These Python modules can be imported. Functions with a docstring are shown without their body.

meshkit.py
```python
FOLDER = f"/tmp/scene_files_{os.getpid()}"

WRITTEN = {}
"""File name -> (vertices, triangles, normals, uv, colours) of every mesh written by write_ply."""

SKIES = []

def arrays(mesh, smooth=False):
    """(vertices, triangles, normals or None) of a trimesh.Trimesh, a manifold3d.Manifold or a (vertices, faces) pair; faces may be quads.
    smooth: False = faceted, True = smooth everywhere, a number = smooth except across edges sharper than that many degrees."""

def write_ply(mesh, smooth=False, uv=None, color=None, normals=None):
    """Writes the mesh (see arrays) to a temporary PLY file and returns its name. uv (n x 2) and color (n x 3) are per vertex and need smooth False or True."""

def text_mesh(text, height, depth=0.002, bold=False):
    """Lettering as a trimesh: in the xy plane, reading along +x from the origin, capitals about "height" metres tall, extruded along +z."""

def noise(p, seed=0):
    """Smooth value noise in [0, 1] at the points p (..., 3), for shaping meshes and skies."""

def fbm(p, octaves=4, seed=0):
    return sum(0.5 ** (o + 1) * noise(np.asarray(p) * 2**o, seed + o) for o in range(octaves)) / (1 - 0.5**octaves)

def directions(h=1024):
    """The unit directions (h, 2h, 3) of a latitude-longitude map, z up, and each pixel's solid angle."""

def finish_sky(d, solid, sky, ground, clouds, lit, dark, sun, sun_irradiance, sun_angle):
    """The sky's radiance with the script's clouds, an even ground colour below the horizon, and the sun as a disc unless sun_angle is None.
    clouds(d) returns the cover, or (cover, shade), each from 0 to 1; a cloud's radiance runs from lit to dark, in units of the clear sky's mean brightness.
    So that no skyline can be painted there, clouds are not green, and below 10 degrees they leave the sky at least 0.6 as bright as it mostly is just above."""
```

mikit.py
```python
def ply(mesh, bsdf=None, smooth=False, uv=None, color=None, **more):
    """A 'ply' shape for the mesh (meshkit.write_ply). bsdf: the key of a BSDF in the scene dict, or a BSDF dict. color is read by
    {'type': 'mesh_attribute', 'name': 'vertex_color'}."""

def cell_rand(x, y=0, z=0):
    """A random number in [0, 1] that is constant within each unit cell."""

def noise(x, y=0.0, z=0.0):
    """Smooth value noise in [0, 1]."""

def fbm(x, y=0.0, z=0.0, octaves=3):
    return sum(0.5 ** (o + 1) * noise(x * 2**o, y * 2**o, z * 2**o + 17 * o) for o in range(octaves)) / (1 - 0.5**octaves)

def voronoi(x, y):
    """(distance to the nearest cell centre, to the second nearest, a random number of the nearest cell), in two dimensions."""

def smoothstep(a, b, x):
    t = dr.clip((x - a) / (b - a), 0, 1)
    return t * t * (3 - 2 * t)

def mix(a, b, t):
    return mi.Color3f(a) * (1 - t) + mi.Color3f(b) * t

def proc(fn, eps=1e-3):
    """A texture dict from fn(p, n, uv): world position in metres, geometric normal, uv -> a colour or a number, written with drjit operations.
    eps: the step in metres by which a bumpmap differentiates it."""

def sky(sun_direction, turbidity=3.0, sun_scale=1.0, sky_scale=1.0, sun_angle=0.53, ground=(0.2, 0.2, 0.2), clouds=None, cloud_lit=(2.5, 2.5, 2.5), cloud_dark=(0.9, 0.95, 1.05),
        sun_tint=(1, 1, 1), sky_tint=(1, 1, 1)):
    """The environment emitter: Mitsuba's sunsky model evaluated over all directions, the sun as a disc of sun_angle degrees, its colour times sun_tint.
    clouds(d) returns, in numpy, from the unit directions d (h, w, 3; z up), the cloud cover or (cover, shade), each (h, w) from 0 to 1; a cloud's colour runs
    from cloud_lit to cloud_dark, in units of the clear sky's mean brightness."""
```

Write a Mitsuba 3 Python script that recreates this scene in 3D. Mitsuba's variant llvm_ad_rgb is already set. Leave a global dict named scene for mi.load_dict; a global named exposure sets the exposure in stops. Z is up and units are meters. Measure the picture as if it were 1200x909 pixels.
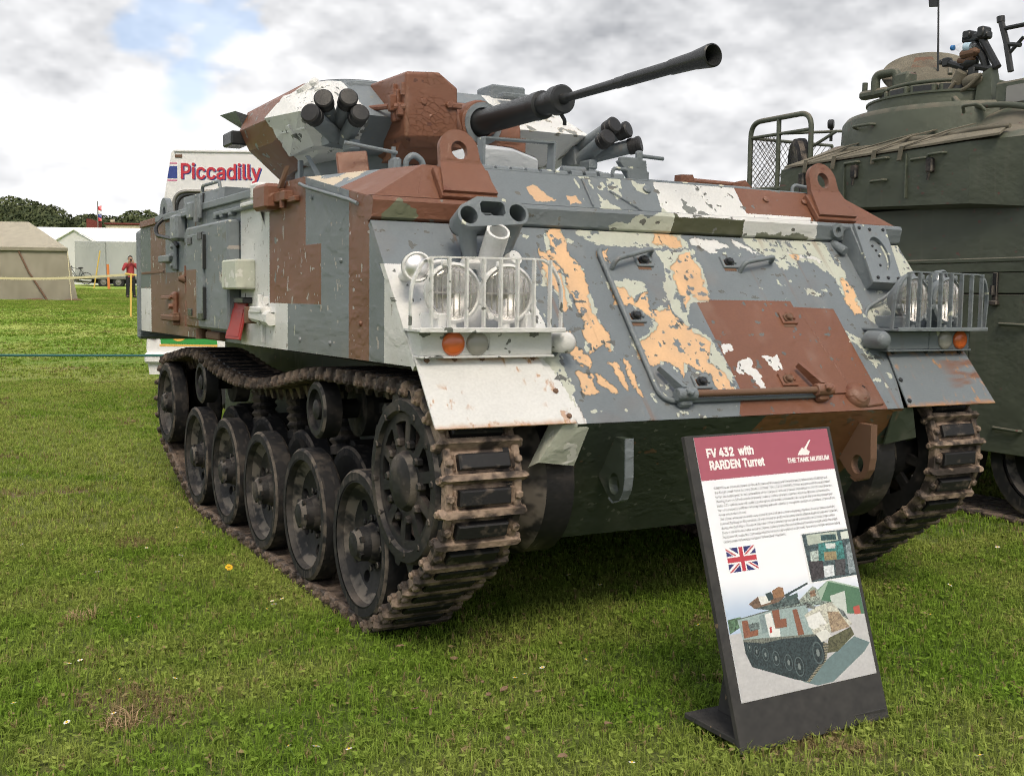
import math, random
import numpy as np
import trimesh
import drjit as dr
import mitsuba as mi
import mikit, meshkit
from mikit import noise, fbm, smoothstep, mix
from shapely.geometry import Polygon, Point, box as sbox
from shapely.ops import unary_union

T = mi.ScalarTransform4f
rng = np.random.default_rng(7)
random.seed(7)
scene, labels = {'type': 'scene'}, {}

# ------------------------------------------------------------------ camera, sky, exposure
exposure = 2.42
CAM = np.array([-2.991, -3.436, 1.349])
FW = np.array([0.4793, 0.8742, -0.0779])
UPV = np.array([0.0260, 0.0746, 0.9969])
scene['camera'] = {'type': 'perspective', 'fov': 48.98, 'fov_axis': 'x', 'near_clip': 0.05, 'far_clip': 4000.0,
                   'to_world': T().look_at(origin=CAM.tolist(), target=(CAM + FW).tolist(), up=UPV.tolist())}


def clouds(d):
    z = np.maximum(d[..., 2], 0.02)
    az = np.arctan2(d[..., 0], d[..., 1])            # from the y axis towards x
    el = np.arcsin(np.clip(d[..., 2], -1, 1))
    q = np.stack([d[..., 0] / (z + 0.30), d[..., 1] / (z + 0.30), z * 1.6], -1)
    ball3 = np.stack([d[..., 0] * 7, d[..., 1] * 7, d[..., 2] * 11], -1)
    w1 = meshkit.fbm(ball3 * 1.0 + 2.0, 5, seed=21) - 0.5
    w2 = meshkit.fbm(ball3 * 1.0 + 33.0, 5, seed=22) - 0.5
    w3 = meshkit.fbm(ball3 * 2.6 + 5.0, 6, seed=23) - 0.5
    w4 = meshkit.fbm(ball3 * 6.0 + 5.0, 5, seed=27) - 0.5
    a2, e2 = az + 0.13 * w1 + 0.05 * w3, el + 0.10 * w2 + 0.04 * w3

    def blob(a, e, ra, re):
        return np.exp(-((a2 - a) / ra) ** 2 - ((e2 - e) / re) ** 2)

    def band(p0, p1, w):
        p0, p1 = np.array(p0), np.array(p1)
        t = np.clip(((a2 - p0[0]) * (p1 - p0)[0] + (e2 - p0[1]) * (p1 - p0)[1]) / ((p1 - p0) @ (p1 - p0)), 0, 1)
        return np.hypot(a2 - p0[0] - t * (p1 - p0)[0], e2 - p0[1] - t * (p1 - p0)[1]) / w
    # a ragged strip of blue, and thinner gaps high overhead
    gap = np.clip(1.5 - np.minimum(band((0.25, 0.25), (0.20, 0.16), 0.017), band((0.17, 0.235), (0.27, 0.215), 0.012)) + 1.9 * w4, 0, 1)
    hole = np.clip((meshkit.fbm(q * 1.1 + 21.0, 4, seed=8) - 0.58) * 7, 0, 1) * np.clip((el - 0.45) * 6, 0, 1)
    cover = np.clip(1 - 0.48 * gap - 0.6 * hole, 0, 1)
    big = meshkit.fbm(q * 1.5 + 3.1, 5, seed=3) - 0.5
    w5 = meshkit.fbm(ball3 * 13.0 + 1.0, 4, seed=31) - 0.5
    shade = 0.36 + 1.25 * big + 1.05 * w3 + 0.70 * w4 + 0.42 * w5
    heap = np.clip(1.5 * (blob(0.16, 0.13, 0.12, 0.055) + blob(0.235, 0.15, 0.05, 0.05) + 0.8 * blob(0.12, 0.06, 0.12, 0.045)) - 0.35, 0, 1)
    shade = shade - 0.52 * heap - 0.25 * np.clip(blob(0.78, 0.17, 0.16, 0.06) + blob(0.40, 0.18, 0.10, 0.03), 0, 1)
    # grey flat bases above
    shade = shade + 0.55 * np.clip(blob(0.50, 0.285, 0.26, 0.05) + blob(0.90, 0.33, 0.25, 0.07) + 0.5 * blob(0.05, 0.26, 0.12, 0.05), 0, 1) + 0.16 * blob(0.72, 0.20, 0.07, 0.05) + 0.30 * np.exp(-(el / 0.075) ** 2)
    return cover, np.clip(shade, 0, 1)


scene['sky'] = mikit.sky((-0.22, -0.62, 0.75), turbidity=3, sun_scale=0.36, sun_angle=24.0, clouds=clouds,
                         cloud_lit=(2.15, 2.15, 2.17), cloud_dark=(0.86, 0.89, 0.95), sun_tint=(0.95, 1.0, 1.07))

# ------------------------------------------------------------------ helpers
used = {}


def key(parent, name):
    base = f'{parent}__{name}' if parent else name
    n = used.get(base, 0)
    used[base] = n + 1
    return base if n == 0 else f'{base}_{n:03d}'


def put(parent, name, mesh, mat, smooth=35, label=None, to_world=None):
    k = key(parent, name)
    d = dict(mesh) if isinstance(mesh, dict) else mikit.ply(mesh, mat, smooth=smooth)
    if to_world is not None:
        d['to_world'] = T(to_world) if isinstance(to_world, np.ndarray) else to_world
    scene[k] = d
    if label:
        labels[k] = {'label': label}
    return k


def thing(name, label, cat, group=None):
    k = key(None, name)
    labels[k] = {'label': label, 'category': cat}
    if group:
        labels[k]['group'] = group
    return k


def single(name, mesh, mat, label, cat, group=None, smooth=35):
    k = put(None, name, mesh, mat, smooth)
    labels[k] = {'label': label, 'category': cat}
    if group:
        labels[k]['group'] = group
    return k


def setting(name, mesh, mat, smooth=False, kind='structure', label=None):
    k = put(None, name, mesh, mat, smooth)
    labels[k] = {'kind': kind}
    if label:
        labels[k]['label'] = label
    return k


def cat(*ms):
    ms = [m for m in (ms[0] if len(ms) == 1 and isinstance(ms[0], (list, tuple)) else ms)]
    return trimesh.util.concatenate(ms)


def hull(pts):
    return trimesh.convex.convex_hull(np.asarray(pts, float))


def bx(x0, x1, y0, y1, z0, z1, c=0.004):
    """A box with chamfered edges."""
    x0, x1, y0, y1, z0, z1 = min(x0, x1), max(x0, x1), min(y0, y1), max(y0, y1), min(z0, z1), max(z0, z1)
    c = min(c, 0.45 * min(x1 - x0, y1 - y0, z1 - z0))
    p = []
    for sx, X in ((1, x0), (-1, x1)):
        for sy, Y in ((1, y0), (-1, y1)):
            for sz, Z in ((1, z0), (-1, z1)):
                p += [(X, Y + sy * c, Z + sz * c), (X + sx * c, Y, Z + sz * c), (X + sx * c, Y + sy * c, Z)]
    return hull(p)


def frame(o, ex, ey):
    ex, ey = np.asarray(ex, float), np.asarray(ey, float)
    ex = ex / np.linalg.norm(ex)
    ey = ey - ex * (ex @ ey)
    ey /= np.linalg.norm(ey)
    m = np.eye(4)
    m[:3, 0], m[:3, 1], m[:3, 2], m[:3, 3] = ex, ey, np.cross(ex, ey), o
    return m


def at(m, mesh):
    mesh = mesh.copy()
    mesh.apply_transform(m)
    return mesh


def lathe(profile, p0, axis, n=32, close=True):
    """Revolves (radius, height) pairs about the axis through p0."""
    pr = np.asarray(profile, float)
    if close:
        pr = np.vstack([[0, pr[0, 1]], pr, [0, pr[-1, 1]]])
    a = np.arange(n) * 2 * np.pi / n
    axis = np.asarray(axis, float) / np.linalg.norm(axis)
    h = np.array([0, 0, 1.0]) if abs(axis[2]) < 0.9 else np.array([1.0, 0, 0])
    e1 = np.cross(h, axis); e1 /= np.linalg.norm(e1)
    e2 = np.cross(axis, e1)
    ring = np.cos(a)[:, None] * e1 + np.sin(a)[:, None] * e2
    v = (np.asarray(p0, float) + pr[:, None, 1:] * axis + pr[:, None, :1] * ring[None]).reshape(-1, 3)
    i, j = np.meshgrid(np.arange(len(pr) - 1), np.arange(n), indexing='ij')
    q = np.stack([i * n + j, i * n + (j + 1) % n, (i + 1) * n + (j + 1) % n, (i + 1) * n + j], -1).reshape(-1, 4)
    m = trimesh.Trimesh(v, np.vstack([q[:, [0, 1, 2]], q[:, [0, 2, 3]]]), process=True)
    m.update_faces(m.nondegenerate_faces())
    return m


def cyl(p0, p1, r0, r1=None, n=20, c=0.0):
    p0, p1 = np.asarray(p0, float), np.asarray(p1, float)
    r1 = r0 if r1 is None else r1
    L = np.linalg.norm(p1 - p0)
    pr = [(r0, 0), (r1, L)] if c <= 0 else [(r0 - c, 0), (r0, c), (r1, L - c), (r1 - c, L)]
    return lathe(pr, p0, p1 - p0, n)


def rod(points, r, n=8, closed=False):
    """A tube along a polyline with caps."""
    p = np.asarray(points, float)
    m = len(p)
    t = (np.roll(p, -1, 0) - np.roll(p, 1, 0)) if closed else np.gradient(p, axis=0)
    t /= np.linalg.norm(t, axis=1, keepdims=True) + 1e-12
    u = np.cross(t[0], [0, 0, 1.0] if abs(t[0][2]) < 0.9 else [1.0, 0, 0])
    u /= np.linalg.norm(u)
    rr = np.broadcast_to(r, (m,))
    v, a = [], np.arange(n) * 2 * np.pi / n
    for i in range(m):
        u = u - t[i] * (u @ t[i]); u /= np.linalg.norm(u)
        w = np.cross(t[i], u)
        v.append(p[i] + rr[i] * (np.cos(a)[:, None] * u + np.sin(a)[:, None] * w))
    f = []
    for i in range(m if closed else m - 1):
        k = (i + 1) % m
        for j in range(n):
            f += [(i * n + j, i * n + (j + 1) % n, k * n + (j + 1) % n), (i * n + j, k * n + (j + 1) % n, k * n + j)]
    v = np.vstack(v)
    if not closed:
        v = np.vstack([v, p[0], p[-1]])
        for j in range(n):
            f += [(m * n, (j + 1) % n, j), (m * n + 1, (m - 1) * n + j, (m - 1) * n + (j + 1) % n)]
    return trimesh.Trimesh(v, f, process=False)


def bend(points, r, k=5):
    """Rounds the corners of a polyline."""
    p = [np.asarray(q, float) for q in points]
    out = [p[0]]
    for a, b, c in zip(p, p[1:], p[2:]):
        d0, d1 = a - b, c - b
        l = min(r, 0.45 * np.linalg.norm(d0), 0.45 * np.linalg.norm(d1))
        s, e = b + d0 / np.linalg.norm(d0) * l, b + d1 / np.linalg.norm(d1) * l
        for i in range(k + 1):
            q = i / k
            out.append((1 - q) ** 2 * s + 2 * q * (1 - q) * b + q * q * e)
    return np.array(out + [p[-1]])


def ext(poly, h, m=None, z0=0.0):
    """A shapely polygon (may have holes) or a list of points, extruded from z0 to z0 + h in the frame m."""
    poly = poly if hasattr(poly, 'exterior') else Polygon(poly)
    e = trimesh.creation.extrude_polygon(poly, h, engine='earcut')
    e.apply_translation([0, 0, z0])
    return at(m, e) if m is not None else e


def slab(pts, h, m, bev=0.004, z0=0.0):
    """A convex polygon as a slab with a bevelled upper edge in the frame m."""
    p = Polygon(pts)
    q = p.buffer(-bev, join_style=2)
    a, b = np.array(p.exterior.coords), np.array(q.exterior.coords)
    v = np.vstack([np.c_[a, np.full(len(a), z0)], np.c_[a, np.full(len(a), z0 + h - bev)], np.c_[b, np.full(len(b), z0 + h)]])
    return at(m, hull(v))


def fbx(m, u0, u1, v0, v1, w0, w1, c=0.003):
    return at(m, bx(u0, u1, v0, v1, w0, w1, c))


def minus(a, *bs):
    return trimesh.boolean.difference([a, *bs], engine='manifold')


def union(*ms):
    return trimesh.boolean.union(list(ms), engine='manifold')


def bolt(p, axis, r=0.012, h=0.010):
    return lathe([(r, 0), (r, h * 0.7), (r * 0.75, h)], p, axis, 6)


def ball(p, r, sub=2):
    s = trimesh.creation.icosphere(sub, 1.0)
    s.apply_scale(r)
    s.apply_translation(p)
    return s


def mirror(mesh):
    m = mesh.copy()
    m.apply_transform(np.diag([-1.0, 1, 1, 1]))
    if (m.face_normals is not None) and m.volume < 0:
        m.invert()
    return m


def grid_sheet(xs, ys, fz):
    X, Y = np.meshgrid(xs, ys, indexing='ij')
    Z = fz(X, Y)
    v = np.stack([X, Y, Z], -1).reshape(-1, 3)
    n = len(ys)
    i, j = np.meshgrid(np.arange(len(xs) - 1), np.arange(n - 1), indexing='ij')
    q = np.stack([i * n + j, (i + 1) * n + j, (i + 1) * n + j + 1, i * n + j + 1], -1).reshape(-1, 4)
    return trimesh.Trimesh(v, np.vstack([q[:, [0, 1, 2]], q[:, [0, 2, 3]]]), process=False)


def F3(p):
    return mi.Float(p.x), mi.Float(p.y), mi.Float(p.z)


def inside(u, v, poly):
    r = mi.Bool(False)
    n = len(poly)
    for i in range(n):
        (x0, y0), (x1, y1) = poly[i], poly[(i + 1) % n]
        if abs(y1 - y0) < 1e-6:
            y1 = y0 + 1e-5
        c = ((v < y0) ^ (v < y1)) & (u < (x1 - x0) / (y1 - y0) * (v - y0) + x0)
        r = r ^ c
    return r


def any_in(u, v, polys):
    r = mi.Bool(False)
    for q in polys:
        r = r | inside(u, v, q)
    return r


def pick(m, a, b):
    """a where the mask m holds, else b"""
    return dr.select(m, mi.Color3f(a), mi.Color3f(b))


# ------------------------------------------------------------------ materials
BLUE = (0.158, 0.182, 0.200)
BROWN = (0.172, 0.073, 0.043)
WHITE = (0.63, 0.635, 0.63)
ORANGE = (0.58, 0.385, 0.235)
PALE = (0.46, 0.48, 0.41)
GREEN = (0.040, 0.052, 0.040)
OLIVE = (0.075, 0.078, 0.045)
RUST = (0.20, 0.095, 0.045)


def worn(x, y, z, c, amount=1.0):
    """Mottling, fine speckle and dust over a paint colour."""
    m = fbm(x * 3.1, y * 3.1, z * 3.1, 3)
    s = noise(x * 160, y * 160, z * 160)
    c = mi.Color3f(c) * (0.84 + 0.30 * m * amount + 0.10 * (s - 0.5))
    dust = smoothstep(0.55, 0.85, fbm(x * 9 + 5, y * 9, z * 4.5, 3)) * 0.15 * amount
    return mix(c, (0.33, 0.31, 0.275), dust)


def chips(x, y, z, level=0.70, scale=22.0):
    return fbm(x * scale + 3, y * scale + 7, z * scale, 3) > level


def peel_bump(p, n, uv):
    x, y, z = F3(p)
    return 0.012 * noise(x * 3.3, y * 3.3, z * 3.3) + 0.0026 * fbm(x * 70, y * 70, z * 70, 3) + 0.0012 * noise(x * 240, y * 240, z * 240) + 0.002 * smoothstep(0.52, 0.6, fbm(x * 14, y * 14, z * 14, 3))


def bump(b, fn=peel_bump, scale=1.0, eps=1e-3):
    return {'type': 'bumpmap', 'scale': scale, 'tex': mikit.proc(fn, eps), 'bsdf': b}


def P(color, rough=0.5, metallic=0.0, spec=0.5, **k):
    c = color if isinstance(color, dict) else {'type': 'rgb', 'value': list(map(float, color))}
    return {'type': 'principled', 'base_color': c, 'roughness': rough, 'metallic': metallic, 'specular': spec, **k}


def two(b):
    return {'type': 'twosided', 'bsdf': b}


def plain_paint(c, chipc=None, level=0.72, scale=22.0, amount=1.0):
    def f(p, n, uv):
        x, y, z = F3(p)
        col = worn(x, y, z, c, amount)
        if chipc is not None:
            col = pick(chips(x, y, z, level, scale), mi.Color3f(chipc), col)
        # rust streaks drawn down by the rain
        st = smoothstep(0.68, 0.9, fbm(x * 26, y * 26, z * 2.2, 3)) * 0.35
        return mix(col, (0.17, 0.10, 0.06), st * amount)
    return f


def mat(name, d):
    scene[name] = d
    return name


def painted(name, fn, rough=0.46, bumpy=True):
    b = P(mikit.proc(fn), rough)
    return mat(name, two(bump(b) if bumpy else b))


painted('blue_paint', plain_paint(BLUE, (0.50, 0.51, 0.42), 0.76))
painted('brown_paint', plain_paint(BROWN, (0.14, 0.05, 0.03), 0.75))
painted('white_paint', plain_paint(WHITE, (0.14, 0.15, 0.14), 0.70))
painted('pale_paint', plain_paint(PALE, (0.62, 0.62, 0.58), 0.66))
painted('dark_green_paint', plain_paint(GREEN, (0.10, 0.075, 0.05), 0.77))
mat('gun_black', two(P((0.030, 0.032, 0.034), 0.38, 0.3)))
mat('cap_rubber', two(P((0.016, 0.016, 0.017), 0.5)))
mat('dark_void', two(P((0.010, 0.010, 0.010), 0.9)))
mat('steel', two(P((0.30, 0.29, 0.27), 0.42, 0.8)))
mat('rusty_steel', two(P((0.15, 0.085, 0.055), 0.7, 0.15)))
mat('red_paint', two(P((0.33, 0.035, 0.03), 0.5)))
mat('amber_lens', two(P((0.62, 0.13, 0.03), 0.16, clearcoat=1.0, clearcoat_gloss=0.9)))
mat('clear_lens', two(P((0.30, 0.29, 0.265), 0.12, clearcoat=1.0)))
mat('mirror_bowl', two({'type': 'roughconductor', 'material': 'Al', 'alpha': 0.24}))
mat('lamp_glass', {'type': 'thindielectric', 'int_ior': 1.5})


def mud_fn(p, n, uv):
    x, y, z = F3(p)
    k = smoothstep(0.36, 0.62, fbm(x * 17, y * 17, z * 17, 4))
    k = k * (0.42 + 0.58 * smoothstep(0.75, 0.15, y))
    c = mix((0.042, 0.033, 0.029), (0.285, 0.210, 0.160), k)
    return c * (0.75 + 0.5 * noise(x * 90, y * 90, z * 90))


def rubber_fn(p, n, uv):
    x, y, z = F3(p)
    k = smoothstep(0.50, 0.80, fbm(x * 12, y * 12, z * 12, 4)) * 0.20 + 0.10 * smoothstep(0.6, 0.8, noise(x * 60, y * 60, z * 15))
    e = dr.abs(mi.Float(n.x))
    k = dr.minimum(0.8, k + 0.42 * smoothstep(0.30, 0.5, e) * smoothstep(0.92, 0.8, e) * smoothstep(0.3, 0.6, fbm(x * 21, y * 21, z * 21, 3)))     # scuffed shoulders
    return mix((0.016, 0.016, 0.018), (0.23, 0.19, 0.155), k)


def wheel_fn(p, n, uv):
    x, y, z = F3(p)
    k = smoothstep(0.50, 0.80, fbm(x * 8, y * 8, z * 8, 4)) * 0.26
    c = mix((0.014, 0.014, 0.0155), (0.20, 0.16, 0.135), k)
    e = dr.abs(mi.Float(n.x))
    k2 = 0.45 * smoothstep(0.25, 0.5, e) * smoothstep(0.95, 0.8, e) * smoothstep(0.35, 0.6, fbm(x * 19, y * 19, z * 19, 3))     # rubbed rims
    c = mix(c, (0.24, 0.21, 0.18), k2)
    s = smoothstep(0.74, 0.84, noise(x * 55, y * 75, z * 75)) * k
    return mix(c, (0.26, 0.22, 0.19), 0.8 * s)


def rough_bump(p, n, uv):
    x, y, z = F3(p)
    return 0.006 * fbm(x * 45, y * 45, z * 45, 3) + 0.0012 * noise(x * 200, y * 200, z * 200)


mat('track_mud', two(bump(P(mikit.proc(mud_fn), 0.72, 0.1), rough_bump)))
mat('dusty_rubber', two(bump(P(mikit.proc(rubber_fn), 0.72, 0.0, 0.3), rough_bump, 0.5)))
mat('dusty_wheel', two(bump(P(mikit.proc(wheel_fn), 0.62, 0.0, 0.35), rough_bump, 0.4)))


def pad_fn(p, n, uv):
    x, y, z = F3(p)
    k = smoothstep(0.58, 0.80, fbm(x * 26, y * 26, z * 26, 4)) * 0.45
    return mix((0.011, 0.011, 0.013), (0.20, 0.16, 0.13), k)


mat('pad_rubber', two(P(mikit.proc(pad_fn), 0.6)))

# ------------------------------------------------------------------ ground and grass
HFW = np.array([0.4807, 0.8769])                     # the way the field rises, away from the show line


def along(x, y):
    return (x - CAM[0]) * HFW[0] + (y - CAM[1]) * HFW[1]


def ground_h(x, y):
    d = along(np.asarray(x, float), np.asarray(y, float))
    big = np.interp(d, [-50, 9, 13, 18, 24, 32, 44, 50, 58, 66, 80, 400], [0, 0, 0.05, 0.24, 0.56, 0.93, 1.12, 1.30, 1.60, 1.90, 2.10, 2.30])
    q = np.stack([np.asarray(x, float), np.asarray(y, float), 0 * np.asarray(x, float)], -1)
    return big + 0.016 * (meshkit.fbm(q * 1.3, 3, seed=2) - 0.5) * np.clip(d / 3, 0, 1) - 0.012


def turf(x, y):
    """Large tufts of tone shared by the soil and the blades: (wet green, straw) weights."""
    a = fbm(x * 0.55, y * 0.55, 3.0, 3)
    b = fbm(x * 2.3 + 9, y * 2.3, 7.0, 4)
    return a, b


def soil_fn(p, n, uv):
    x, y, z = F3(p)
    a, b = turf(x, y)
    c = mix((0.120, 0.190, 0.026), (0.205, 0.245, 0.056), smoothstep(0.35, 0.65, 0.5 * a + 0.5 * b))
    g = noise(x * 28, y * 28, 1.0) * 0.5 + noise(x * 90, y * 90, 2.0) * 0.5
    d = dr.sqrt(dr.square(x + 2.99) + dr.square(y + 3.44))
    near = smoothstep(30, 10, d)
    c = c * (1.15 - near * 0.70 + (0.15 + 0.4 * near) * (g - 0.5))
    bare = smoothstep(0.70, 0.80, fbm(x * 2.1 + 3, y * 2.1, 5.0, 4))
    return mix(c, (0.12, 0.085, 0.05), bare * near * 0.8)


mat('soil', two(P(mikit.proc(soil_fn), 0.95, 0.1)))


def blade_fn(p, n, uv):
    x, y, z = F3(p)
    a, b = turf(x, y)
    t = smoothstep(0.36, 0.66, 0.45 * a + 0.55 * b)
    c = mix((0.185, 0.300, 0.040), (0.310, 0.375, 0.090), t)
    own = mikit.cell_rand(x * 55, y * 55, 3.0)
    c = c * (0.68 + 0.64 * own)
    dry = smoothstep(0.67, 0.82, fbm(x * 2.1 + 3, y * 2.1, 5.0, 4))
    straw = (own > 0.95) | ((mikit.cell_rand(x * 61, y * 61, 9.0) < dry * 0.6))
    return pick(straw, mi.Color3f(0.30, 0.24, 0.12) * (0.7 + 0.5 * own), c)


mat('grass_blade', {'type': 'principledthin', 'base_color': mikit.proc(blade_fn), 'roughness': 0.55, 'diff_trans': 0.7, 'spec_trans': 0.0})

xs = np.concatenate([np.linspace(-120, -10, 23), np.arange(-9.5, 20, 0.25), np.linspace(20.5, 60, 60), np.linspace(70, 400, 12)])
ys = np.concatenate([np.linspace(-60, -6, 12), np.arange(-5.75, 26, 0.25), np.linspace(26.5, 80, 70), np.linspace(90, 500, 14)])
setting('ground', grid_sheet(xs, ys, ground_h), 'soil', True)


def blades(n, size, hmin, hmax, w, seed, lean=0.55):
    """n bent three-triangle blades on a square of the given size."""
    r = np.random.default_rng(seed)
    base = np.c_[r.uniform(-size / 2, size / 2, (n, 2)), np.zeros(n)]
    # gather into tufts
    tuft = r.uniform(-size / 2, size / 2, (max(8, n // 28), 2))
    k = r.integers(0, len(tuft), n)
    on = r.random(n) < 0.55
    base[on, :2] = tuft[k[on]] + r.normal(0, 0.014, (on.sum(), 2))
    a = r.uniform(0, 2 * np.pi, n)
    hgt = r.uniform(hmin, hmax, n) * (0.7 + 0.6 * r.random(n))
    dirn = np.c_[np.cos(a), np.sin(a), np.zeros(n)]
    side = np.c_[-np.sin(a), np.cos(a), np.zeros(n)]
    l1 = hgt[:, None] * (0.15 + lean * r.random(n)[:, None])
    mid = base + dirn * l1 * 0.45 + np.c_[np.zeros((n, 2)), hgt * 0.62]
    tip = base + dirn * l1 * 1.35 + np.c_[np.zeros((n, 2)), hgt * (1.0 - 0.45 * r.random(n))]
    ww = (w * (0.6 + 0.8 * r.random(n)))[:, None]
    v = np.stack([base - side * ww / 2, base + side * ww / 2, mid - side * ww * 0.42, mid + side * ww * 0.42, tip], 1)
    v[:, :2, 2] -= 0.012
    f = np.array([[0, 1, 3], [0, 3, 2], [2, 3, 4]])
    F = (f[None] + 5 * np.arange(n)[:, None, None]).reshape(-1, 3)
    return trimesh.Trimesh(v.reshape(-1, 3), F, process=False)


def leaves(n, size, seed):
    """Broad clover and plantain leaves."""
    r = np.random.default_rng(seed)
    o = r.uniform(-size / 2, size / 2, (n, 2))
    a = r.uniform(0, 2 * np.pi, n)
    L, W = r.uniform(0.010, 0.030, n), r.uniform(0.006, 0.012, n)
    d = np.c_[np.cos(a), np.sin(a), r.uniform(-0.1, 0.5, n)]
    s = np.c_[-np.sin(a), np.cos(a), r.uniform(-0.3, 0.3, n)]
    b = np.c_[o, r.uniform(0.006, 0.028, n)]
    v = np.stack([b, b + d * L[:, None] * 0.45 - s * W[:, None], b + d * L[:, None] * 0.45 + s * W[:, None], b + d * L[:, None]], 1)
    F = (np.array([[0, 1, 2], [1, 3, 2]])[None] + 4 * np.arange(n)[:, None, None]).reshape(-1, 3)
    return trimesh.Trimesh(v.reshape(-1, 3), F, process=False)


TILE = 0.6
for nm, n, h0, h1, w, sd in (('near_a', 4600, 0.018, 0.042, 0.0036, 1), ('near_b', 4600, 0.018, 0.044, 0.0036, 2), ('near_c', 4400, 0.016, 0.048, 0.0038, 3),
                             ('mid_a', 1500, 0.020, 0.045, 0.0062, 4), ('mid_b', 1500, 0.020, 0.045, 0.0062, 5)):
    m = blades(n, TILE * 1.06, h0, h1, w, sd)
    if nm.startswith('near'):
        m = cat(m, leaves(330, TILE * 1.06, sd + 50))
    scene['turf_' + nm] = {'type': 'shapegroup', 'blades': mikit.ply(m, 'grass_blade')}
scene['turf_far'] = {'type': 'shapegroup', 'blades': mikit.ply(blades(5200, 2.5, 0.018, 0.032, 0.016, 6, 0.9), 'grass_blade')}
count = 0


def turf_tile(cx, cy, group, rot, size):
    global count
    count += 1
    e = 0.3
    z = float(ground_h(cx, cy))
    gx, gy = float(ground_h(cx + e, cy) - ground_h(cx - e, cy)) / (2 * e), float(ground_h(cx, cy + e) - ground_h(cx, cy - e)) / (2 * e)
    a = rot * math.pi / 2
    m = np.eye(4)
    R = np.array([[math.cos(a), -math.sin(a), 0], [math.sin(a), math.cos(a), 0], [0, 0, 1]])
    m[:3, :3] = np.array([[1, 0, 0], [0, 1, 0], [gx, gy, 1]]) @ R
    m[:3, 3] = (cx, cy, z)
    scene[f'grass__{count:03d}'] = {'type': 'instance', 'group': {'type': 'ref', 'id': group}, 'to_world': T(m)}


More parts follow.
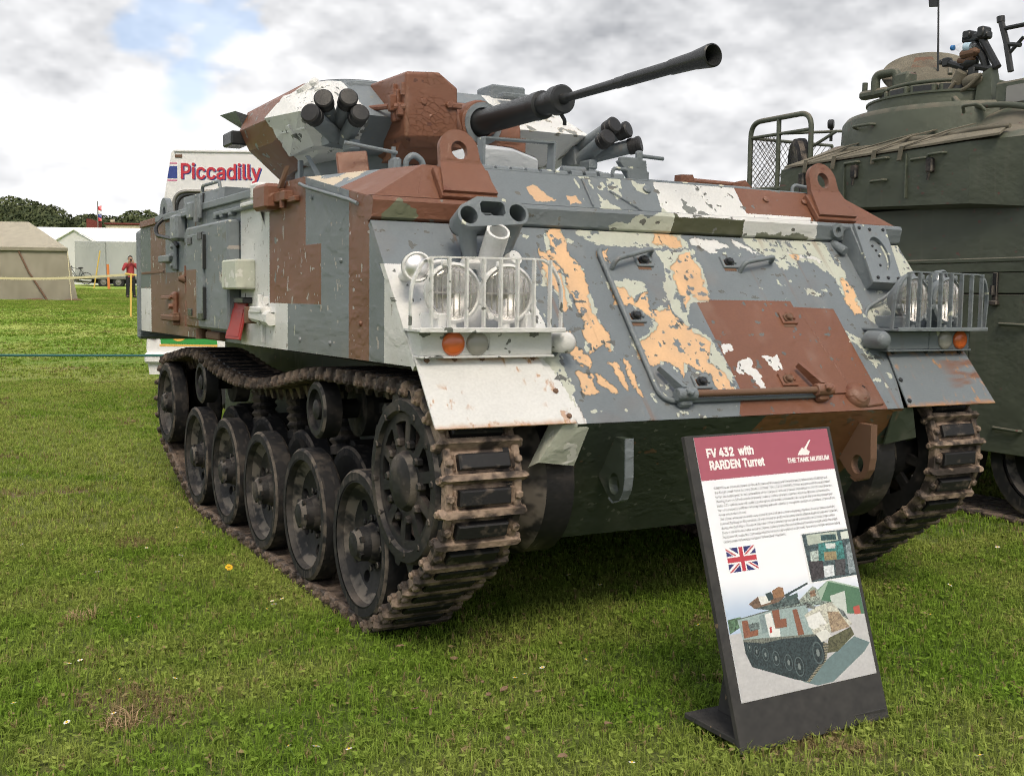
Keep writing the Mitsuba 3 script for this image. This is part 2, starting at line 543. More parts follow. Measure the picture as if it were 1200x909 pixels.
half = math.tan(math.radians(24.5)) * 1.06
side_v = np.array([HFW[1], -HFW[0]])
for i in range(-30, 60):
    for j in range(-20, 60):
        cx, cy = i * TILE, j * TILE
        d = along(cx, cy)
        s = (cx - CAM[0]) * side_v[0] + (cy - CAM[1]) * side_v[1]
        if d < 2.2 or d > 15.5 or abs(s) > half * d + 1.8:
            continue
        if 0.6 < cx + 0.0 and cy > 4.5:      # behind the vehicles
            continue
        kind = random.choice(['near_a', 'near_b', 'near_c']) if d < 6.4 else random.choice(['mid_a', 'mid_b'])
        turf_tile(cx, cy, 'turf_' + kind, random.randrange(4), TILE)
for i in range(-30, 40):
    for j in range(0, 40):
        cx, cy = i * 2.5, j * 2.5
        d = along(cx, cy)
        s = (cx - CAM[0]) * side_v[0] + (cy - CAM[1]) * side_v[1]
        if d < 14.5 or d > 60 or s < -half * d - 2 or s > -0.20 * d:
            continue
        turf_tile(cx, cy, 'turf_far', random.randrange(4), 2.5)
labels['grass'] = {'kind': 'stuff', 'label': 'short mown grass of the show field'}

# ------------------------------------------------------------------ the armoured carrier: painted plates
ORANGE_PATCHES = [
  [(-0.633, 0.938), (-0.57, 0.957), (-0.546, 0.887), (-0.585, 0.838), (-0.527, 0.77), (-0.555, 0.64), (-0.561, 0.449), (-0.534, 0.377), (-0.557, 0.321), (-0.59, 0.357), (-0.669, 0.309), (-0.643, 0.392), (-0.631, 0.477), (-0.625, 0.565), (-0.622, 0.683), (-0.635, 0.759), (-0.681, 0.803)],
  [(-0.697, 0.833), (-0.664, 0.773), (-0.641, 0.743), (-0.64, 0.653), (-0.676, 0.535), (-0.707, 0.506), (-0.698, 0.622), (-0.735, 0.651)],
  [(-0.746, 0.435), (-0.71, 0.427), (-0.721, 0.379), (-0.749, 0.393)],
  [(-0.743, 0.337), (-0.704, 0.337), (-0.666, 0.281), (-0.686, 0.247), (-0.73, 0.269), (-0.756, 0.303)],
  [(-0.747, 0.239), (-0.693, 0.227), (-0.7, 0.161), (-0.689, 0.121), (-0.759, 0.123), (-0.765, 0.176)],
  [(-0.681, 0.224), (-0.647, 0.213), (-0.609, 0.124), (-0.625, 0.118), (-0.667, 0.16)],
  [(-0.591, 0.28), (-0.559, 0.265), (-0.543, 0.156), (-0.558, 0.136), (-0.592, 0.184)],
  [(-0.445, 0.635), (-0.378, 0.644), (-0.358, 0.553), (-0.282, 0.631), (-0.285, 0.554), (-0.251, 0.532), (-0.185, 0.548), (-0.185, 0.479), (-0.14, 0.449), (-0.077, 0.389), (-0.061, 0.359), (-0.125, 0.272), (-0.072, 0.213), (-0.047, 0.141), (-0.06, 0.099), (-0.14, 0.101), (-0.137, 0.2), (-0.241, 0.259), (-0.286, 0.19), (-0.304, 0.247), (-0.334, 0.275), (-0.422, 0.249), (-0.441, 0.32), (-0.431, 0.377), (-0.369, 0.391), (-0.301, 0.449), (-0.319, 0.509), (-0.389, 0.545), (-0.457, 0.552)],
  [(-0.036, 0.812), (0.059, 0.849), (0.045, 0.75), (0.038, 0.669), (0.044, 0.597), (-0.015, 0.589), (-0.062, 0.619), (-0.12, 0.525), (-0.122, 0.571), (-0.102, 0.666), (-0.089, 0.746)],
  [(-0.096, 0.959), (-0.025, 0.98), (0.049, 0.916), (0.03, 0.873), (-0.07, 0.877), (-0.111, 0.908)],
  [(-0.423, 0.837), (-0.368, 0.847), (-0.386, 0.783), (-0.428, 0.805)],
  [(-0.518, 0.293), (-0.491, 0.264), (-0.5, 0.114), (-0.52, 0.115), (-0.522, 0.223)],
  [(0.892, 0.724), (0.927, 0.69), (0.897, 0.518), (0.846, 0.509), (0.837, 0.585), (0.869, 0.654)],
  [(0.641, 0.874), (0.704, 0.841), (0.657, 0.804), (0.626, 0.83)],
]
PALE_PATCHES = [
  [(-0.128, 0.85), (0.079, 0.859), (0.047, 0.637), (0.04, 0.589), (-0.068, 0.572), (-0.126, 0.48), (-0.047, 0.389), (-0.033, 0.169), (-0.085, 0.184), (-0.172, 0.51), (-0.156, 0.68), (-0.114, 0.777)],
  [(-0.492, 0.938), (-0.417, 0.982), (-0.187, 0.962), (0.081, 0.968), (0.067, 0.866), (-0.18, 0.872), (-0.385, 0.879), (-0.472, 0.915)],
  [(0.421, 0.969), (0.892, 0.948), (0.928, 0.85), (0.918, 0.552), (0.852, 0.535), (0.838, 0.758), (0.731, 0.825), (0.566, 0.767), (0.471, 0.832), (0.42, 0.899)],
  [(0.729, 0.418), (0.789, 0.369), (0.844, 0.256), (0.798, 0.225), (0.755, 0.313), (0.718, 0.369)],
  [(1.205, 0.944), (1.397, 0.963), (1.407, 0.775), (1.201, 0.688), (1.217, 0.806), (1.194, 0.879)],
  [(-0.459, 0.673), (-0.273, 0.685), (-0.282, 0.631), (-0.359, 0.583), (-0.413, 0.628), (-0.456, 0.627)],
  [(0.607, 0.666), (0.717, 0.643), (0.689, 0.608), (0.606, 0.632)],
  [(-0.863, 0.308), (-0.797, 0.314), (-0.787, 0.167), (-0.806, 0.051), (-0.822, 0.142), (-0.831, 0.221)],
  [(0.936, 0.552), (1.052, 0.588), (1.225, 0.679), (1.2, 0.52), (1.004, 0.451), (0.913, 0.484)],
]
WHITE_PATCHES = [
  [(0.094, 0.927), (0.152, 0.947), (0.283, 0.91), (0.291, 0.876), (0.178, 0.863), (0.091, 0.884)],
  [(0.351, 0.948), (0.377, 0.932), (0.437, 0.848), (0.394, 0.863), (0.347, 0.904)],
  [(0.643, 0.909), (0.676, 0.84), (0.732, 0.86), (0.834, 0.846), (0.818, 0.819), (0.717, 0.833), (0.635, 0.812)],
  [(0.032, 0.254), (0.1, 0.298), (0.093, 0.238), (0.11, 0.107), (0.084, 0.101), (0.056, 0.195), (-0.001, 0.218)],
  [(-0.008, 0.344), (0.041, 0.351), (0.001, 0.299), (-0.033, 0.292)],
  [(0.174, 0.275), (0.252, 0.289), (0.256, 0.236), (0.19, 0.215)],
]
BROWN_FIELD = [(-0.039, 0.585), (0.487, 0.585), (0.487, 0.552), (0.726, 0.543), (0.735, -0.06), (-0.118, -0.06), (-0.024, 0.101)]
WHITE_CORNER = [(-1.45, 0.735), (-1.268, 0.735), (-1.235, 0.69), (-0.82, 0.62), (-0.812, 0.452), (-0.83, 0.328), (-0.80, 0.051), (-0.79, -0.05), (-1.45, -0.05)]


def glacis_fn(p, n, uv):
    x, y, z = F3(p)
    s = (z - 0.905) / 0.7787
    a = fbm(x * 17, s * 17, 1.0, 4) - 0.5
    b = fbm(x * 17, s * 17, 40.0, 4) - 0.5
    e = noise(x * 120, s * 120, 3.0) - 0.5
    u, v = x + 0.055 * a + 0.013 * e, s + 0.055 * b + 0.013 * e
    u2, v2 = x + 0.080 * b - 0.012 * e, s + 0.080 * a + 0.012 * e
    c = mi.Color3f(BLUE)
    c = pick(inside(x, s, BROWN_FIELD), BROWN, c)
    c = pick(inside(x + 0.01 * e, s, WHITE_CORNER), WHITE, c)
    pale = any_in(u, v, PALE_PATCHES) | any_in(u2, v2, ORANGE_PATCHES[:2] + ORANGE_PATCHES[7:10])
    far_chip = (fbm(x * 20, s * 20, 8.0, 4) > 0.77) & (x > -0.8) & (~inside(x, s, BROWN_FIELD))
    c = pick(pale | far_chip, PALE, c)
    white = any_in(u, v, WHITE_PATCHES)
    c = pick(white, WHITE, c)
    orange = any_in(u, v, ORANGE_PATCHES)
    c = pick(orange, mix(ORANGE, (0.72, 0.46, 0.25), fbm(x * 9, s * 9, 5.0, 3)), c)
    # flakes of the old coat left standing, bare dark metal at their edges
    flake = (fbm(x * 34, s * 34, 2.0, 4) > 0.69)
    c = pick(flake & (pale | orange), BLUE, c)
    dark = (fbm(x * 30, s * 30, 77.0, 4) > 0.745)
    c = pick(dark, (0.11, 0.115, 0.11), c)
    rust = smoothstep(0.66, 0.85, fbm(x * 30, s * 2.0, 9.0, 4)) * 0.38 + smoothstep(0.62, 0.8, fbm(x * 5, s * 5, 19.0, 3)) * 0.10
    return mix(worn(x, y, z, c, 0.8), RUST, rust)


def glacis_bump(p, n, uv):
    x, y, z = F3(p)
    s = (z - 0.905) / 0.7787
    a = fbm(x * 17, s * 17, 1.0, 4) - 0.5
    b = fbm(x * 17, s * 17, 40.0, 4) - 0.5
    e = noise(x * 120, s * 120, 3.0) - 0.5
    o = any_in(x + 0.055 * a + 0.013 * e, s + 0.055 * b + 0.013 * e, ORANGE_PATCHES + WHITE_PATCHES[:3])
    return peel_bump(p, n, uv) - dr.select(o, 0.0060, 0.0)


mat('glacis_paint', two(bump(P(mikit.proc(glacis_fn), 0.45), glacis_bump, 1.0, 0.0028)))


def upper_fn(p, n, uv):
    x, y, z = F3(p)
    a = fbm(x * 17, z * 17, 1.0, 4) - 0.5
    e = noise(x * 120, z * 120, y * 30) - 0.5
    u, w = x + 0.03 * a + 0.01 * e, z + 0.05 * a + 0.006 * e
    c = mi.Color3f(BLUE)
    slope = z > 1.738
    c = pick(x < -0.935, BROWN, c)
    c = pick(slope & (u > -0.012) & (u < 0.46), WHITE, c)
    c = pick(slope & (x > 0.46) & (x < 1.3), BROWN, c)
    # the ledge: bare primer, green undercoat, white
    ledge = z <= 1.738
    c = pick(ledge & (u > -0.33) & (u < 0.01) & (w < 1.705 + 0.25 * (x + 0.2)), PALE, c)
    c = pick(ledge & (u > 0.0) & (u < 0.40), OLIVE, c)
    c = pick(((z > 1.725 + 0.02 * a) | (u > 0.40)) & (u > 0.02) & (u < 0.845) & (z < 1.76), WHITE, c)
    c = pick(ledge & (u > 0.48) & (u < 0.80) & (w < 1.672), (0.16, 0.17, 0.13), c)
    # flaking on the sloping strip
    f1 = fbm(x * 13, z * 13, 3.0, 4)
    c = pick(slope & (u > -0.42) & (u < 0.0) & (f1 > 0.56 - 0.9 * (1.80 - z)), PALE, c)
    c = pick(slope & (u > 0.0) & (u < 0.44) & (fbm(x * 15, z * 15, 9.0, 4) > 0.60) & (z < 1.85), (0.17, 0.18, 0.17), c)
    c = pick(any_in(u, w, [[(-0.68, 1.82), (-0.62, 1.83), (-0.56, 1.765), (-0.66, 1.76)], [(-0.50, 1.79), (-0.45, 1.80), (-0.43, 1.765), (-0.49, 1.76)]]), ORANGE, c)
    c = pick(any_in(u, w, [[(-1.37, 1.66), (-1.30, 1.73), (-1.21, 1.665), (-1.24, 1.63), (-1.36, 1.63)]]), (0.135, 0.145, 0.09), c)
    c = pick(fbm(x * 26, z * 26, y * 26, 4) > 0.73, (0.13, 0.13, 0.12), c)
    return worn(x, y, z, c, 0.8)


painted('upper_front_paint', upper_fn)

L_SHAPE = [(1.167, 1.32), (1.916, 1.32), (1.916, 1.90), (1.371, 1.90), (1.371, 1.578), (1.167, 1.578)]
WHITE_SIDE = [(1.633, 1.0), (2.43, 1.0), (2.43, 1.9), (1.92, 1.9), (1.92, 1.32), (1.633, 1.32)]


def side_fn(p, n, uv):
    x, y, z = F3(p)
    e = noise(y * 90, z * 90, x * 9) - 0.5
    y2 = y + 0.004 * e
    c = mi.Color3f(BLUE)
    c = pick((y2 > 0.612) & (y2 < 0.832), BROWN, c)
    c = pick((y2 < 0.46) & (z < 1.42), WHITE, c)
    c = pick(inside(y2, z, L_SHAPE), BROWN, c)
    c = pick(inside(y2, z, WHITE_SIDE), WHITE, c)
    c = pick((y2 > 3.42), (0.15, 0.075, 0.042), c)
    c = pick((y2 > 3.45) & (y2 < 4.3) & (z > 1.50) & (z < 1.83), BLUE, c)
    c = pick((y2 > 3.08) & (y2 < 3.42) & (z < 1.50), (0.15, 0.075, 0.042), c)
    c = pick((y2 > 4.80) & (z > 1.40 + 0.05 * e), (0.10, 0.125, 0.12), c)
    c = pick((y2 > 4.80) & (z <= 1.40), WHITE, c)
    f1 = fbm(y * 17, z * 9, x * 11, 4)
    c = pick((f1 > 0.70) & (y > 1.65), (0.14, 0.15, 0.145), c)
    c = pick((f1 < 0.27) & (y > 1.3), (0.42, 0.43, 0.37), c)
    # scuffed white specks low on the block of brown, drips
    sp = noise(y * 75, z * 55, 4.0) * noise(y * 23, z * 23, 14.0)
    c = pick((sp > 0.66), (0.34, 0.31, 0.29), c)
    dirt = smoothstep(1.35, 1.08, z) * 0.25 * fbm(y * 8, z * 3, 6.0, 3)
    return mix(worn(x, y, z, c, 0.9), (0.20, 0.15, 0.11), dirt)


painted('side_paint', side_fn)


def nose_fn(p, n, uv):
    x, y, z = F3(p)
    e = fbm(x * 10, z * 10, 0.0, 4) - 0.5
    br = inside(x + 0.02 * e, z + 0.01 * e, [(0.07, 0.92), (0.84, 0.92), (0.73, 0.70), (0.62, 0.55), (0.45, 0.40), (0.02, 0.40), (0.0, 0.80)])
    c = pick(br, (0.155, 0.070, 0.032), GREEN)
    c = pick(fbm(x * 13 + 4, z * 22, 3.0, 4) > 0.765, (0.105, 0.070, 0.045), c)
    c = pick(fbm(x * 30, z * 50, 7.0, 3) > 0.80, (0.10, 0.11, 0.09), c)
    return worn(x, y, z, c, 0.45)


painted('nose_paint', nose_fn, 0.5)


def roof_fn(p, n, uv):
    x, y, z = F3(p)
    f = fbm(x * 9, y * 9, z * 9, 4)
    c = pick((f > 0.44) & (x < -0.9) & (y < 2.2) & (y > 1.0), (0.50, 0.42, 0.31), BLUE)
    c = pick((dr.abs(x) > 1.02) & (y < 0.95), BROWN, c)
    c = pick((f > 0.66) & (y > 1.0), (0.42, 0.43, 0.40), c)
    return worn(x, y, z, c)


painted('roof_paint', roof_fn)


def guard_fn(p, n, uv):
    x, y, z = F3(p)
    c = pick(x < 0, WHITE, BLUE)
    edge = smoothstep(0.930, 0.905, z + 0.018 * (fbm(x * 30, z * 30, 1.0, 3) - 0.5))
    st = smoothstep(0.62, 0.78, fbm(x * 55, z * 40, 3.0, 4)) * smoothstep(0.36, 0.58, fbm(x * 6, z * 10, 8.0, 3)) * 0.70
    sm = smoothstep(0.44, 0.72, fbm(x * 5 + 2, z * 34, 2.0, 4)) * smoothstep(1.14, 1.29, x) * 0.9
    top = smoothstep(1.115, 1.14, z) * smoothstep(0.45, 0.7, fbm(x * 8, z * 20, 6.0, 3)) * 0.7
    c = mix(worn(x, y, z, c, 0.6), (0.40, 0.19, 0.070), dr.minimum(0.9, 0.85 * edge + st + top))
    return mix(c, (0.17, 0.075, 0.04), sm)


painted('mudguard_paint', guard_fn, 0.5)

painted('pale_grey', plain_paint((0.40, 0.425, 0.45), (0.5, 0.5, 0.5), 0.8))
AV = thing('armoured_vehicle', 'tracked armoured carrier in flaking grey, brown and white paint with a small gun turret', 'armoured vehicle')
GL = frame((0, 0, 0.905), (1, 0, 0), (0, 0.6274, 0.7787))
UP = frame((0, 0.612, 1.742), (1, 0, 0), (0, 0.622, 0.783))
SIDE_R = frame((-1.37, 0, 0), (0, -1, 0), (0, 0, 1))      # extrudes towards -x
prof = [(0.205, 1.11), (5.17, 1.09), (5.17, 1.871), (1.40, 1.878), (0.625, 1.735), (0.625, 1.64)]
sideR = ext([(-y, z) for y, z in prof], 0.03, SIDE_R)
put(AV, 'hull_side', sideR, 'side_paint', False)
put(AV, 'hull_side', mirror(sideR), 'side_paint', False)
# glacis with the steps over the tracks
gl = [(-0.83, 0), (0.83, 0), (0.93, 0.30), (1.402, 0.27), (1.402, 0.950), (-1.402, 0.950), (-1.402, 0.27), (-0.93, 0.30)]
put(AV, 'glacis_plate', ext(gl, 0.03, GL, -0.03), 'glacis_paint', False)
# the ledge across the front and the sloping strip above it
ledge = hull([(sx * 1.402, y, z) for sx in (-1, 1) for y, z in ((0.594, 1.652), (0.586, 1.658), (0.570, 1.720), (0.578, 1.735), (0.615, 1.742), (0.66, 1.735), (0.66, 1.65), (0.61, 1.645))])
put(AV, 'front_ledge', ledge, 'upper_front_paint', 25)
strip = hull([(sx * xx, y, z) for sx in (-1, 1) for xx, y, z in ((1.20, 0.615, 1.738), (1.13, 0.728, 1.884), (1.13, 0.80, 1.884), (1.20, 0.72, 1.738))])
put(AV, 'upper_front_plate', strip, 'upper_front_paint', False)
for sx in (-1, 1):
    c = hull([(sx * 1.20, 0.616, 1.739), (sx * 1.13, 0.729, 1.883), (sx * 1.396, 0.604, 1.735), (sx * 1.396, 1.40, 1.876), (sx * 1.0, 1.42, 1.884), (sx * 1.13, 0.80, 1.60), (sx * 1.39, 0.70, 1.66), (sx * 1.39, 1.40, 1.70)])
    put(AV, 'corner_plate', c, 'roof_paint', False)
roof = cat(bx(-1.36, 1.36, 1.38, 5.16, 1.84, 1.876), bx(-1.12, 1.12, 0.74, 1.40, 1.84, 1.882))
put(AV, 'roof_plate', roof, 'roof_paint', False)
put(AV, 'rear_plate', cat(bx(-1.369, 1.369, 5.12, 5.165, 1.09, 1.85), bx(-0.79, 0.79, 5.10, 5.15, 0.45, 1.085)), 'blue_paint', False)
for sx in (-1, 1):
    put(AV, 'sponson_floor', bx(sx * 0.80, sx * 1.366, 0.30, 5.115, 1.095, 1.11), 'dark_void', False)
    put(AV, 'lower_hull_side', hull([(sx * X, y, z) for X in (0.775, 0.80) for y, z in ((0.03, 0.885), (0.335, 0.42), (5.1, 0.42), (5.1, 1.093), (0.22, 1.093))]), 'dark_green_paint', False)
nose = hull([(sx * 0.83, y, z) for sx in (-1, 1) for y, z in ((0.002, 0.902), (0.322, 0.415), (0.345, 0.43), (0.03, 0.90))])
put(AV, 'nose_plate', nose, 'nose_paint', False)
put(AV, 'belly_plate', bx(-0.775, 0.775, 0.34, 5.1, 0.415, 0.43), 'dark_green_paint', False)

# ---- fittings on the glacis
rim = bend([(0.44, 0.075, 0.012), (-0.43, 0.075, 0.012), (-0.43, 0.83, 0.012), (-0.36, 0.872, 0.012), (0.62, 0.872, 0.012), (0.66, 0.82, 0.012), (0.60, 0.075, 0.012), (0.44, 0.075, 0.012)], 0.07, 6)
put(AV, 'hatch_plate', ext(Polygon([(-0.425, 0.08), (0.60, 0.08), (0.655, 0.82), (0.62, 0.868), (-0.36, 0.868), (-0.425, 0.83)]).buffer(-0.005), 0.010, GL), 'glacis_paint', False, 'grey and brown front hatch plate with large patches of bare orange primer')
put(AV, 'hatch_seal', at(GL, rod(rim[:-30], 0.011, 8)), 'blue_paint', 60)
put(AV, 'hatch_torsion_bar', at(GL, rod([(-0.32, 0.082, 0.045), (0.36, 0.082, 0.045)], 0.014, 10)), 'rusty_steel', 60)
for u in (-0.335, 0.375):
    m = 'blue_paint' if u < 0 else 'brown_paint'
    h = put(AV, 'hatch_clamp', cat(fbx(GL, u - 0.03, u + 0.03, 0.045, 0.12, 0.0, 0.035, 0.008), at(GL, cyl((u - 0.045, 0.082, 0.045), (u + 0.045, 0.082, 0.045), 0.026, n=16, c=0.004)),
                                   at(GL, hull([(u - 0.02, 0.10, 0.03), (u + 0.0, 0.10, 0.03), (u - 0.075, 0.21, 0.03), (u - 0.055, 0.215, 0.03), (u - 0.02, 0.10, 0.07), (u, 0.10, 0.07), (u - 0.075, 0.21, 0.055), (u - 0.055, 0.215, 0.055)]))), m)
    put(h, 'clamp_nut', at(GL, bolt((u, 0.075, 0.068), (0, 0, 1), 0.018, 0.016)), m, False)
for u, s in ((-0.221, 0.78), (0.241, 0.787), (-0.384, 0.484), (0.417, 0.478), (-0.205, 0.157), (0.244, 0.157)):
    m = 'brown_paint' if (u > 0 and s < 0.55) else 'blue_paint'
    fr = union(fbx(GL, u - 0.042, u + 0.042, s - 0.032, s - 0.020, 0.0, 0.020), fbx(GL, u - 0.042, u - 0.030, s - 0.032, s + 0.032, 0.0, 0.020))
    fr = cat(fr, fbx(GL, u + 0.030, u + 0.042, s - 0.005, s + 0.032, 0.0, 0.020), fbx(GL, u - 0.0, u + 0.042, s + 0.020, s + 0.032, 0.0, 0.020))
    h = put(AV, 'bolt_bracket', fr, m, False)
    put(h, 'bolt_head', at(GL, cat(cyl((u, s, 0.008), (u, s, 0.018), 0.024, n=14), bolt((u, s, 0.018), (0, 0, 1), 0.017, 0.016))), 'gun_black' if m == 'blue_paint' else 'rusty_steel', False)
    put(h, 'rust_stain_plate', fbx(GL, u - 0.040, u + 0.026, s - 0.046, s + 0.018, 0.0, 0.0115, 0.001), 'rusty_steel', False)
for a, b in (((-0.40, 0.73), (-0.17, 0.82)), ((0.28, 0.735), (0.49, 0.80))):
    q = bend([(*a, 0.0), (a[0] + 0.008, a[1] + 0.02, 0.055), (b[0] - 0.01, b[1] - 0.005, 0.055), (*b, 0.0)], 0.03, 5)
    put(AV, 'hatch_handle', at(GL, rod(q, 0.0105, 10)), 'blue_paint', 60)
put(AV, 'side_cover_plate', slab([(0.500, 0.555), (0.722, 0.540), (0.716, 0.02), (0.62, 0.012), (0.575, 0.05)], 0.012, GL, 0.004), 'glacis_paint', False)
d = at(GL, lathe([(0.062, 0), (0.060, 0.012), (0.048, 0.030), (0.024, 0.040), (0.010, 0.041)], (0.592, 0.072, 0.0), (0, 0, 1), 24))
d2 = put(AV, 'access_plug', d, 'brown_paint', 50)
put(d2, 'plug_hole', at(GL, cyl((0.612, 0.09, 0.030), (0.612, 0.09, 0.0385), 0.009, n=10)), 'dark_void', False)
# oval mounting plate raised on legs, right of the glacis
mp = GL @ frame((1.115, 0.815, 0.075), (1, -0.03, 0.0), (0.03, 1, 0.12))
pl_ = Polygon([(-0.115, -0.165), (0.075, -0.165), (0.115, 0.165), (-0.085, 0.165)])
ell = Point(0, 0).buffer(1.0, 16)
from shapely import affinity
ov = affinity.translate(affinity.rotate(affinity.scale(ell, 0.055, 0.095), -5), 0.005, 0.0)
k = put(AV, 'mounting_plate', cat(ext(pl_.difference(ov), 0.012, mp), ext(ov, 0.003, mp, -0.012), fbx(mp, -0.10, -0.09, -0.16, 0.16, -0.09, 0.0), fbx(mp, -0.10, 0.07, -0.165, -0.155, -0.075, 0.0)), 'blue_paint', False)
for u, v in ((-0.075, -0.14), (0.055, -0.14), (0.09, 0.14), (-0.065, 0.14), (0.0, 0.135), (-0.01, -0.14)):
    put(k, 'bolt', at(mp, bolt((u, v, 0.012), (0, 0, 1), 0.009, 0.007)), 'gun_black', False)
for i, (u, v) in enumerate(((0.0, 0.055), (0.018, 0.0), (0.0, -0.055), (0.012, 0.03))):
    put(k, 'bolt', at(mp, bolt((u, v, -0.010), (0, 0, 1), 0.007, 0.006)), 'gun_black', False)
put(AV, 'ring_lug', cat(at(frame((0.965, 0.575, 1.70), (1, 0, 0), (0, 0, 1)), trimesh.creation.annulus(0.016, 0.034, 0.03)), cyl((0.965, 0.60, 1.64), (0.975, 0.52, 1.60), 0.022, n=12, c=0.004)), 'blue_paint', 40)
# lifting eyes
for sx in (-1, 1):
    m = UP @ frame((sx * 0.985, -0.01, 0.012), (1, 0, 0), (0, 1, 0))
    low_ = ext(Polygon([(-0.115, 0.02), (0.125, 0.02), (0.100, 0.185), (-0.085, 0.185)]), 0.028, m)
    o_ = m @ np.array([0.005, 0.178, 0.0, 1.0])
    mr = frame(o_[:3], (1, 0, 0), (0, 0.30, 0.954))
    up_ = ext(unary_union([Polygon([(-0.092, -0.01), (0.092, -0.01), (0.085, 0.07), (-0.085, 0.07)]), Point(0, 0.065).buffer(0.086, 16)]).difference(affinity.scale(Point(0, 0.062).buffer(0.036, 12), 1, 1.1)), 0.028, mr)
    h = put(AV, 'lifting_eye', cat(low_, up_), 'brown_paint', False)
    put(h, 'weld_plate', fbx(m, -0.118, 0.128, 0.003, 0.16, -0.014, 0.014), 'brown_paint', False)
for u in (0.62, 0.86, 1.12):
    put(AV, 'stud', at(UP, lathe([(0.016, 0), (0.016, 0.006), (0.008, 0.010)], (u, 0.12, 0), (0, 0, 1), 12)), 'brown_paint', False)
put(AV, 'stud', at(UP, lathe([(0.02, 0), (0.02, 0.006), (0.010, 0.010)], (-0.06, 0.13, 0), (0, 0, 1), 12)), 'blue_paint', False)
# weld seams on the sloping strip
put(AV, 'weld_seam', at(UP, cat(bx(-0.39, -0.382, 0.01, 0.17, 0, 0.006), at(frame((-0.20, 0.05, 0), (0.9, -0.75, 0), (0.75, 0.9, 0)), bx(-0.09, 0.09, -0.004, 0.004, 0, 0.006)))), 'blue_paint', False)

# ---- mudguards, flaps, lamp groups
MG = frame((0, -0.008, 0.907), (1, 0, 0), (0, 0.6274, 0.7787))
for sx in (-1, 1):
    e = 0.06 * (sx < 0)
    mg = put(AV, 'mudguard', ext([(sx * q, v) for q, v in ((0.845, 0.0), (1.405, 0.0), (1.402, 0.302), (0.905, 0.302))][::sx], 0.006, MG), 'mudguard_paint', False,
             'white mudguard plate with rust along its lower edge' if sx < 0 else 'grey mudguard plate with a brown rust smear')
    for u, v in ((1.36, 0.285), (1.14, 0.29), (0.93, 0.29), (0.885, 0.14), (0.868, 0.03), (1.25, 0.29)):
        put(mg, 'bolt', at(MG, bolt((sx * u, v, 0.006), (0, 0, 1), 0.011, 0.008)), 'rusty_steel' if sx < 0 else 'gun_black', False)
    fm = 'pale_paint' if sx < 0 else 'dark_green_paint'
    fl = hull([(sx * 0.775, 0.004, 0.905), (sx * 0.885, 0.004, 0.905), (sx * 0.965, 0.05, 0.765), (sx * 0.80, 0.075, 0.74), (sx * 0.775, 0.012, 0.905), (sx * 0.885, 0.012, 0.905), (sx * 0.965, 0.058, 0.765), (sx * 0.80, 0.083, 0.74)])
    fl2 = hull([(sx * 0.885, 0.004, 0.905), (sx * 0.89, 0.004, 0.905), (sx * 0.965, 0.05, 0.765), (sx * 0.97, 0.05, 0.765), (sx * 0.90, 0.09, 0.90), (sx * 0.975, 0.11, 0.74)])
    put(AV, 'mudguard_flap', cat(fl, fl2), fm, False, 'pale green bent flap under the white mudguard' if sx < 0 else 'dark green flap under the grey mudguard')
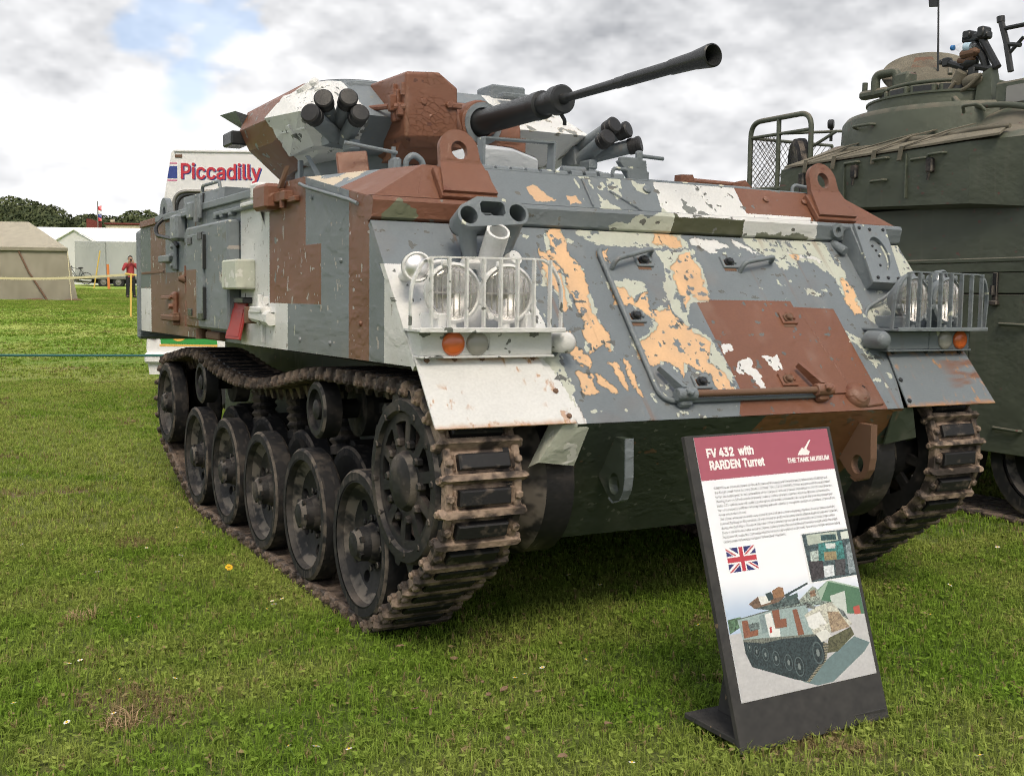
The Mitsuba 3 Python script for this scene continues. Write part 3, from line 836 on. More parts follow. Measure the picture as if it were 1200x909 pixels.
for sx in (-1, 1):
    m = 'white_paint' if sx < 0 else 'blue_paint'
    mir = (lambda q: q) if sx < 0 else mirror
    put(AV, 'lamp_shelf', mir(cat(hull([(-1.43, 0.07, 1.236), (-0.85, 0.07, 1.236), (-1.40, 0.30, 1.236), (-0.84, 0.30, 1.236), (-1.43, 0.07, 1.244), (-0.85, 0.07, 1.244), (-1.40, 0.30, 1.244), (-0.84, 0.30, 1.244)]), bx(-1.43, -0.85, 0.064, 0.070, 1.234, 1.252, 0.002), bx(-1.33, -1.30, 0.13, 0.30, 1.245, 1.30), bx(-0.98, -0.95, 0.13, 0.30, 1.245, 1.30))), m, False)
    sb = put(AV, 'signal_box', mir(cat(bx(-1.395, -0.865, 0.135, 0.27, 1.148, 1.234, 0.006), bx(-1.40, -0.86, 0.128, 0.20, 1.142, 1.150, 0.002), bx(-1.128, -1.122, 0.131, 0.2, 1.152, 1.23, 0.001))), m, False)
    amber, clear = ((-1.272, -1.178) if sx < 0 else (1.325, 1.225))
    for q, mm, nm in ((amber, 'amber_lens', 'amber_lens'), (clear, 'clear_lens', 'clear_lens')):
        put(sb, nm, lathe([(0.043, 0), (0.043, 0.008), (0.038, 0.014), (0.034, 0.014), (0.030, 0.018), (0.012, 0.020)], (q, 0.137, 1.193), (0, -1, 0), 24), mm, 60, 'orange indicator lens' if nm[0] == 'a' else 'clear sidelight lens')
    put(AV, 'shelf_knob', mir(cat(cyl((-0.86, 0.17, 1.19), (-0.80, 0.17, 1.19), 0.020, n=14), cyl((-0.815, 0.105, 1.195), (-0.815, 0.21, 1.195), 0.040, n=20, c=0.010), ball((-0.815, 0.11, 1.195), (0.034, 0.02, 0.034)))), m, 50)
    for i, q in enumerate((-1.262, -1.045)):
        hx, hy, hz = q, 0.155, 1.372
        dirn = (-0.05, -1, 0.02)
        hl = put(AV, 'headlamp', mir(cat(lathe([(0.045, -0.12), (0.085, -0.075), (0.106, -0.02), (0.108, 0.0), (0.098, 0.008), (0.094, 0.0), (0.094, -0.006)], (hx, hy, hz), dirn, 36, close=False),
                                         cyl((hx, hy + 0.02, hz - 0.10), (hx, hy + 0.02, 1.244), 0.02, n=12), *[bx(hx - 0.012 + 0.109 * math.cos(t), hx + 0.012 + 0.109 * math.cos(t), hy - 0.012, hy + 0.01, hz - 0.012 + 0.109 * math.sin(t), hz + 0.012 + 0.109 * math.sin(t)) for t in (1.9, 4.0, 6.0)])), m, 40)
        put(hl, 'reflector', mir(lathe([(0.094, -0.004), (0.088, -0.025), (0.07, -0.05), (0.04, -0.068), (0.012, -0.074)], (hx, hy, hz), dirn, 36, close=False)), 'mirror_bowl', True)
        put(hl, 'bulb_shield', mir(lathe([(0.012, -0.074), (0.020, -0.05), (0.020, -0.030), (0.0001, -0.026)], (hx, hy, hz), dirn, 16, close=False)), 'steel', 40)
        gl_ = lathe([(0.093, -0.002), (0.085, 0.006), (0.06, 0.014), (0.03, 0.018), (0.0005, 0.019)], (hx, hy, hz), dirn, 36, close=False)
        put(hl, 'lens', mir(gl_), 'lamp_glass', True)
        ribs = [bx(hx + t - 0.0025, hx + t + 0.0025, hy - 0.004, hy - 0.001, hz - 0.9 * math.sqrt(0.092 ** 2 - t * t), hz + 0.9 * math.sqrt(0.092 ** 2 - t * t), 0.0005) for t in np.linspace(-0.066, 0.066, 7)]
        put(hl, 'lens_rib', mir(cat(ribs)), 'clear_lens', False)
        put(hl, 'lens_rib', mir(bx(hx - 0.088, hx + 0.088, hy - 0.005, hy - 0.002, hz - 0.003, hz + 0.003, 0.0005)), 'clear_lens', False)
    ml = put(AV, 'marker_lamp', mir(cat(lathe([(0.03, -0.07), (0.052, -0.03), (0.056, 0.0), (0.050, 0.005), (0.044, 0.0)], (-1.352, 0.27, 1.462), (-0.15, -1, -0.05), 24, close=False), cyl((-1.35, 0.33, 1.45), (-1.34, 0.42, 1.43), 0.022, n=10))), m, 40)
    put(ml, 'reflector', mir(lathe([(0.045, 0.0), (0.036, -0.02), (0.012, -0.03)], (-1.352, 0.27, 1.462), (-0.15, -1, -0.05), 24)), 'mirror_bowl', True)
    put(AV, 'cable', mir(rod(bend([(-1.34, 0.33, 1.45), (-1.20, 0.36, 1.50), (-1.08, 0.33, 1.40), (-0.93, 0.34, 1.33), (-0.90, 0.30, 1.25)], 0.06, 5), 0.009, 8)), m, 60)
    # slatted guard: a bent frame and eight flat bars
    gy = 0.075
    ring = bend([(-1.45, gy + 0.03, 1.246), (-1.452, gy + 0.02, 1.40), (-1.405, gy + 0.01, 1.492), (-0.92, gy + 0.01, 1.497), (-0.855, gy + 0.02, 1.41), (-0.85, gy + 0.03, 1.246)], 0.06, 5)
    g = put(AV, 'headlamp_guard', mir(cat([hull([a + np.array([0, o, 0]) + r for a in (p0, p1) for o in (-0.009, 0.009) for r in (np.array([-0.003, 0, 0.003]), np.array([0.003, 0, -0.003]), np.array([0.003, 0, 0.003]), np.array([-0.003, 0, -0.003]))]) for p0, p1 in zip(ring, ring[1:])])), m, False)
    for q in np.linspace(-1.385, -0.915, 8):
        put(g, 'guard_bar', mir(hull([(q + a, gy + b, z) for z, top in ((1.246, 0), (1.494, 1)) for a in (-0.0035, 0.0035) for b in (-0.010, 0.010)])), m, False)

# cluster of four smoke tubes above the right-hand lamps
tube_c = np.array([-1.005, 0.35, 1.68])
td = np.array([-0.06, -0.93, 0.36]); td /= np.linalg.norm(td)
fr_ = frame(tube_c, (1, 0, 0), np.cross(td, (1, 0, 0)))
if fr_[2, 1] < 0:
    fr_ = frame(tube_c, (1, 0, 0), -np.cross(td, (1, 0, 0)))
fr_[:3, 2] = td
outer = unary_union([Point(-0.105, -0.018).buffer(0.047, 12), Point(0.105, 0.0).buffer(0.047, 12), sbox(-0.055, -0.02, 0.055, 0.048).buffer(0.012)]).convex_hull
body = hull(np.vstack([np.c_[np.array(outer.exterior.coords), np.zeros(len(outer.exterior.coords))], np.c_[np.array(outer.exterior.coords) * 0.97, np.full(len(outer.exterior.coords), -0.10)]]))
foot = union(hull([(-0.105 + 0.045 * math.cos(t), -0.018 + 0.045 * math.sin(t), -0.03) for t in np.arange(16) * math.pi / 8] + [(-0.065, -0.20, -0.17), (-0.035, -0.20, -0.17), (-0.065, -0.15, -0.21), (-0.03, -0.15, -0.21)]),
             hull([(0.105 + 0.045 * math.cos(t), 0.045 * math.sin(t), -0.03) for t in np.arange(16) * math.pi / 8] + [(0.075, -0.19, -0.17), (0.04, -0.19, -0.17), (0.075, -0.14, -0.21), (0.04, -0.14, -0.21)]))
holes = [cyl((-0.105, -0.018, -0.12), (-0.105, -0.018, 0.05), 0.036, n=20), cyl((0.105, 0, -0.12), (0.105, 0, 0.05), 0.036, n=20), bx(-0.052, 0.052, -0.016, 0.042, -0.12, 0.05, 0.012)]
blk = minus(union(body, foot), *holes)
tc = put(AV, 'smoke_tube_block', at(fr_, blk), 'blue_paint', 30, 'grey block with two round mouths and one square mouth above the white headlamps')
put(tc, 'tube_lining', at(fr_, cat(cyl((-0.105, -0.018, -0.118), (-0.105, -0.018, -0.10), 0.0355, n=20), cyl((0.105, 0, -0.118), (0.105, 0, -0.10), 0.0355, n=20), bx(-0.05, 0.05, -0.014, 0.04, -0.118, -0.10, 0.01))), 'dark_void', False)
low = minus(cyl((0.012, -0.19, -0.21), (0.0, -0.085, 0.014), 0.046, n=24), cyl((0.006, -0.125, -0.07), (-0.001, -0.068, 0.05), 0.036, n=24))
put(tc, 'lower_tube', at(fr_, low), 'white_paint', 30, 'white round tube below the grey block')
put(AV, 'bracket_foot', at(GL, cat(bx(-1.10, -0.86, 0.70, 0.735, 0, 0.06), cyl((-0.92, 0.72, 0), (-0.90, 0.70, 0.10), 0.035, 0.03, 14))), 'white_paint', 40)

# tow loops on the nose
for sx, mm, lab in ((-1, 'blue_paint', 'worn grey towing eye low on the green part of the nose'), (1, 'rusty_steel', 'brown towing eye at the right of the nose')):
    # an eye plate standing out from the nose, seen edge-on
    ey = Polygon([(0.05, 0.84), (-0.022, 0.838), (-0.026, 0.70), (-0.018, 0.655), (0.005, 0.618), (0.045, 0.605), (0.09, 0.63), (0.16, 0.70)]).buffer(0.005).difference(affinity.scale(Point(0.040, 0.668).buffer(0.034, 16), 1.0, 1.2))
    tw = put(AV, 'towing_eye', at(frame((sx * 0.625 - 0.018, 0, 0), (0, 1, 0), (0, 0, 1)), ext(ey, 0.036)), 'dark_green_paint' if sx < 0 else 'rusty_steel', False, lab)
    edge_ = [(-0.029, 0.845), (-0.033, 0.70), (-0.024, 0.65), (0.0, 0.612), (0.045, 0.598), (0.075, 0.612)]
    put(tw, 'worn_edge', cat(*[hull([(sx * 0.625 + o, a + q, b - q) for a, b in (p0, p1) for o in (-0.0185, 0.0185) for q in (0.0, 0.006)]) for p0, p1 in zip(edge_, edge_[1:])]), mm, False)
# ---- the right-hand side: bins, hinges, latches
bn = put(AV, 'stowage_bin', bx(-1.47, -1.396, 2.44, 3.40, 1.165, 1.750, 0.012), 'side_paint', False)
put(bn, 'bin_panel', bx(-1.482, -1.466, 2.92, 3.30, 1.22, 1.70, 0.004), 'side_paint', False)
for y0, y1, z0, z1 in ((2.93, 3.03, 1.665, 1.705), (3.18, 3.28, 1.645, 1.685), (2.93, 3.03, 1.215, 1.255), (3.18, 3.28, 1.235, 1.275), (2.895, 2.915, 1.50, 1.69), (2.895, 2.915, 1.22, 1.40)):
    put(bn, 'corner_tab', bx(-1.488, -1.468, y0, y1, z0, z1, 0.002), 'gun_black', False)
jb = put(AV, 'junction_box', bx(-1.50, -1.398, 2.16, 2.44, 1.385, 1.535, 0.008), 'pale_paint', False, 'pale green box with chipped edges')
put(jb, 'conduit_plug', cat(cyl((-1.46, 2.44, 1.46), (-1.46, 2.50, 1.46), 0.028, n=14, c=0.004), cyl((-1.46, 2.50, 1.46), (-1.46, 2.54, 1.455), 0.014, n=10)), 'rusty_steel', 40)
put(AV, 'reflector_flap', at(frame((-1.44, 2.375, 1.225), (0.10, -1, 0.0), (0.16, 0.55, 1)), cat(bx(-0.10, 0.10, -0.10, 0.10, -0.006, 0.006, 0.002), bx(-0.085, 0.085, -0.085, 0.06, 0.006, 0.009, 0.001))), 'red_paint', False, 'red flap under the pale green box')
put(AV, 'flap_hinge', bx(-1.45, -1.398, 2.22, 2.40, 1.315, 1.345), 'gun_black', False)
put(AV, 'latch', cat(hull([(-1.40 - a, y, z + 0.034 * b) for y, z in ((2.14, 1.262), (1.83, 1.245)) for a, b in ((0, 0.9), (0.03, 1), (0.045, 0.5), (0.045, -0.5), (0.03, -1), (0, -0.9))]), bx(-1.45, -1.398, 1.90, 2.10, 1.27, 1.30), bx(-1.425, -1.398, 2.03, 2.06, 1.21, 1.36), bx(-1.425, -1.398, 1.94, 1.955, 1.27, 1.35), bx(-1.42, -1.398, 1.99, 2.0, 1.12, 1.23)), 'white_paint', 40)
put(AV, 'latch_pin', bx(-1.46, -1.40, 2.135, 2.16, 1.215, 1.30), 'rusty_steel', False)
put(AV, 'hinge_block', cat(bx(-1.48, -1.398, 1.72, 1.93, 1.755, 1.875, 0.015), bx(-1.44, -1.398, 1.55, 1.74, 1.785, 1.83), cyl((-1.425, 1.62, 1.755), (-1.425, 1.62, 1.84), 0.016, n=12), bx(-1.425, -1.398, 1.45, 1.56, 1.775, 1.80)), 'brown_paint', False)
put(AV, 'hinge_spike', hull([(-1.41, 1.66, 1.85), (-1.43, 1.66, 1.85), (-1.41, 1.70, 1.85), (-1.43, 1.70, 1.85), (-1.40, 1.60, 1.945), (-1.415, 1.62, 1.945), (-1.40, 1.63, 1.945)]), 'rusty_steel', False)
put(AV, 'bracket', cat(bx(-1.455, -1.398, 1.95, 2.06, 1.82, 1.90, 0.01), bx(-1.44, -1.398, 1.98, 2.30, 1.80, 1.82, 0.004), hull([(-1.40, 2.0, 1.70), (-1.40, 2.02, 1.70), (-1.44, 1.98, 1.80), (-1.40, 2.12, 1.80), (-1.44, 2.0, 1.80), (-1.40, 2.1, 1.80)])), 'white_paint', False)
put(AV, 'edge_rail', rod(bend([(-1.412, 1.42, 1.848), (-1.416, 1.30, 1.822), (-1.412, 0.80, 1.735), (-1.408, 0.72, 1.715)], 0.05), 0.008, 8), 'blue_paint', 60)
put(AV, 'edge_rail', cat(bx(-1.418, -1.398, 2.06, 4.55, 1.845, 1.885, 0.004), bx(-1.43, -1.398, 2.10, 2.9, 1.79, 1.812, 0.004)), 'blue_paint', False)
put(AV, 'edge_rail', bx(-1.418, -1.398, 4.55, 5.10, 1.835, 1.880, 0.004), 'brown_paint', False)
for y, z, m in ((3.45, 1.62, 'blue_paint'), (3.47, 1.50, 'brown_paint'), (3.46, 1.40, 'brown_paint'), (3.46, 1.29, 'brown_paint'), (3.47, 1.20, 'brown_paint'), (3.45, 1.70, 'blue_paint')):
    put(AV, 'hinge_lug', cat(bx(-1.44, -1.398, y - 0.02, y + 0.10, z - 0.025, z + 0.02, 0.006), cyl((-1.44, y + 0.03, z - 0.035), (-1.44, y + 0.03, z + 0.03), 0.016, n=10), bolt((-1.40, y + 0.14, z), (-1, 0, 0), 0.018, 0.02)), m, False)
put(AV, 'bolt_cover', lathe([(0.02, 0), (0.03, 0.05), (0.012, 0.085)], (-1.40, 3.53, 1.45), (-1, 0, 0), 12), 'rusty_steel', 30)
for y, z, m in ((3.95, 1.60, 'blue_paint'), (3.97, 1.28, 'brown_paint')):
    hp = put(AV, 'hasp', cat(bx(-1.43, -1.398, y - 0.05, y + 0.05, z - 0.095, z + 0.095, 0.02), bx(-1.45, -1.398, y + 0.02, y + 0.35, z - 0.035, z + 0.01, 0.006) if z > 1.5 else bx(-1.44, -1.398, y + 0.05, y + 0.30, z + 0.045, z + 0.07, 0.004)), m, False)
    put(hp, 'bolt', cat(bolt((-1.43, y, z + 0.06), (-1, 0, 0), 0.016, 0.016), bolt((-1.43, y, z - 0.06), (-1, 0, 0), 0.016, 0.016), bolt((-1.43, y, z), (-1, 0, 0), 0.02, 0.025)), m, False)
put(AV, 'bar_catch', cat(bx(-1.45, -1.398, 3.88, 4.25, 1.185, 1.225, 0.008), bx(-1.44, -1.398, 3.9, 3.95, 1.16, 1.24)), 'rusty_steel', False)
put(AV, 'cable_loop', rod(bend([(-1.41, 4.30, 1.86), (-1.47, 4.28, 1.80), (-1.47, 4.22, 1.74), (-1.43, 3.95, 1.71), (-1.41, 3.88, 1.66)], 0.05), 0.013, 8), 'gun_black', 60)
put(AV, 'padlock_box', bx(-1.47, -1.398, 3.66, 3.84, 1.69, 1.85, 0.015), 'blue_paint', False)
put(AV, 'padlock_box', cat(bx(-1.46, -1.398, 3.30, 3.42, 1.80, 1.90, 0.01), bx(-1.44, -1.398, 3.42, 3.66, 1.83, 1.86, 0.005), cyl((-1.43, 3.27, 1.78), (-1.43, 3.27, 1.93), 0.02, n=10), cyl((-1.43, 3.20, 1.80), (-1.43, 3.20, 1.93), 0.014, n=10)), 'blue_paint', False)
put(AV, 'hull_seam', bx(-1.405, -1.398, 4.35, 5.12, 1.50, 1.515, 0.002), 'rusty_steel', False)
for y in (2.52, 2.70, 2.84):
    put(AV, 'edge_clamp', bx(-1.43, -1.398, y, y + 0.06, 1.775, 1.80, 0.005), 'blue_paint', False)
put(AV, 'drain_lug', cat(bx(-1.44, -1.398, 2.75, 3.05, 1.105, 1.15, 0.008), cyl((-1.43, 3.2, 1.10), (-1.43, 3.2, 1.16), 0.03, n=12)), 'rusty_steel', False)
put(AV, 'rear_door', cat(bx(-1.40, -0.1, 5.30, 5.36, 1.02, 1.83, 0.02), cyl((-1.38, 5.23, 1.1), (-1.38, 5.23, 1.7), 0.03, n=12), bx(-1.36, -1.2, 5.16, 5.31, 1.30, 1.40), bx(-1.36, -1.2, 5.16, 5.31, 1.66, 1.74)), 'blue_paint', False)
put(AV, 'rivet', cat([lathe([(0.012, 0), (0.010, 0.006), (0.004, 0.009)], (-1.40, y, z), (-1, 0, 0), 8) for y, z in ((1.05, 1.16), (1.28, 1.78), (0.92, 1.50), (1.45, 1.16), (0.70, 1.25))]), 'side_paint', False)

# ---- on the roof
rb = put(AV, 'roof_box', hull([(-1.30, 3.18, 1.88), (-1.05, 3.18, 1.88), (-1.30, 4.22, 1.88), (-1.05, 4.22, 1.88), (-1.29, 3.17, 1.985), (-1.06, 3.17, 1.985), (-1.29, 4.24, 2.0), (-1.06, 4.24, 2.0)]), 'blue_paint', False)
put(rb, 'box_handle', rod(bend([(-1.26, 3.86, 1.99), (-1.26, 3.84, 2.045), (-1.26, 3.42, 2.04), (-1.26, 3.40, 1.985)], 0.03), 0.011, 8), 'blue_paint', 60)
put(rb, 'box_seam', bx(-1.304, -1.29, 3.66, 3.675, 1.885, 1.985, 0.002), 'gun_black', False)
le = union(lathe([(0.135, -0.02), (0.135, 0.02)], (-1.33, 4.60, 1.885), (1, 0, 0), 32), bx(-1.35, -1.31, 4.46, 4.74, 1.80, 1.885))
put(AV, 'lifting_eye', minus(le, cyl((-1.4, 4.58, 1.905), (-1.2, 4.58, 1.905), 0.055, n=20)), 'blue_paint', 30)
put(AV, 'leaning_board', at(frame((-1.02, 1.80, 1.985), (0.90, -0.26, 0.10), (0.02, 0.30, 0.95)), bx(-0.075, 0.075, -0.065, 0.068, -0.03, 0.03, 0.006)), 'brown_paint', False)
put(AV, 'roof_step', hull([(-1.23, 1.0, 1.79), (-1.17, 0.98, 1.79), (-1.23, 1.0, 1.872), (-1.17, 0.98, 1.880), (-0.98, 1.05, 1.89), (-0.98, 1.25, 1.89), (-1.20, 1.45, 1.88), (-0.98, 1.05, 1.84), (-1.20, 1.45, 1.84)]), 'blue_paint', False)
put(AV, 'roof_hoop', rod(bend([(-0.80, 1.68, 1.88), (-0.80, 1.66, 2.02), (-0.76, 1.66, 2.05), (-0.71, 1.66, 2.02), (-0.70, 1.68, 1.88)], 0.04), 0.016, 8), 'blue_paint', 60)
put(AV, 'roof_catch', cat(bx(-0.86, -0.82, 1.66, 1.75, 1.88, 2.03, 0.01), rod([(-1.10, 1.70, 2.085), (-0.83, 1.70, 2.055)], 0.009, 8), cyl((-0.84, 1.72, 2.0), (-0.84, 1.72, 2.085), 0.012, n=8)), 'blue_paint', 40)
put(AV, 'roof_knob', ball((-0.93, 1.5, 1.91), (0.06, 0.08, 0.035)), 'blue_paint', 40)
put(AV, 'hatch_cushion', at(np.eye(4), hull(np.vstack([[(x, y, z) for x, z in ((-0.63, 1.90), (-0.60, 2.02), (-0.53, 2.085), (-0.46, 2.105), (-0.30, 2.103), (-0.16, 2.065), (-0.14, 2.02), (-0.14, 1.90))] for y in (1.52, 1.72)] + [[(x * 0.97 - 0.01, y, z - 0.02) for x, z in ((-0.60, 2.02), (-0.46, 2.10), (-0.30, 2.098), (-0.16, 2.06))] for y in (1.48, 1.80)]))), 'pale_grey', 40, 'smooth pale grey hump of a hatch behind the ledge')
fb = [(-0.638, 1.15, 1.88), (-0.634, 1.15, 2.082), (-0.262, 1.15, 2.086), (-0.272, 1.15, 1.88)]
put(AV, 'roof_bracket', cat(*[hull([np.array(a) + o for a in (p0, p1) for o in ((-0.006, 0.0, -0.004), (0.006, 0.0, 0.004), (-0.006, 0.06, 0.004), (0.006, 0.06, -0.004))]) for p0, p1 in zip(fb, fb[1:])]), 'blue_paint', False)
for i, q in enumerate(np.linspace(-0.80, -0.14, 10)):
    put(AV, 'roof_hinge', cat(cyl((q - 0.028, 0.815, 1.897), (q + 0.028, 0.815, 1.897), 0.017 + 0.006 * (i > 5), n=10), bx(q - 0.02, q + 0.02, 0.80, 0.90, 1.876, 1.895, 0.004)), 'blue_paint', False)
put(AV, 'roof_hinge', cat(cyl((-0.42, 0.83, 1.915), (-0.30, 0.83, 1.918), 0.022, n=12, c=0.004), hull([(-0.28, 0.82, 1.88), (-0.18, 0.82, 1.88), (-0.27, 0.84, 1.935), (-0.20, 0.84, 1.925), (-0.26, 0.90, 1.88), (-0.2, 0.9, 1.88)]), rod(bend([(-0.155, 0.83, 1.885), (-0.15, 0.83, 1.945), (-0.07, 0.83, 1.942), (-0.06, 0.83, 1.885)], 0.02), 0.009, 8)), 'blue_paint', 40)
pv = put(AV, 'pivot_bracket', cat(hull([(-0.03, 0.83, 1.88), (0.045, 0.83, 1.88), (0.03, 0.83, 1.99), (-0.05, 0.83, 1.965), (-0.11, 0.83, 1.99), (-0.11, 0.83, 1.975), (-0.03, 0.87, 1.88), (0.045, 0.87, 1.88), (0.03, 0.87, 1.99), (-0.11, 0.87, 1.98)]), bx(-0.012, 0.02, 0.835, 0.865, 1.97, 2.035, 0.008), bx(-0.10, -0.01, 0.83, 0.87, 1.985, 2.0)), 'blue_paint', False)
put(pv, 'pivot_pin', cyl((0.01, 0.85, 2.012), (0.14, 0.85, 2.008), 0.009, n=10), 'blue_paint', 40)
put(AV, 'roof_lath', cat(bx(0.05, 0.68, 0.86, 0.90, 1.882, 1.912, 0.006), bx(0.045, 0.068, 0.855, 0.905, 1.90, 1.945, 0.004)), 'blue_paint', False)
put(AV, 'roof_grip', cat(hull([(0.30, 0.93, 1.89), (0.41, 0.93, 1.89), (0.305, 0.93, 1.955), (0.375, 0.93, 1.958), (0.30, 0.98, 1.89), (0.41, 0.98, 1.89), (0.305, 0.98, 1.955), (0.375, 0.98, 1.958)]), cyl((0.37, 0.955, 1.93), (0.64, 0.955, 1.926), 0.016, n=10), hull([(0.62, 0.93, 1.89), (0.74, 0.93, 1.89), (0.62, 0.93, 1.935), (0.70, 0.93, 1.952), (0.74, 0.93, 1.92), (0.62, 0.98, 1.89), (0.74, 0.98, 1.89), (0.70, 0.98, 1.952)])), 'brown_paint', False)
put(AV, 'roof_loop', rod(bend([(1.05, 0.98, 1.88), (1.05, 0.98, 1.955), (1.20, 0.98, 1.945), (1.21, 0.98, 1.87)], 0.03), 0.009, 8), 'blue_paint', 60)
put(AV, 'roof_edge_trim', cat(bx(-0.86, 0.02, 0.735, 0.80, 1.880, 1.892, 0.003), bx(0.06, 1.10, 0.74, 0.86, 1.878, 1.890, 0.003), *[bx(q, q + 0.05, 0.80, 0.86, 1.89, 1.905 + 0.012 * (i % 3), 0.004) for i, q in enumerate(np.linspace(-1.0, -0.84, 4))]), 'blue_paint', False)

# ------------------------------------------------------------------ turret
def turret_fn(p, n, uv):
    x, y, z = F3(p)
    e = noise(x * 60, y * 60, z * 60) - 0.5
    yy, xx = y + 0.01 * e, x + 0.01 * e
    c = mi.Color3f(BLUE)
    c = pick((xx < -0.30) & (yy > 3.28), BROWN, c)
    c = pick((xx < -0.66) & (yy < 3.28), WHITE, c)
    c = pick((xx > 0.22) & (yy < 3.0), WHITE, c)
    f = fbm(x * 16, y * 16, z * 16, 4)
    c = pick((f > 0.66) & (xx > 0.2), (0.40, 0.36, 0.29), c)
    c = pick((f > 0.70), (0.18, 0.19, 0.18), c)
    return worn(x, y, z, c)


def crackle_bump(p, n, uv):
    x, y, z = F3(p)
    q = x + 0.7 * y
    w = 0.05 * (fbm(q * 9, z * 9, 2.0, 3) - 0.5)
    a, b, _ = mikit.voronoi((q + 1.6 * w) * 24, (z - w) * 34)
    return 0.0042 * smoothstep(0.12, 0.0, b - a) * smoothstep(0.30, 0.55, fbm(x * 8, y * 8, z * 8, 2)) + 0.0015 * fbm(x * 70, y * 70, z * 70, 3)


painted('turret_paint', turret_fn, 0.42)
mat('crackled_brown', two(bump(P(mikit.proc(plain_paint((0.180, 0.077, 0.045), (0.11, 0.045, 0.03), 0.74)), 0.40), crackle_bump)))

TU = put(AV, 'turret', hull(
    [(-0.72, 3.95, 2.12), (-0.78, 3.4, 2.14), (-0.80, 2.95, 2.19), (-0.62, 2.72, 2.19), (0.62, 2.72, 2.19), (0.80, 2.95, 2.19), (0.78, 3.4, 2.14), (0.72, 3.95, 2.12), (0.35, 4.25, 2.11), (-0.35, 4.25, 2.11), (-0.93, 3.95, 2.30), (-0.94, 3.4, 2.29), (0.93, 3.95, 2.30), (-0.72, 4.32, 2.30), (0.72, 4.32, 2.30)] +
    [(-0.98, 4.0, 2.43), (-1.0, 3.30, 2.415), (-0.99, 2.72, 2.37), (-0.74, 2.50, 2.36), (0.74, 2.50, 2.36), (0.99, 2.72, 2.37), (1.0, 3.30, 2.415), (0.98, 4.0, 2.43), (0.80, 4.40, 2.44), (0.4, 4.62, 2.45), (-0.4, 4.62, 2.45), (-0.80, 4.40, 2.44)] +
    [(-0.925, 4.0, 2.555), (-0.92, 3.35, 2.545), (-0.74, 4.38, 2.57), (0.92, 3.95, 2.55), (-0.74, 3.95, 2.66), (-0.76, 3.35, 2.655), (-0.73, 3.0, 2.62), (-0.60, 2.90, 2.61), (0.55, 2.86, 2.61), (0.72, 2.98, 2.61), (0.74, 3.9, 2.64), (0.4, 4.25, 2.64), (-0.4, 4.25, 2.66)]), 'turret_paint', False)
put(TU, 'turret_ring', lathe([(0.80, 1.87), (0.82, 1.90), (0.82, 2.06), (0.76, 2.08), (0.76, 2.20)], (0, 3.40, 0), (0, 0, 1), 64), 'blue_paint', 30)
put(TU, 'ring_strap', cat(bx(-0.865, -0.84, 3.1, 3.14, 1.9, 2.16, 0.004), hull([(-0.86, 2.95, 2.17), (-0.86, 2.93, 2.17), (-0.80, 2.70, 1.90), (-0.80, 2.66, 1.90), (-0.83, 2.70, 1.90), (-0.88, 2.95, 2.17)])), 'blue_paint', False)
# white cheek box on the right front
cb = put(TU, 'cheek_box', hull([(-1.012, 3.32, 2.42), (-1.022, 2.62, 2.365), (-0.80, 2.50, 2.345), (-0.865, 2.84, 2.215), (-0.865, 3.30, 2.20), (-0.70, 2.62, 2.20), (-0.70, 3.3, 2.5), (-0.76, 2.84, 2.585), (-0.90, 3.30, 2.56), (-0.70, 2.90, 2.595)]), 'white_paint', False, 'white cheek of the turret behind the left smoke launchers')
put(cb, 'box_hasp', at(frame((-0.955, 2.94, 2.305), (0, -1, -0.05), (-0.6, 0, 1)), cat(bx(-0.22, 0.22, -0.006, 0.006, 0, 0.006), bx(-0.02, 0.02, -0.05, 0.04, 0, 0.02, 0.004))), 'white_paint', False)
for y, z in ((3.2, 2.56), (3.05, 2.53), (2.95, 2.585), (2.86, 2.535)):
    put(cb, 'cheek_stud', lathe([(0.03, 0), (0.03, 0.02), (0.02, 0.03)], (-0.82, y, z), (-0.6, -0.3, 0.75), 12), 'white_paint', 30)
put(cb, 'roof_eye', at(frame((-0.83, 3.10, 2.585), (0.75, -0.35, 0.55), (0.1, 1, 0.1)), trimesh.creation.annulus(0.030, 0.055, 0.03)), 'white_paint', 30)
# big brown sight housing and mantlet
sh_pts = [(-0.49, 2.37, 2.25), (-0.49, 2.36, 2.57), (-0.31, 2.37, 2.585), (-0.205, 2.38, 2.52), (-0.20, 2.38, 2.27), (-0.24, 2.41, 2.225), (-0.45, 2.41, 2.21), (-0.49, 3.05, 2.24), (-0.49, 2.90, 2.585), (-0.31, 2.90, 2.595), (-0.20, 2.90, 2.50), (-0.20, 3.05, 2.20), (-0.45, 3.05, 2.16)]
sh = hull(np.vstack([ball(q, 0.022, 2).vertices for q in sh_pts]))
SHk = put(TU, 'sight_housing', sh, 'crackled_brown', 40, 'brown armoured sight box with cracked paint')
put(SHk, 'hinge_fitting', cat(bx(-0.535, -0.49, 2.40, 2.50, 2.33, 2.50, 0.006), bx(-0.57, -0.50, 2.42, 2.46, 2.38, 2.47, 0.006), bx(-0.545, -0.51, 2.36, 2.40, 2.35, 2.42, 0.006), bx(-0.53, -0.49, 2.47, 2.49, 2.45, 2.54), bx(-0.53, -0.50, 2.355, 2.375, 2.46, 2.53, 0.004), cyl((-0.53, 2.44, 2.33), (-0.53, 2.44, 2.50), 0.016, n=10), cyl((-0.55, 2.40, 2.40), (-0.50, 2.36, 2.40), 0.020, n=10), rod([(-0.56, 2.46, 2.41), (-0.62, 2.62, 2.415)], 0.016, 8)), 'brown_paint', False)
put(SHk, 'front_bolt', lathe([(0.020, 0), (0.020, 0.012), (0.014, 0.018)], (-0.40, 2.356, 2.435), (0, -1, 0), 16), 'brown_paint', 40)
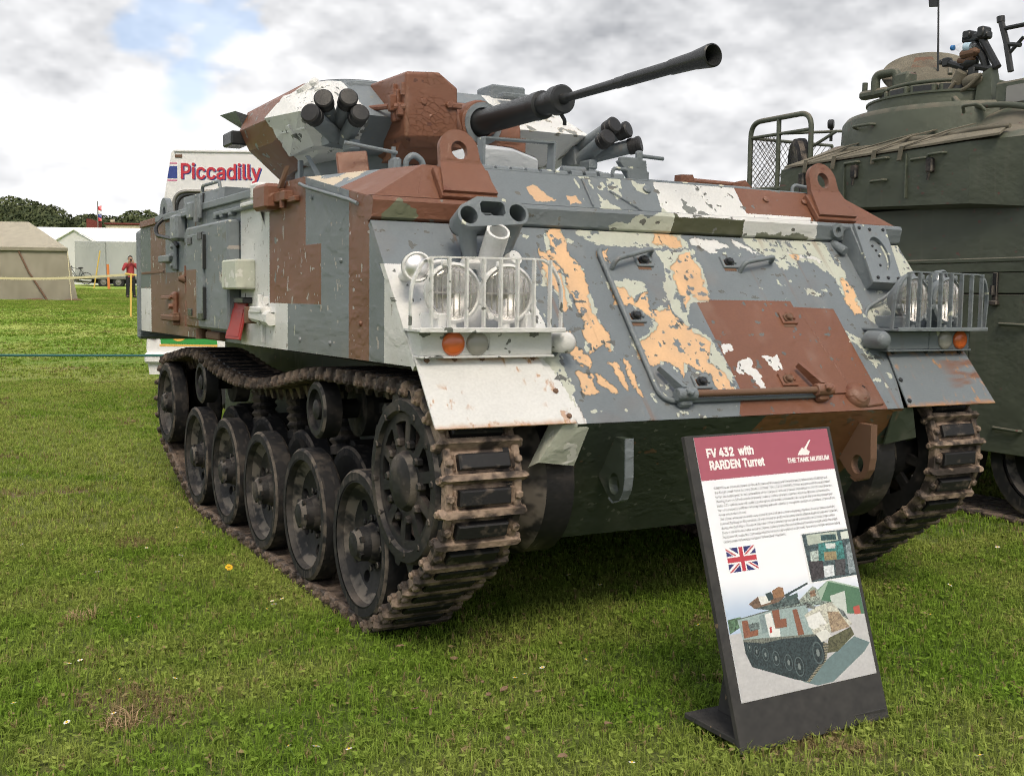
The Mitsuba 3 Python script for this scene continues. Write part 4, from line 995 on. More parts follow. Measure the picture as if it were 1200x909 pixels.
put(SHk, 'side_catch', cat(bx(-0.25, -0.165, 2.340, 2.372, 2.415, 2.445, 0.005), bolt((-0.245, 2.345, 2.43), (0, -1, 0), 0.02, 0.015)), 'brown_paint', False)
man = hull([(x, 2.62 + 0.19 * math.cos(t) * (1 if abs(x) < 0.6 else 0.9), 2.31 + 0.19 * math.sin(t)) for x in (-0.47, 0.26) for t in np.linspace(0, 2 * np.pi, 20)[:-1]] )
put(TU, 'mantlet', man, 'brown_paint', 30)
put(TU, 'mantlet_lip', hull([(-0.50, 2.44, 2.21), (-0.50, 2.52, 2.14), (0.30, 2.44, 2.22), (0.30, 2.52, 2.15), (-0.50, 2.72, 2.13), (0.30, 2.72, 2.14), (0.30, 2.44, 2.30), (-0.50, 2.44, 2.28)]), 'brown_paint', False)
put(TU, 'grey_cheek', hull([(-0.49, 2.84, 2.20), (-0.66, 2.80, 2.20), (-0.49, 2.86, 2.60), (-0.64, 2.86, 2.60), (-0.66, 3.0, 2.60), (-0.49, 3.0, 2.61), (-0.66, 3.0, 2.2), (-0.49, 3.0, 2.2)]), 'blue_paint', False)
put(TU, 'gun_collar', lathe([(0.105, -0.25), (0.135, -0.08), (0.135, -0.01), (0.125, 0.012), (0.100, 0.016), (0.092, 0.0)], (0, 2.44, 2.362), (0, -1, 0), 32), 'brown_paint', 40)
put(TU, 'collar_face', lathe([(0.122, 0.0), (0.120, 0.02), (0.09, 0.022), (0.085, 0.0)], (0.012, 2.44, 2.362), (0, -1, 0), 32, close=False), 'blue_paint', 40)
gun = [(0.086, 0.0), (0.086, 0.02), (0.070, 0.05), (0.070, 0.66), (0.074, 0.67), (0.074, 0.74), (0.058, 0.745), (0.058, 0.86), (0.074, 0.87), (0.074, 0.935), (0.066, 0.945), (0.030, 0.945), (0.022, 0.99), (0.021, 1.0), (0.024, 1.42), (0.0265, 1.425), (0.0265, 1.50), (0.029, 1.505), (0.030, 1.84), (0.034, 1.85), (0.038, 2.0), (0.049, 2.115), (0.049, 2.13), (0.043, 2.135), (0.024, 2.10), (0.018, 2.05), (0.018, 1.9)]
put(TU, 'gun_barrel', lathe(gun, (0.0, 2.46, 2.364), (0, -1, 0.002), 32), 'gun_black', 30)
put(TU, 'barrel_hook', rod(bend([(0.01, 1.56, 2.30), (0.03, 1.55, 2.265), (0.035, 1.56, 2.245)], 0.02), 0.010, 8), 'gun_black', 60)
for sx in (-1, 1):
    mir = (lambda q: q) if sx < 0 else mirror
    put(TU, 'launcher_mount', mir(cat(hull([(-0.72, 2.56, 2.19), (-0.86, 2.60, 2.20), (-0.72, 2.58, 2.30), (-0.86, 2.64, 2.32), (-0.72, 2.72, 2.19), (-0.86, 2.72, 2.2), (-0.72, 2.72, 2.33), (-0.86, 2.74, 2.34)]), bx(-0.80, -0.74, 2.42, 2.55, 2.15, 2.21, 0.01))), 'blue_paint', False)
    for b, c in (((-0.82, 2.60, 2.240), (-1.04, 2.36, 2.310)), ((-0.81, 2.68, 2.30), (-0.965, 2.38, 2.395)), ((-0.79, 2.66, 2.29), (-0.845, 2.34, 2.405)), ((-0.775, 2.58, 2.225), (-0.79, 2.32, 2.325))):
        b, c = np.array(b), np.array(c)
        d = (c - b) / np.linalg.norm(c - b)
        put(TU, 'smoke_launcher_tube', mir(cyl(b, c, 0.044, n=24)), 'blue_paint', 40)
        put(TU, 'smoke_launcher_cap', mir(lathe([(0.047, -0.05), (0.051, -0.048), (0.051, -0.02), (0.048, -0.018), (0.048, 0.002), (0.052, 0.004), (0.052, 0.022), (0.044, 0.030), (0.02, 0.031)], c, d, 24)), 'cap_rubber', 40)
put(TU, 'roof_sight', cat(bx(0.28, 0.52, 2.84, 3.05, 2.58, 2.68, 0.01), bx(0.30, 0.60, 2.72, 2.80, 2.585, 2.615, 0.006)), 'blue_paint', False)
put(TU, 'rear_fin', hull([(-1.02, 3.95, 2.55), (-0.9, 3.95, 2.52), (-1.02, 4.35, 2.575), (-1.0, 4.36, 2.57), (-0.9, 4.2, 2.47), (-0.96, 4.0, 2.47)]), 'blue_paint', False)
put(TU, 'rear_lug', bx(-1.04, -0.92, 3.98, 4.20, 2.34, 2.43, 0.01), 'gun_black', False)
put(TU, 'roof_hatch', cat(lathe([(0.30, 0), (0.30, 0.035), (0.27, 0.05)], (-0.38, 3.5, 2.645), (0, 0, 1), 32), lathe([(0.28, 0), (0.28, 0.03), (0.25, 0.045)], (0.38, 3.45, 2.62), (0, 0, 1), 32)), 'blue_paint', 30)

# ------------------------------------------------------------------ tracks and wheels
def track_path():
    S, rs = np.array([0.36, 0.678]), 0.325
    W1, W5, rw = np.array([0.82, 0.35]), np.array([3.66, 0.35]), 0.318
    I, ri = np.array([4.53, 0.61]), 0.298
    def tangent(c0, r0, c1, r1, side):
        d = c1 - c0; L = np.linalg.norm(d); a = math.atan2(d[1], d[0]); b = math.acos((r0 - r1) / L) * side
        n = np.array([math.cos(a + b), math.sin(a + b)])
        return c0 + r0 * n, c1 + r1 * n, a + b
    def arc(c, r, a0, a1, n=24):
        t = np.linspace(a0, a1, n)
        return np.c_[c[0] + r * np.cos(t), c[1] + r * np.sin(t)]
    pts = []
    p0, p1, aSW = tangent(S, rs, W1, rw, -1)
    _, _, aWI = tangent(W5, rw, I, ri, -1)
    pts += [arc(S, rs, math.pi / 2, aSW + 2 * math.pi if aSW < 0 else aSW)]
    pts += [arc(W1, rw, aSW + 2 * math.pi if aSW < 0 else aSW, 1.5 * math.pi, 10)]
    pts += [arc(W5, rw, -math.pi / 2, aWI, 10)]
    pts += [arc(I, ri, aWI, math.pi / 2 + 0.05)]
    top = np.array([(4.50, 0.909), (4.2, 0.942), (3.9, 0.972), (3.62, 0.968), (3.3, 0.925), (2.95, 0.885), (2.6, 0.872), (2.2, 0.890), (1.8, 0.945), (1.45, 0.990), (1.1, 1.002), (0.7, 1.004), (0.40, 1.003)])
    from scipy.interpolate import CubicSpline
    cs = CubicSpline(-top[:, 0], top[:, 1])
    yy = np.linspace(4.48, 0.40, 80)
    pts += [np.c_[yy, cs(-yy)]]
    p = np.vstack(pts)
    return np.vstack([p, p[:1]])


tp = track_path()
seg = np.r_[0, np.cumsum(np.linalg.norm(np.diff(tp, axis=0), axis=1))]
NL = round(seg[-1] / 0.1165)
pins = np.array([[np.interp(s, seg, tp[:, k]) for k in (0, 1)] for s in np.linspace(0, seg[-1], NL + 1)])
pitch = seg[-1] / NL
h = pitch / 2
# one link: x across the track, y along it, z outwards
def shoe(side):
    o = []
    o.append(bx(-0.150, 0.150, -h + 0.016, h - 0.016, -0.004, 0.016, 0.004))
    for s in (-1, 1):
        o.append(bx(s * 0.150, s * 0.120, -h + 0.004, h - 0.004, -0.014, 0.030, 0.006))
        o.append(bolt((s * 0.135, 0.0, 0.030), (0, 0, 1), 0.016, 0.014))
        o.append(hull([(s * 0.106, y, z) for y, z in ((-0.03, 0.016), (0.03, 0.016))] + [(s * 0.116, y, 0.040) for y in (-0.025, 0.025)] + [(s * 0.122, y, 0.016) for y in (-0.03, 0.03)]))
    o.append(cyl((-0.166, h, 0.002), (0.166, h, 0.002), 0.0185, n=10, c=0.004))
    o.append(hull([(x, y, z) for x, q in ((-0.170, 0.010), (-0.150, 0), (0.150, 0), (0.170, 0.010)) for y, z in ((h - 0.020 + q, 0.012), (h + 0.016 - q * 0.6, 0.012), (h - 0.012 + q, 0.045 - q), (h + 0.010 - q * 0.6, 0.047 - q))]))
    for s in (-1, 1):
        o.append(cyl((s * 0.164, h, 0.004), (s * 0.178, h, 0.004), 0.013, n=8, c=0.003))
    o.append(hull([(x, y, -0.004) for x in (-0.024, 0.024) for y in (-0.032, 0.032)] + [(x, y, -0.070) for x in (-0.008, 0.008) for y in (-0.014, 0.014)]))
    return cat(o)


shoe_ply = mikit.ply(shoe(1), 'track_mud', smooth=False)
pad_ply = mikit.ply(hull([(x, y, z) for x, y, z in [(sx * a, sy * b, zz) for sx in (-1, 1) for sy in (-1, 1) for a, b, zz in ((0.100, h - 0.030, 0.012), (0.100, h - 0.030, 0.040), (0.094, h - 0.035, 0.046))]]), 'pad_rubber', smooth=False)
for tx in (-1.203, 1.203):
    for i in range(NL):
        a, b = pins[i], pins[i + 1]
        d = b - a
        d /= np.linalg.norm(d)
        ry = rng.normal(0, 0.012)
        tx_ = tx + rng.normal(0, 0.0018)
        # going round: front, bottom, rear, top; outward is to the right of the direction of travel seen from -x
        n_out = np.array([-d[1], d[0]]) if (np.array([-d[1], d[0]]) @ ((a + b) / 2 - np.array([2.4, 0.5]))) > 0 else np.array([d[1], -d[0]])
        if abs(d[0]) > 0.9 and (a[1] + b[1]) / 2 > 0.7:
            n_out = np.array([0, 1.0]) - d * d[1]
            n_out /= np.linalg.norm(n_out)
        m = np.eye(4)
        mid = (a + b) / 2
        ex = np.array([1.0, 0, 0]); ey = np.array([0, d[0], d[1]]); ez = np.array([0, n_out[0], n_out[1]])
        if np.cross(ex, ey) @ ez < 0:
            ex = -ex
        c_, s_ = math.cos(ry), math.sin(ry)
        ey2, ez2 = c_ * ey + s_ * ez, c_ * ez - s_ * ey
        m[:3, 0], m[:3, 1], m[:3, 2], m[:3, 3] = ex, ey2, ez2, (tx_, mid[0], mid[1])
        k = put(AV, 'track_link', shoe_ply, None, to_world=m)
        put(k, 'rubber_pad', pad_ply, None, to_world=m)


def wheel_disc(side_r, sx):
    """outer dished disc of a road wheel, axis along x, outward = -x"""
    r = side_r
    d = lathe([(r - 0.045, -0.05), (r - 0.040, 0.045), (r - 0.052, 0.048), (r - 0.062, 0.020), (r - 0.10, -0.012), (0.115, -0.030), (0.095, -0.022), (0.095, -0.05)], (0, 0, 0), (-1, 0, 0), 48)
    hs = [cyl((0.2, (r - 0.135) * math.cos(t), (r - 0.135) * math.sin(t)), (-0.2, (r - 0.135) * math.cos(t), (r - 0.135) * math.sin(t)), 0.026, n=14) for t in np.arange(6) * math.pi / 3 + 0.4]
    try:
        return minus(d, *hs)
    except Exception:
        return d


def tyre(r):
    return lathe([(r - 0.048, -0.052), (r - 0.012, -0.052), (r, -0.040), (r, 0.040), (r - 0.012, 0.050), (r - 0.045, 0.050)], (0, 0, 0), (-1, 0, 0), 48, close=False)


def hub(r):
    hb = [lathe([(0.085, -0.03), (0.085, 0.0), (0.072, 0.03), (0.068, 0.065), (0.050, 0.085), (0.02, 0.090)], (0, 0, 0), (-1, 0, 0), 24)]
    for t in np.arange(8) * math.pi / 4:
        hb.append(bolt((-0.0, 0.105 * math.cos(t), 0.105 * math.sin(t)), (-1, 0, 0), 0.014, 0.012 - 0.0))
    hb += [hull([(-0.03, 0.06 * math.cos(t + a), 0.06 * math.sin(t + a)) for a in (-0.2, 0.2)] + [(-0.078, 0.04 * math.cos(t + a), 0.04 * math.sin(t + a)) for a in (-0.2, 0.2)] + [(-0.075, 0.075 * math.cos(t + a), 0.075 * math.sin(t + a)) for a in (-0.15, 0.15)]) for t in np.arange(6) * math.pi / 3]
    return cat(hb)


rw_disc, rw_tyre, rw_hub = mikit.ply(wheel_disc(0.305, 1), 'dusty_wheel', smooth=30), mikit.ply(tyre(0.305), 'dusty_rubber', smooth=30), mikit.ply(hub(0.305), 'dusty_wheel', smooth=30)
inner = mikit.ply(cat(lathe([(0.255, -0.05), (0.262, 0.05), (0.10, 0.02)], (0, 0, 0), (-1, 0, 0), 36)), 'dusty_wheel', smooth=30)
id_disc, id_tyre = mikit.ply(wheel_disc(0.275, 1), 'dusty_wheel', smooth=30), mikit.ply(tyre(0.275), 'dusty_rubber', smooth=30)


def xf(x, y, z, flip, rot):
    m = np.eye(4)
    c, s = math.cos(rot), math.sin(rot)
    m[:3, :3] = np.array([[1, 0, 0], [0, c, -s], [0, s, c]])
    if flip:
        m[:3, :3] = np.diag([-1.0, -1, 1]) @ m[:3, :3]
    m[:3, 3] = (x, y, z)
    return m


for sx in (-1, 1):
    fl = sx > 0
    for i in range(5):
        y = 0.82 + 0.71 * i
        r = rng.uniform(0, 6)
        w = put(AV, 'road_wheel', rw_disc, None, to_world=xf(sx * 1.315, y, 0.35, fl, r))
        put(w, 'tyre', rw_tyre, None, to_world=xf(sx * 1.315, y, 0.35, fl, r))
        put(w, 'hub', rw_hub, None, to_world=xf(sx * 1.30, y, 0.35, fl, r))
        put(w, 'inner_disc', inner, None, to_world=xf(sx * 1.09, y, 0.35, fl, r))
        put(w, 'tyre', rw_tyre, None, to_world=xf(sx * 1.09, y, 0.35, fl, r))
    w = put(AV, 'idler_wheel', id_disc, None, to_world=xf(sx * 1.315, 4.53, 0.61, fl, 0.3))
    put(w, 'tyre', id_tyre, None, to_world=xf(sx * 1.315, 4.53, 0.61, fl, 0.3))
    put(w, 'hub', rw_hub, None, to_world=xf(sx * 1.30, 4.53, 0.61, fl, 0.3))
    put(w, 'inner_disc', inner, None, to_world=xf(sx * 1.09, 4.53, 0.61, fl, 0.3))
    put(w, 'tyre', id_tyre, None, to_world=xf(sx * 1.09, 4.53, 0.61, fl, 0.3))
    for y, z in ((3.60, 0.815), (1.41, 0.845)):
        prr = lathe([(0.10, -0.045), (0.128, -0.04), (0.130, 0.035), (0.118, 0.045), (0.095, 0.045), (0.09, 0.020), (0.045, 0.012), (0.045, 0.04), (0.02, 0.05)], (sx * 1.30, y, z), (sx, 0, 0), 32)
        w = put(AV, 'return_roller', prr, 'dusty_wheel', 30)
        put(w, 'inner_roller', lathe([(0.10, -0.045), (0.130, -0.04), (0.130, 0.045), (0.10, 0.05)], (sx * 1.10, y, z), (sx, 0, 0), 32), 'dusty_rubber', 30)
        put(w, 'axle', cyl((sx * 0.80, y, z), (sx * 1.30, y, z), 0.045, n=14), 'dusty_wheel', 30)
    # drive sprocket: toothed ring, spokes, hub
    NT = 17
    t = np.arange(NT * 4) * 2 * math.pi / (NT * 4)
    rr = np.where(np.arange(NT * 4) % 4 < 2, 0.338, 0.300)
    ring = Polygon(np.c_[rr * np.cos(t), rr * np.sin(t)]).difference(Point(0, 0).buffer(0.222, 24))
    spokes = [affinity.rotate(sbox(0.06, -0.021, 0.24, 0.021), q * 36 + 12, origin=(0, 0)) for q in range(10)]
    disc = unary_union([ring, Point(0, 0).buffer(0.13, 24), *spokes])
    fr = frame((sx * 1.342, 0.36, 0.678), (0, sx, 0), (0, 0, 1))
    dd = at(fr, trimesh.util.concatenate([ext(disc, 0.024, None, -0.012), lathe([(0.30, -0.03), (0.312, 0.0), (0.300, 0.028), (0.262, 0.030), (0.25, 0.0), (0.262, -0.03)], (0, 0, 0), (0, 0, 1), 48, close=False)]))
    sp = put(AV, 'drive_sprocket', dd, 'dusty_wheel', 30)
    put(sp, 'hub', at(fr, cat(lathe([(0.12, -0.10), (0.12, 0.0), (0.10, 0.035), (0.06, 0.05), (0.03, 0.05)], (0, 0, 0), (0, 0, 1), 28), *[bolt((0.145 * math.cos(a), 0.145 * math.sin(a), 0.0), (0, 0, 1), 0.017, 0.03) for a in np.arange(10) * math.pi / 5])), 'dusty_wheel', 30)
    for a in np.arange(12) * math.pi / 6 + 0.1:
        put(sp, 'ring_bolt', at(fr, bolt((0.268 * math.cos(a), 0.268 * math.sin(a), 0.012), (0, 0, 1), 0.015, 0.022)), 'dusty_wheel', 30)
    put(sp, 'back_plate', at(fr, minus(cyl((0, 0, -0.085), (0, 0, -0.05), 0.235, n=36), *[cyl((0.17 * math.cos(a), 0.17 * math.sin(a), -0.2), (0.17 * math.cos(a), 0.17 * math.sin(a), 0.1), 0.034, n=12) for a in np.arange(7) * 0.9])), 'track_mud', 30)
    put(sp, 'inner_ring', at(frame((sx * 1.10, 0.36, 0.678), (0, sx, 0), (0, 0, 1)), cat(ext(disc, 0.024, None, -0.012), lathe([(0.14, -0.15), (0.16, 0.0), (0.14, 0.12)], (0, 0, 0), (0, 0, 1), 28))), 'dusty_wheel', 30)
    put(sp, 'final_drive', lathe([(0.30, 0), (0.30, 0.12), (0.22, 0.20), (0.16, 0.30)], (sx * 0.78, 0.40, 0.66), (sx, 0, 0), 32), 'dusty_wheel', 30)
    for i in range(5):
        y = 0.82 + 0.71 * i
        put(AV, 'suspension_arm', cat(hull([(sx * X, y, 0.35 + q) for X in (0.93, 1.0) for q in (-0.05, 0.05)] + [(sx * X, y + 0.33, 0.55 + q) for X in (0.93, 1.0) for q in (-0.07, 0.07)]), cyl((sx * 0.80, y + 0.33, 0.55), (sx * 1.0, y + 0.33, 0.55), 0.09, n=18), cyl((sx * 0.94, y, 0.35), (sx * 1.30, y, 0.35), 0.045, n=14)), 'dusty_wheel', 30)
        if i < 4:
            q = [(0.075, 0), (0.075, 0.04)] + [(0.062 + 0.018 * (j % 2), 0.05 + 0.022 * j) for j in range(8)] + [(0.05, 0.24), (0.09, 0.28), (0.09, 0.32)]
            put(AV, 'bump_stop', lathe(q, (sx * 1.0, y + 0.42, 0.56), (0, 0.12, 1), 20), 'dusty_rubber', 30)

# ------------------------------------------------------------------ the green tank on the right
def tank_fn(p, n, uv):
    x, y, z = F3(p)
    c = mi.Color3f(0.068, 0.080, 0.058)
    f = fbm(x * 5, y * 5, z * 5, 4)
    c = c * (0.75 + 0.5 * f)
    up = smoothstep(0.25, 0.8, mi.Float(n.z))
    c = mix(c, (0.20, 0.165, 0.13), 0.62 * up * smoothstep(0.25, 0.6, fbm(x * 7, y * 7, z * 7, 3)))
    st = smoothstep(0.60, 0.85, fbm(x * 30, y * 30, z * 1.8, 3)) * 0.12
    c = mix(c, (0.17, 0.15, 0.12), st)
    sc = fbm(x * 24, y * 24, z * 24, 4) > 0.755
    return pick(sc, (0.11, 0.06, 0.05), c)


def cast_bump(p, n, uv):
    x, y, z = F3(p)
    return 0.003 * fbm(x * 40, y * 40, z * 40, 3) + 0.006 * fbm(x * 7, y * 7, z * 7, 2)


mat('tank_paint', two(bump(P(mikit.proc(tank_fn), 0.55), cast_bump)))
mat('tank_dark', two(P((0.022, 0.025, 0.020), 0.7)))


def canvas_fn(p, n, uv):
    x, y, z = F3(p)
    return mix((0.085, 0.080, 0.060), (0.185, 0.165, 0.128), fbm(x * 9, y * 9, z * 9, 4)) * (0.85 + 0.3 * noise(x * 200, y * 200, z * 200))


mat('dusty_canvas', two(P(mikit.proc(canvas_fn), 0.9)))
mat('bottle_plastic', {'type': 'thindielectric', 'int_ior': 1.45})
mat('bottle_blue', two(P((0.02, 0.16, 0.45), 0.35)))
mat('bottle_paper', two(P((0.45, 0.60, 0.72), 0.6)))
BT = thing('battle_tank', 'dark green battle tank with a cast turret and wire basket standing behind on the right', 'tank')
SK = 3.10
# hull: side wall set back above the skirts, lower hull, deck
put(BT, 'hull', cat(hull([(x, y, z) for x in (3.42, 6.2) for y, z in ((-1.6, 1.15), (-0.6, 1.62), (1.0, 2.03), (5.4, 2.04), (5.6, 1.6), (5.4, 0.6), (-0.9, 0.5), (-1.7, 0.95))])), 'tank_paint', False)
for a, b in ((-1.9, 0.10), (0.105, 1.530), (1.536, 3.3), (3.306, 5.2)):
    put(BT, 'skirt_panel', bx(SK, SK + 0.02, a, b, 0.425 + (0.12 if a < 0 else 0), 1.425, 0.004), 'tank_paint', False)
    put(BT, 'skirt_top_panel', bx(SK - 0.004, SK + 0.016, a, b, 1.431, 1.56, 0.004), 'tank_paint', False)
put(BT, 'track_cover', bx(SK - 0.012, 3.46, -1.9, 5.2, 1.625, 1.655, 0.006), 'tank_paint', False)
put(BT, 'track_cover_lip', bx(SK - 0.008, SK + 0.014, -1.9, 5.2, 1.563, 1.626, 0.004), 'tank_paint', False)
for y in (1.34, -0.4, 3.1):
    c = put(BT, 'skirt_clasp', cat(bx(SK - 0.02, SK, y - 0.018, y + 0.018, 1.38, 1.56, 0.004), cyl((SK - 0.022, y + 0.01, 1.42), (SK - 0.022, y + 0.01, 1.48), 0.018, n=10), bx(SK - 0.035, SK, y - 0.03, y + 0.03, 1.355, 1.385, 0.006)), 'dusty_wheel', False)
for y, z in ((1.20, 1.24), (1.21, 0.585), (2.6, 1.24), (1.9, 0.56)):
    put(BT, 'skirt_handle', rod(bend([(SK, y + 0.10, z), (SK - 0.025, y + 0.09, z), (SK - 0.025, y - 0.09, z - 0.005), (SK, y - 0.10, z - 0.005)], 0.015), 0.010, 8), 'tank_paint', 60)
tank_tyre = lathe([(0.30, -0.07), (0.385, -0.07), (0.40, -0.055), (0.40, 0.055), (0.385, 0.07), (0.30, 0.07)], (0, 0, 0), (-1, 0, 0), 48, close=False)
tank_disc = lathe([(0.305, -0.06), (0.305, 0.05), (0.29, 0.05), (0.26, 0.0), (0.13, -0.02), (0.12, 0.04), (0.09, 0.07), (0.03, 0.08)], (0, 0, 0), (-1, 0, 0), 48)
td_ply, tt_ply = mikit.ply(tank_disc, 'dusty_wheel', smooth=30), mikit.ply(tank_tyre, 'dusty_rubber', smooth=30)
for i, y in enumerate((0.98, 0.10, -0.80, 1.88, 2.80, 3.7)):
    w = put(BT, 'road_wheel', td_ply, None, to_world=xf(3.22, y, 0.425, False, i))
    put(w, 'tyre', tt_ply, None, to_world=xf(3.22, y, 0.425, False, i))
for i in range(46):
    put(BT, 'track_link', bx(3.12, 3.68, -1.2 + i * 0.13, -1.2 + i * 0.13 + 0.118, -0.005, 0.03, 0.008), 'track_mud', False)
for i in range(10):
    a0 = (i + 0.5) * 0.155
    m = frame((3.40, -1.25 - 0.46 * math.sin(a0), 0.47 - 0.46 * math.cos(a0)), (1, 0, 0), (0, -math.cos(a0), math.sin(a0)))
    put(BT, 'track_link', at(m, bx(-0.28, 0.28, -0.058, 0.058, -0.02, 0.02, 0.008)), 'track_mud', False)
# turret
TT = put(BT, 'turret', hull(
    [(3.30, 1.74, 2.03), (3.30, 3.6, 2.10), (3.42, 1.22, 1.98), (3.70, 0.80, 1.97), (4.5, 0.35, 1.97), (5.3, 0.80, 1.98), (5.7, 1.7, 2.03), (5.7, 3.6, 2.10)] +
    [(3.28, 3.55, 2.415), (3.28, 2.27, 2.43), (3.28, 1.74, 2.435), (3.38, 1.24, 2.44), (3.72, 0.75, 2.40), (4.5, 0.25, 2.35), (5.3, 0.75, 2.40), (5.72, 1.74, 2.43), (5.72, 3.55, 2.41)] +
    [(3.62, 3.3, 2.60), (3.66, 1.9, 2.60), (3.95, 1.2, 2.58), (4.5, 0.9, 2.55), (5.1, 1.2, 2.58), (5.36, 3.3, 2.60)]), 'tank_paint', False)
# cast dome and cupola
def sweep_dome(cx, cy, prof, n=64, ex=1.0, ey=1.0):
    m = lathe(prof, (0, 0, 0), (0, 0, 1), n)
    m.apply_scale((ex, ey, 1))
    m.apply_translation((cx, cy, 0))
    return m


put(TT, 'cast_dome', cat(sweep_dome(4.33, 2.75, [(1.00, 2.42), (0.92, 2.50), (0.99, 2.54), (0.975, 2.60), (0.965, 2.77), (0.93, 2.81), (0.5, 2.83)], 64, 0.86, 0.90), sweep_dome(4.60, 1.75, [(1.12, 2.40), (1.04, 2.56), (0.88, 2.70), (0.62, 2.81), (0.3, 2.86)], 64, 0.92, 1.0)), 'tank_paint', 40)
put(TT, 'dome_shoulder', hull([(3.9, 1.5, 2.5), (4.9, 1.2, 2.5), (3.72, 2.4, 2.56), (4.0, 2.0, 2.70), (4.3, 1.6, 2.72), (4.9, 1.4, 2.68), (5.0, 2.4, 2.78), (4.1, 2.4, 2.76)]), 'tank_paint', 30)
cu = put(TT, 'cupola', cat(sweep_dome(4.27, 2.80, [(0.74, 2.80), (0.735, 2.915), (0.75, 2.92), (0.75, 2.935), (0.70, 2.94)], 64, 0.77, 0.82), sweep_dome(4.27, 2.80, [(0.42, 2.92), (0.42, 2.97), (0.40, 2.985), (0.34, 2.985)], 48, 1, 1)), 'tank_paint', 30)
put(TT, 'cupola_rail', cat(rod(np.c_[4.27 + 0.46 * np.cos(np.linspace(0, 2 * np.pi, 40)[:-1]), 2.80 + 0.46 * np.sin(np.linspace(0, 2 * np.pi, 40)[:-1]), np.full(39, 3.025)], 0.016, 8, closed=True)), 'tank_paint', 60)
for a in (2.55, 3.05, 3.5, 3.95, 4.4, 4.85):
    fr = frame((4.27 + 0.46 * math.cos(a), 2.80 + 0.46 * math.sin(a), 2.965), (-math.sin(a), math.cos(a), 0), (0, 0, 1))
    ps = put(TT, 'periscope', at(fr, bx(-0.095, 0.095, -0.05, 0.04, -0.05, 0.03, 0.01)), 'tank_paint', False)
    put(ps, 'periscope_glass', at(fr, bx(-0.07, 0.07, -0.022, 0.028, 0.028, 0.033, 0.001)), 'gun_black', False)
lid = frame((4.20, 2.94, 3.175), (0.66, -0.75, 0.0), (0.60, 0.52, 0.60))
lidm = lathe([(0.26, -0.025), (0.325, -0.02), (0.338, 0.0), (0.333, 0.02), (0.30, 0.032), (0.15, 0.045)], (0, 0, 0), (0, 0, 1), 48)
L_ = put(TT, 'hatch_lid', at(lid, lidm), 'dusty_canvas', 40, 'round dusty hatch lid tilted open')
put(L_, 'lid_patch', at(lid, slab([(-0.12, 0.02), (0.10, 0.01), (0.04, 0.20), (-0.09, 0.20)], 0.012, np.eye(4), 0.003, 0.033)), 'rusty_steel', False)
put(L_, 'lid_catch', at(lid, cat(bx(0.16, 0.19, -0.13, -0.02, 0.02, 0.06, 0.004), cyl((0.24, -0.08, 0.03), (0.24, -0.08, 0.055), 0.022, n=12), cyl((0.24, -0.11, 0.03), (0.24, -0.11, 0.05), 0.016, n=12))), 'tank_paint', False)
put(TT, 'sight_hood', cat(rod(bend([(3.86, 3.14, 3.0), (3.86, 3.14, 3.155), (3.90, 2.96, 3.165), (3.90, 2.96, 3.0)], 0.05), 0.035, 10), bx(3.84, 3.96, 2.80, 2.95, 2.99, 3.135, 0.02), bx(3.83, 3.92, 3.0, 3.30, 2.985, 3.05, 0.02), cyl((3.88, 3.27, 3.02), (3.88, 3.27, 3.12), 0.022, n=10)), 'tank_paint', 40)
# machine-gun mount
MGm = put(TT, 'machine_gun_mount', cat(
    rod([(4.05, 2.20, 2.95), (4.0, 2.24, 3.14), (4.0, 2.35, 3.30)], 0.032, 8), rod([(4.0, 2.27, 3.30), (4.0, 2.12, 3.06)], 0.028, 8), bx(3.96, 4.04, 2.20, 2.42, 3.28, 3.335, 0.012), bx(3.94, 4.06, 2.33, 2.40, 3.30, 3.36, 0.01), bx(3.95, 4.05, 2.22, 2.28, 3.29, 3.37, 0.012),
    rod([(4.0, 2.60, 3.185), (4.0, 2.40, 3.10)], 0.026, 8), bx(3.97, 4.03, 2.54, 2.60, 3.14, 3.205, 0.008), bx(3.98, 4.02, 2.605, 2.64, 3.165, 3.20, 0.006), rod([(4.0, 2.44, 3.12), (4.0, 2.28, 3.09), (4.0, 2.15, 3.05)], 0.024, 8), ball((4.0, 2.36, 3.14), (0.05, 0.07, 0.05)), bx(3.97, 4.03, 2.30, 2.36, 3.0, 3.10, 0.01)), 'gun_black', 40)
put(MGm, 'mount_base', hull([(3.93, 2.10, 2.75), (4.07, 2.10, 2.75), (3.93, 2.26, 2.75), (4.07, 2.26, 2.75), (3.96, 2.15, 3.06), (4.04, 2.15, 3.06), (3.96, 2.25, 3.02), (4.04, 2.25, 3.02)]), 'tank_paint', False)
put(MGm, 'cradle', cat(bx(3.93, 4.0, 2.26, 2.42, 3.165, 3.225, 0.02), rod([(3.97, 2.44, 3.16), (3.97, 2.38, 3.145), (3.97, 2.30, 3.16)], 0.02, 8)), 'rusty_steel', 40)
put(TT, 'second_mount', cat(rod([(3.95, 2.07, 3.37), (3.95, 2.02, 3.22), (3.95, 1.97, 3.0)], 0.022, 8), rod([(3.95, 2.055, 3.31), (3.95, 1.7, 3.30)], 0.016, 8), cyl((3.95, 2.07, 3.36), (3.95, 2.075, 3.40), 0.028, n=10), rod([(3.95, 2.03, 3.20), (3.95, 1.9, 3.17)], 0.016, 8), rod([(3.95, 2.0, 3.12), (3.95, 1.88, 3.22)], 0.013, 8)), 'gun_black', 40)
put(TT, 'sight_box', bx(3.9, 4.0, 1.60, 2.06, 2.70, 2.93, 0.015), 'tank_paint', False)
put(TT, 'grey_box', bx(3.885, 3.91, 1.62, 1.96, 2.76, 2.89, 0.01), 'steel', False)
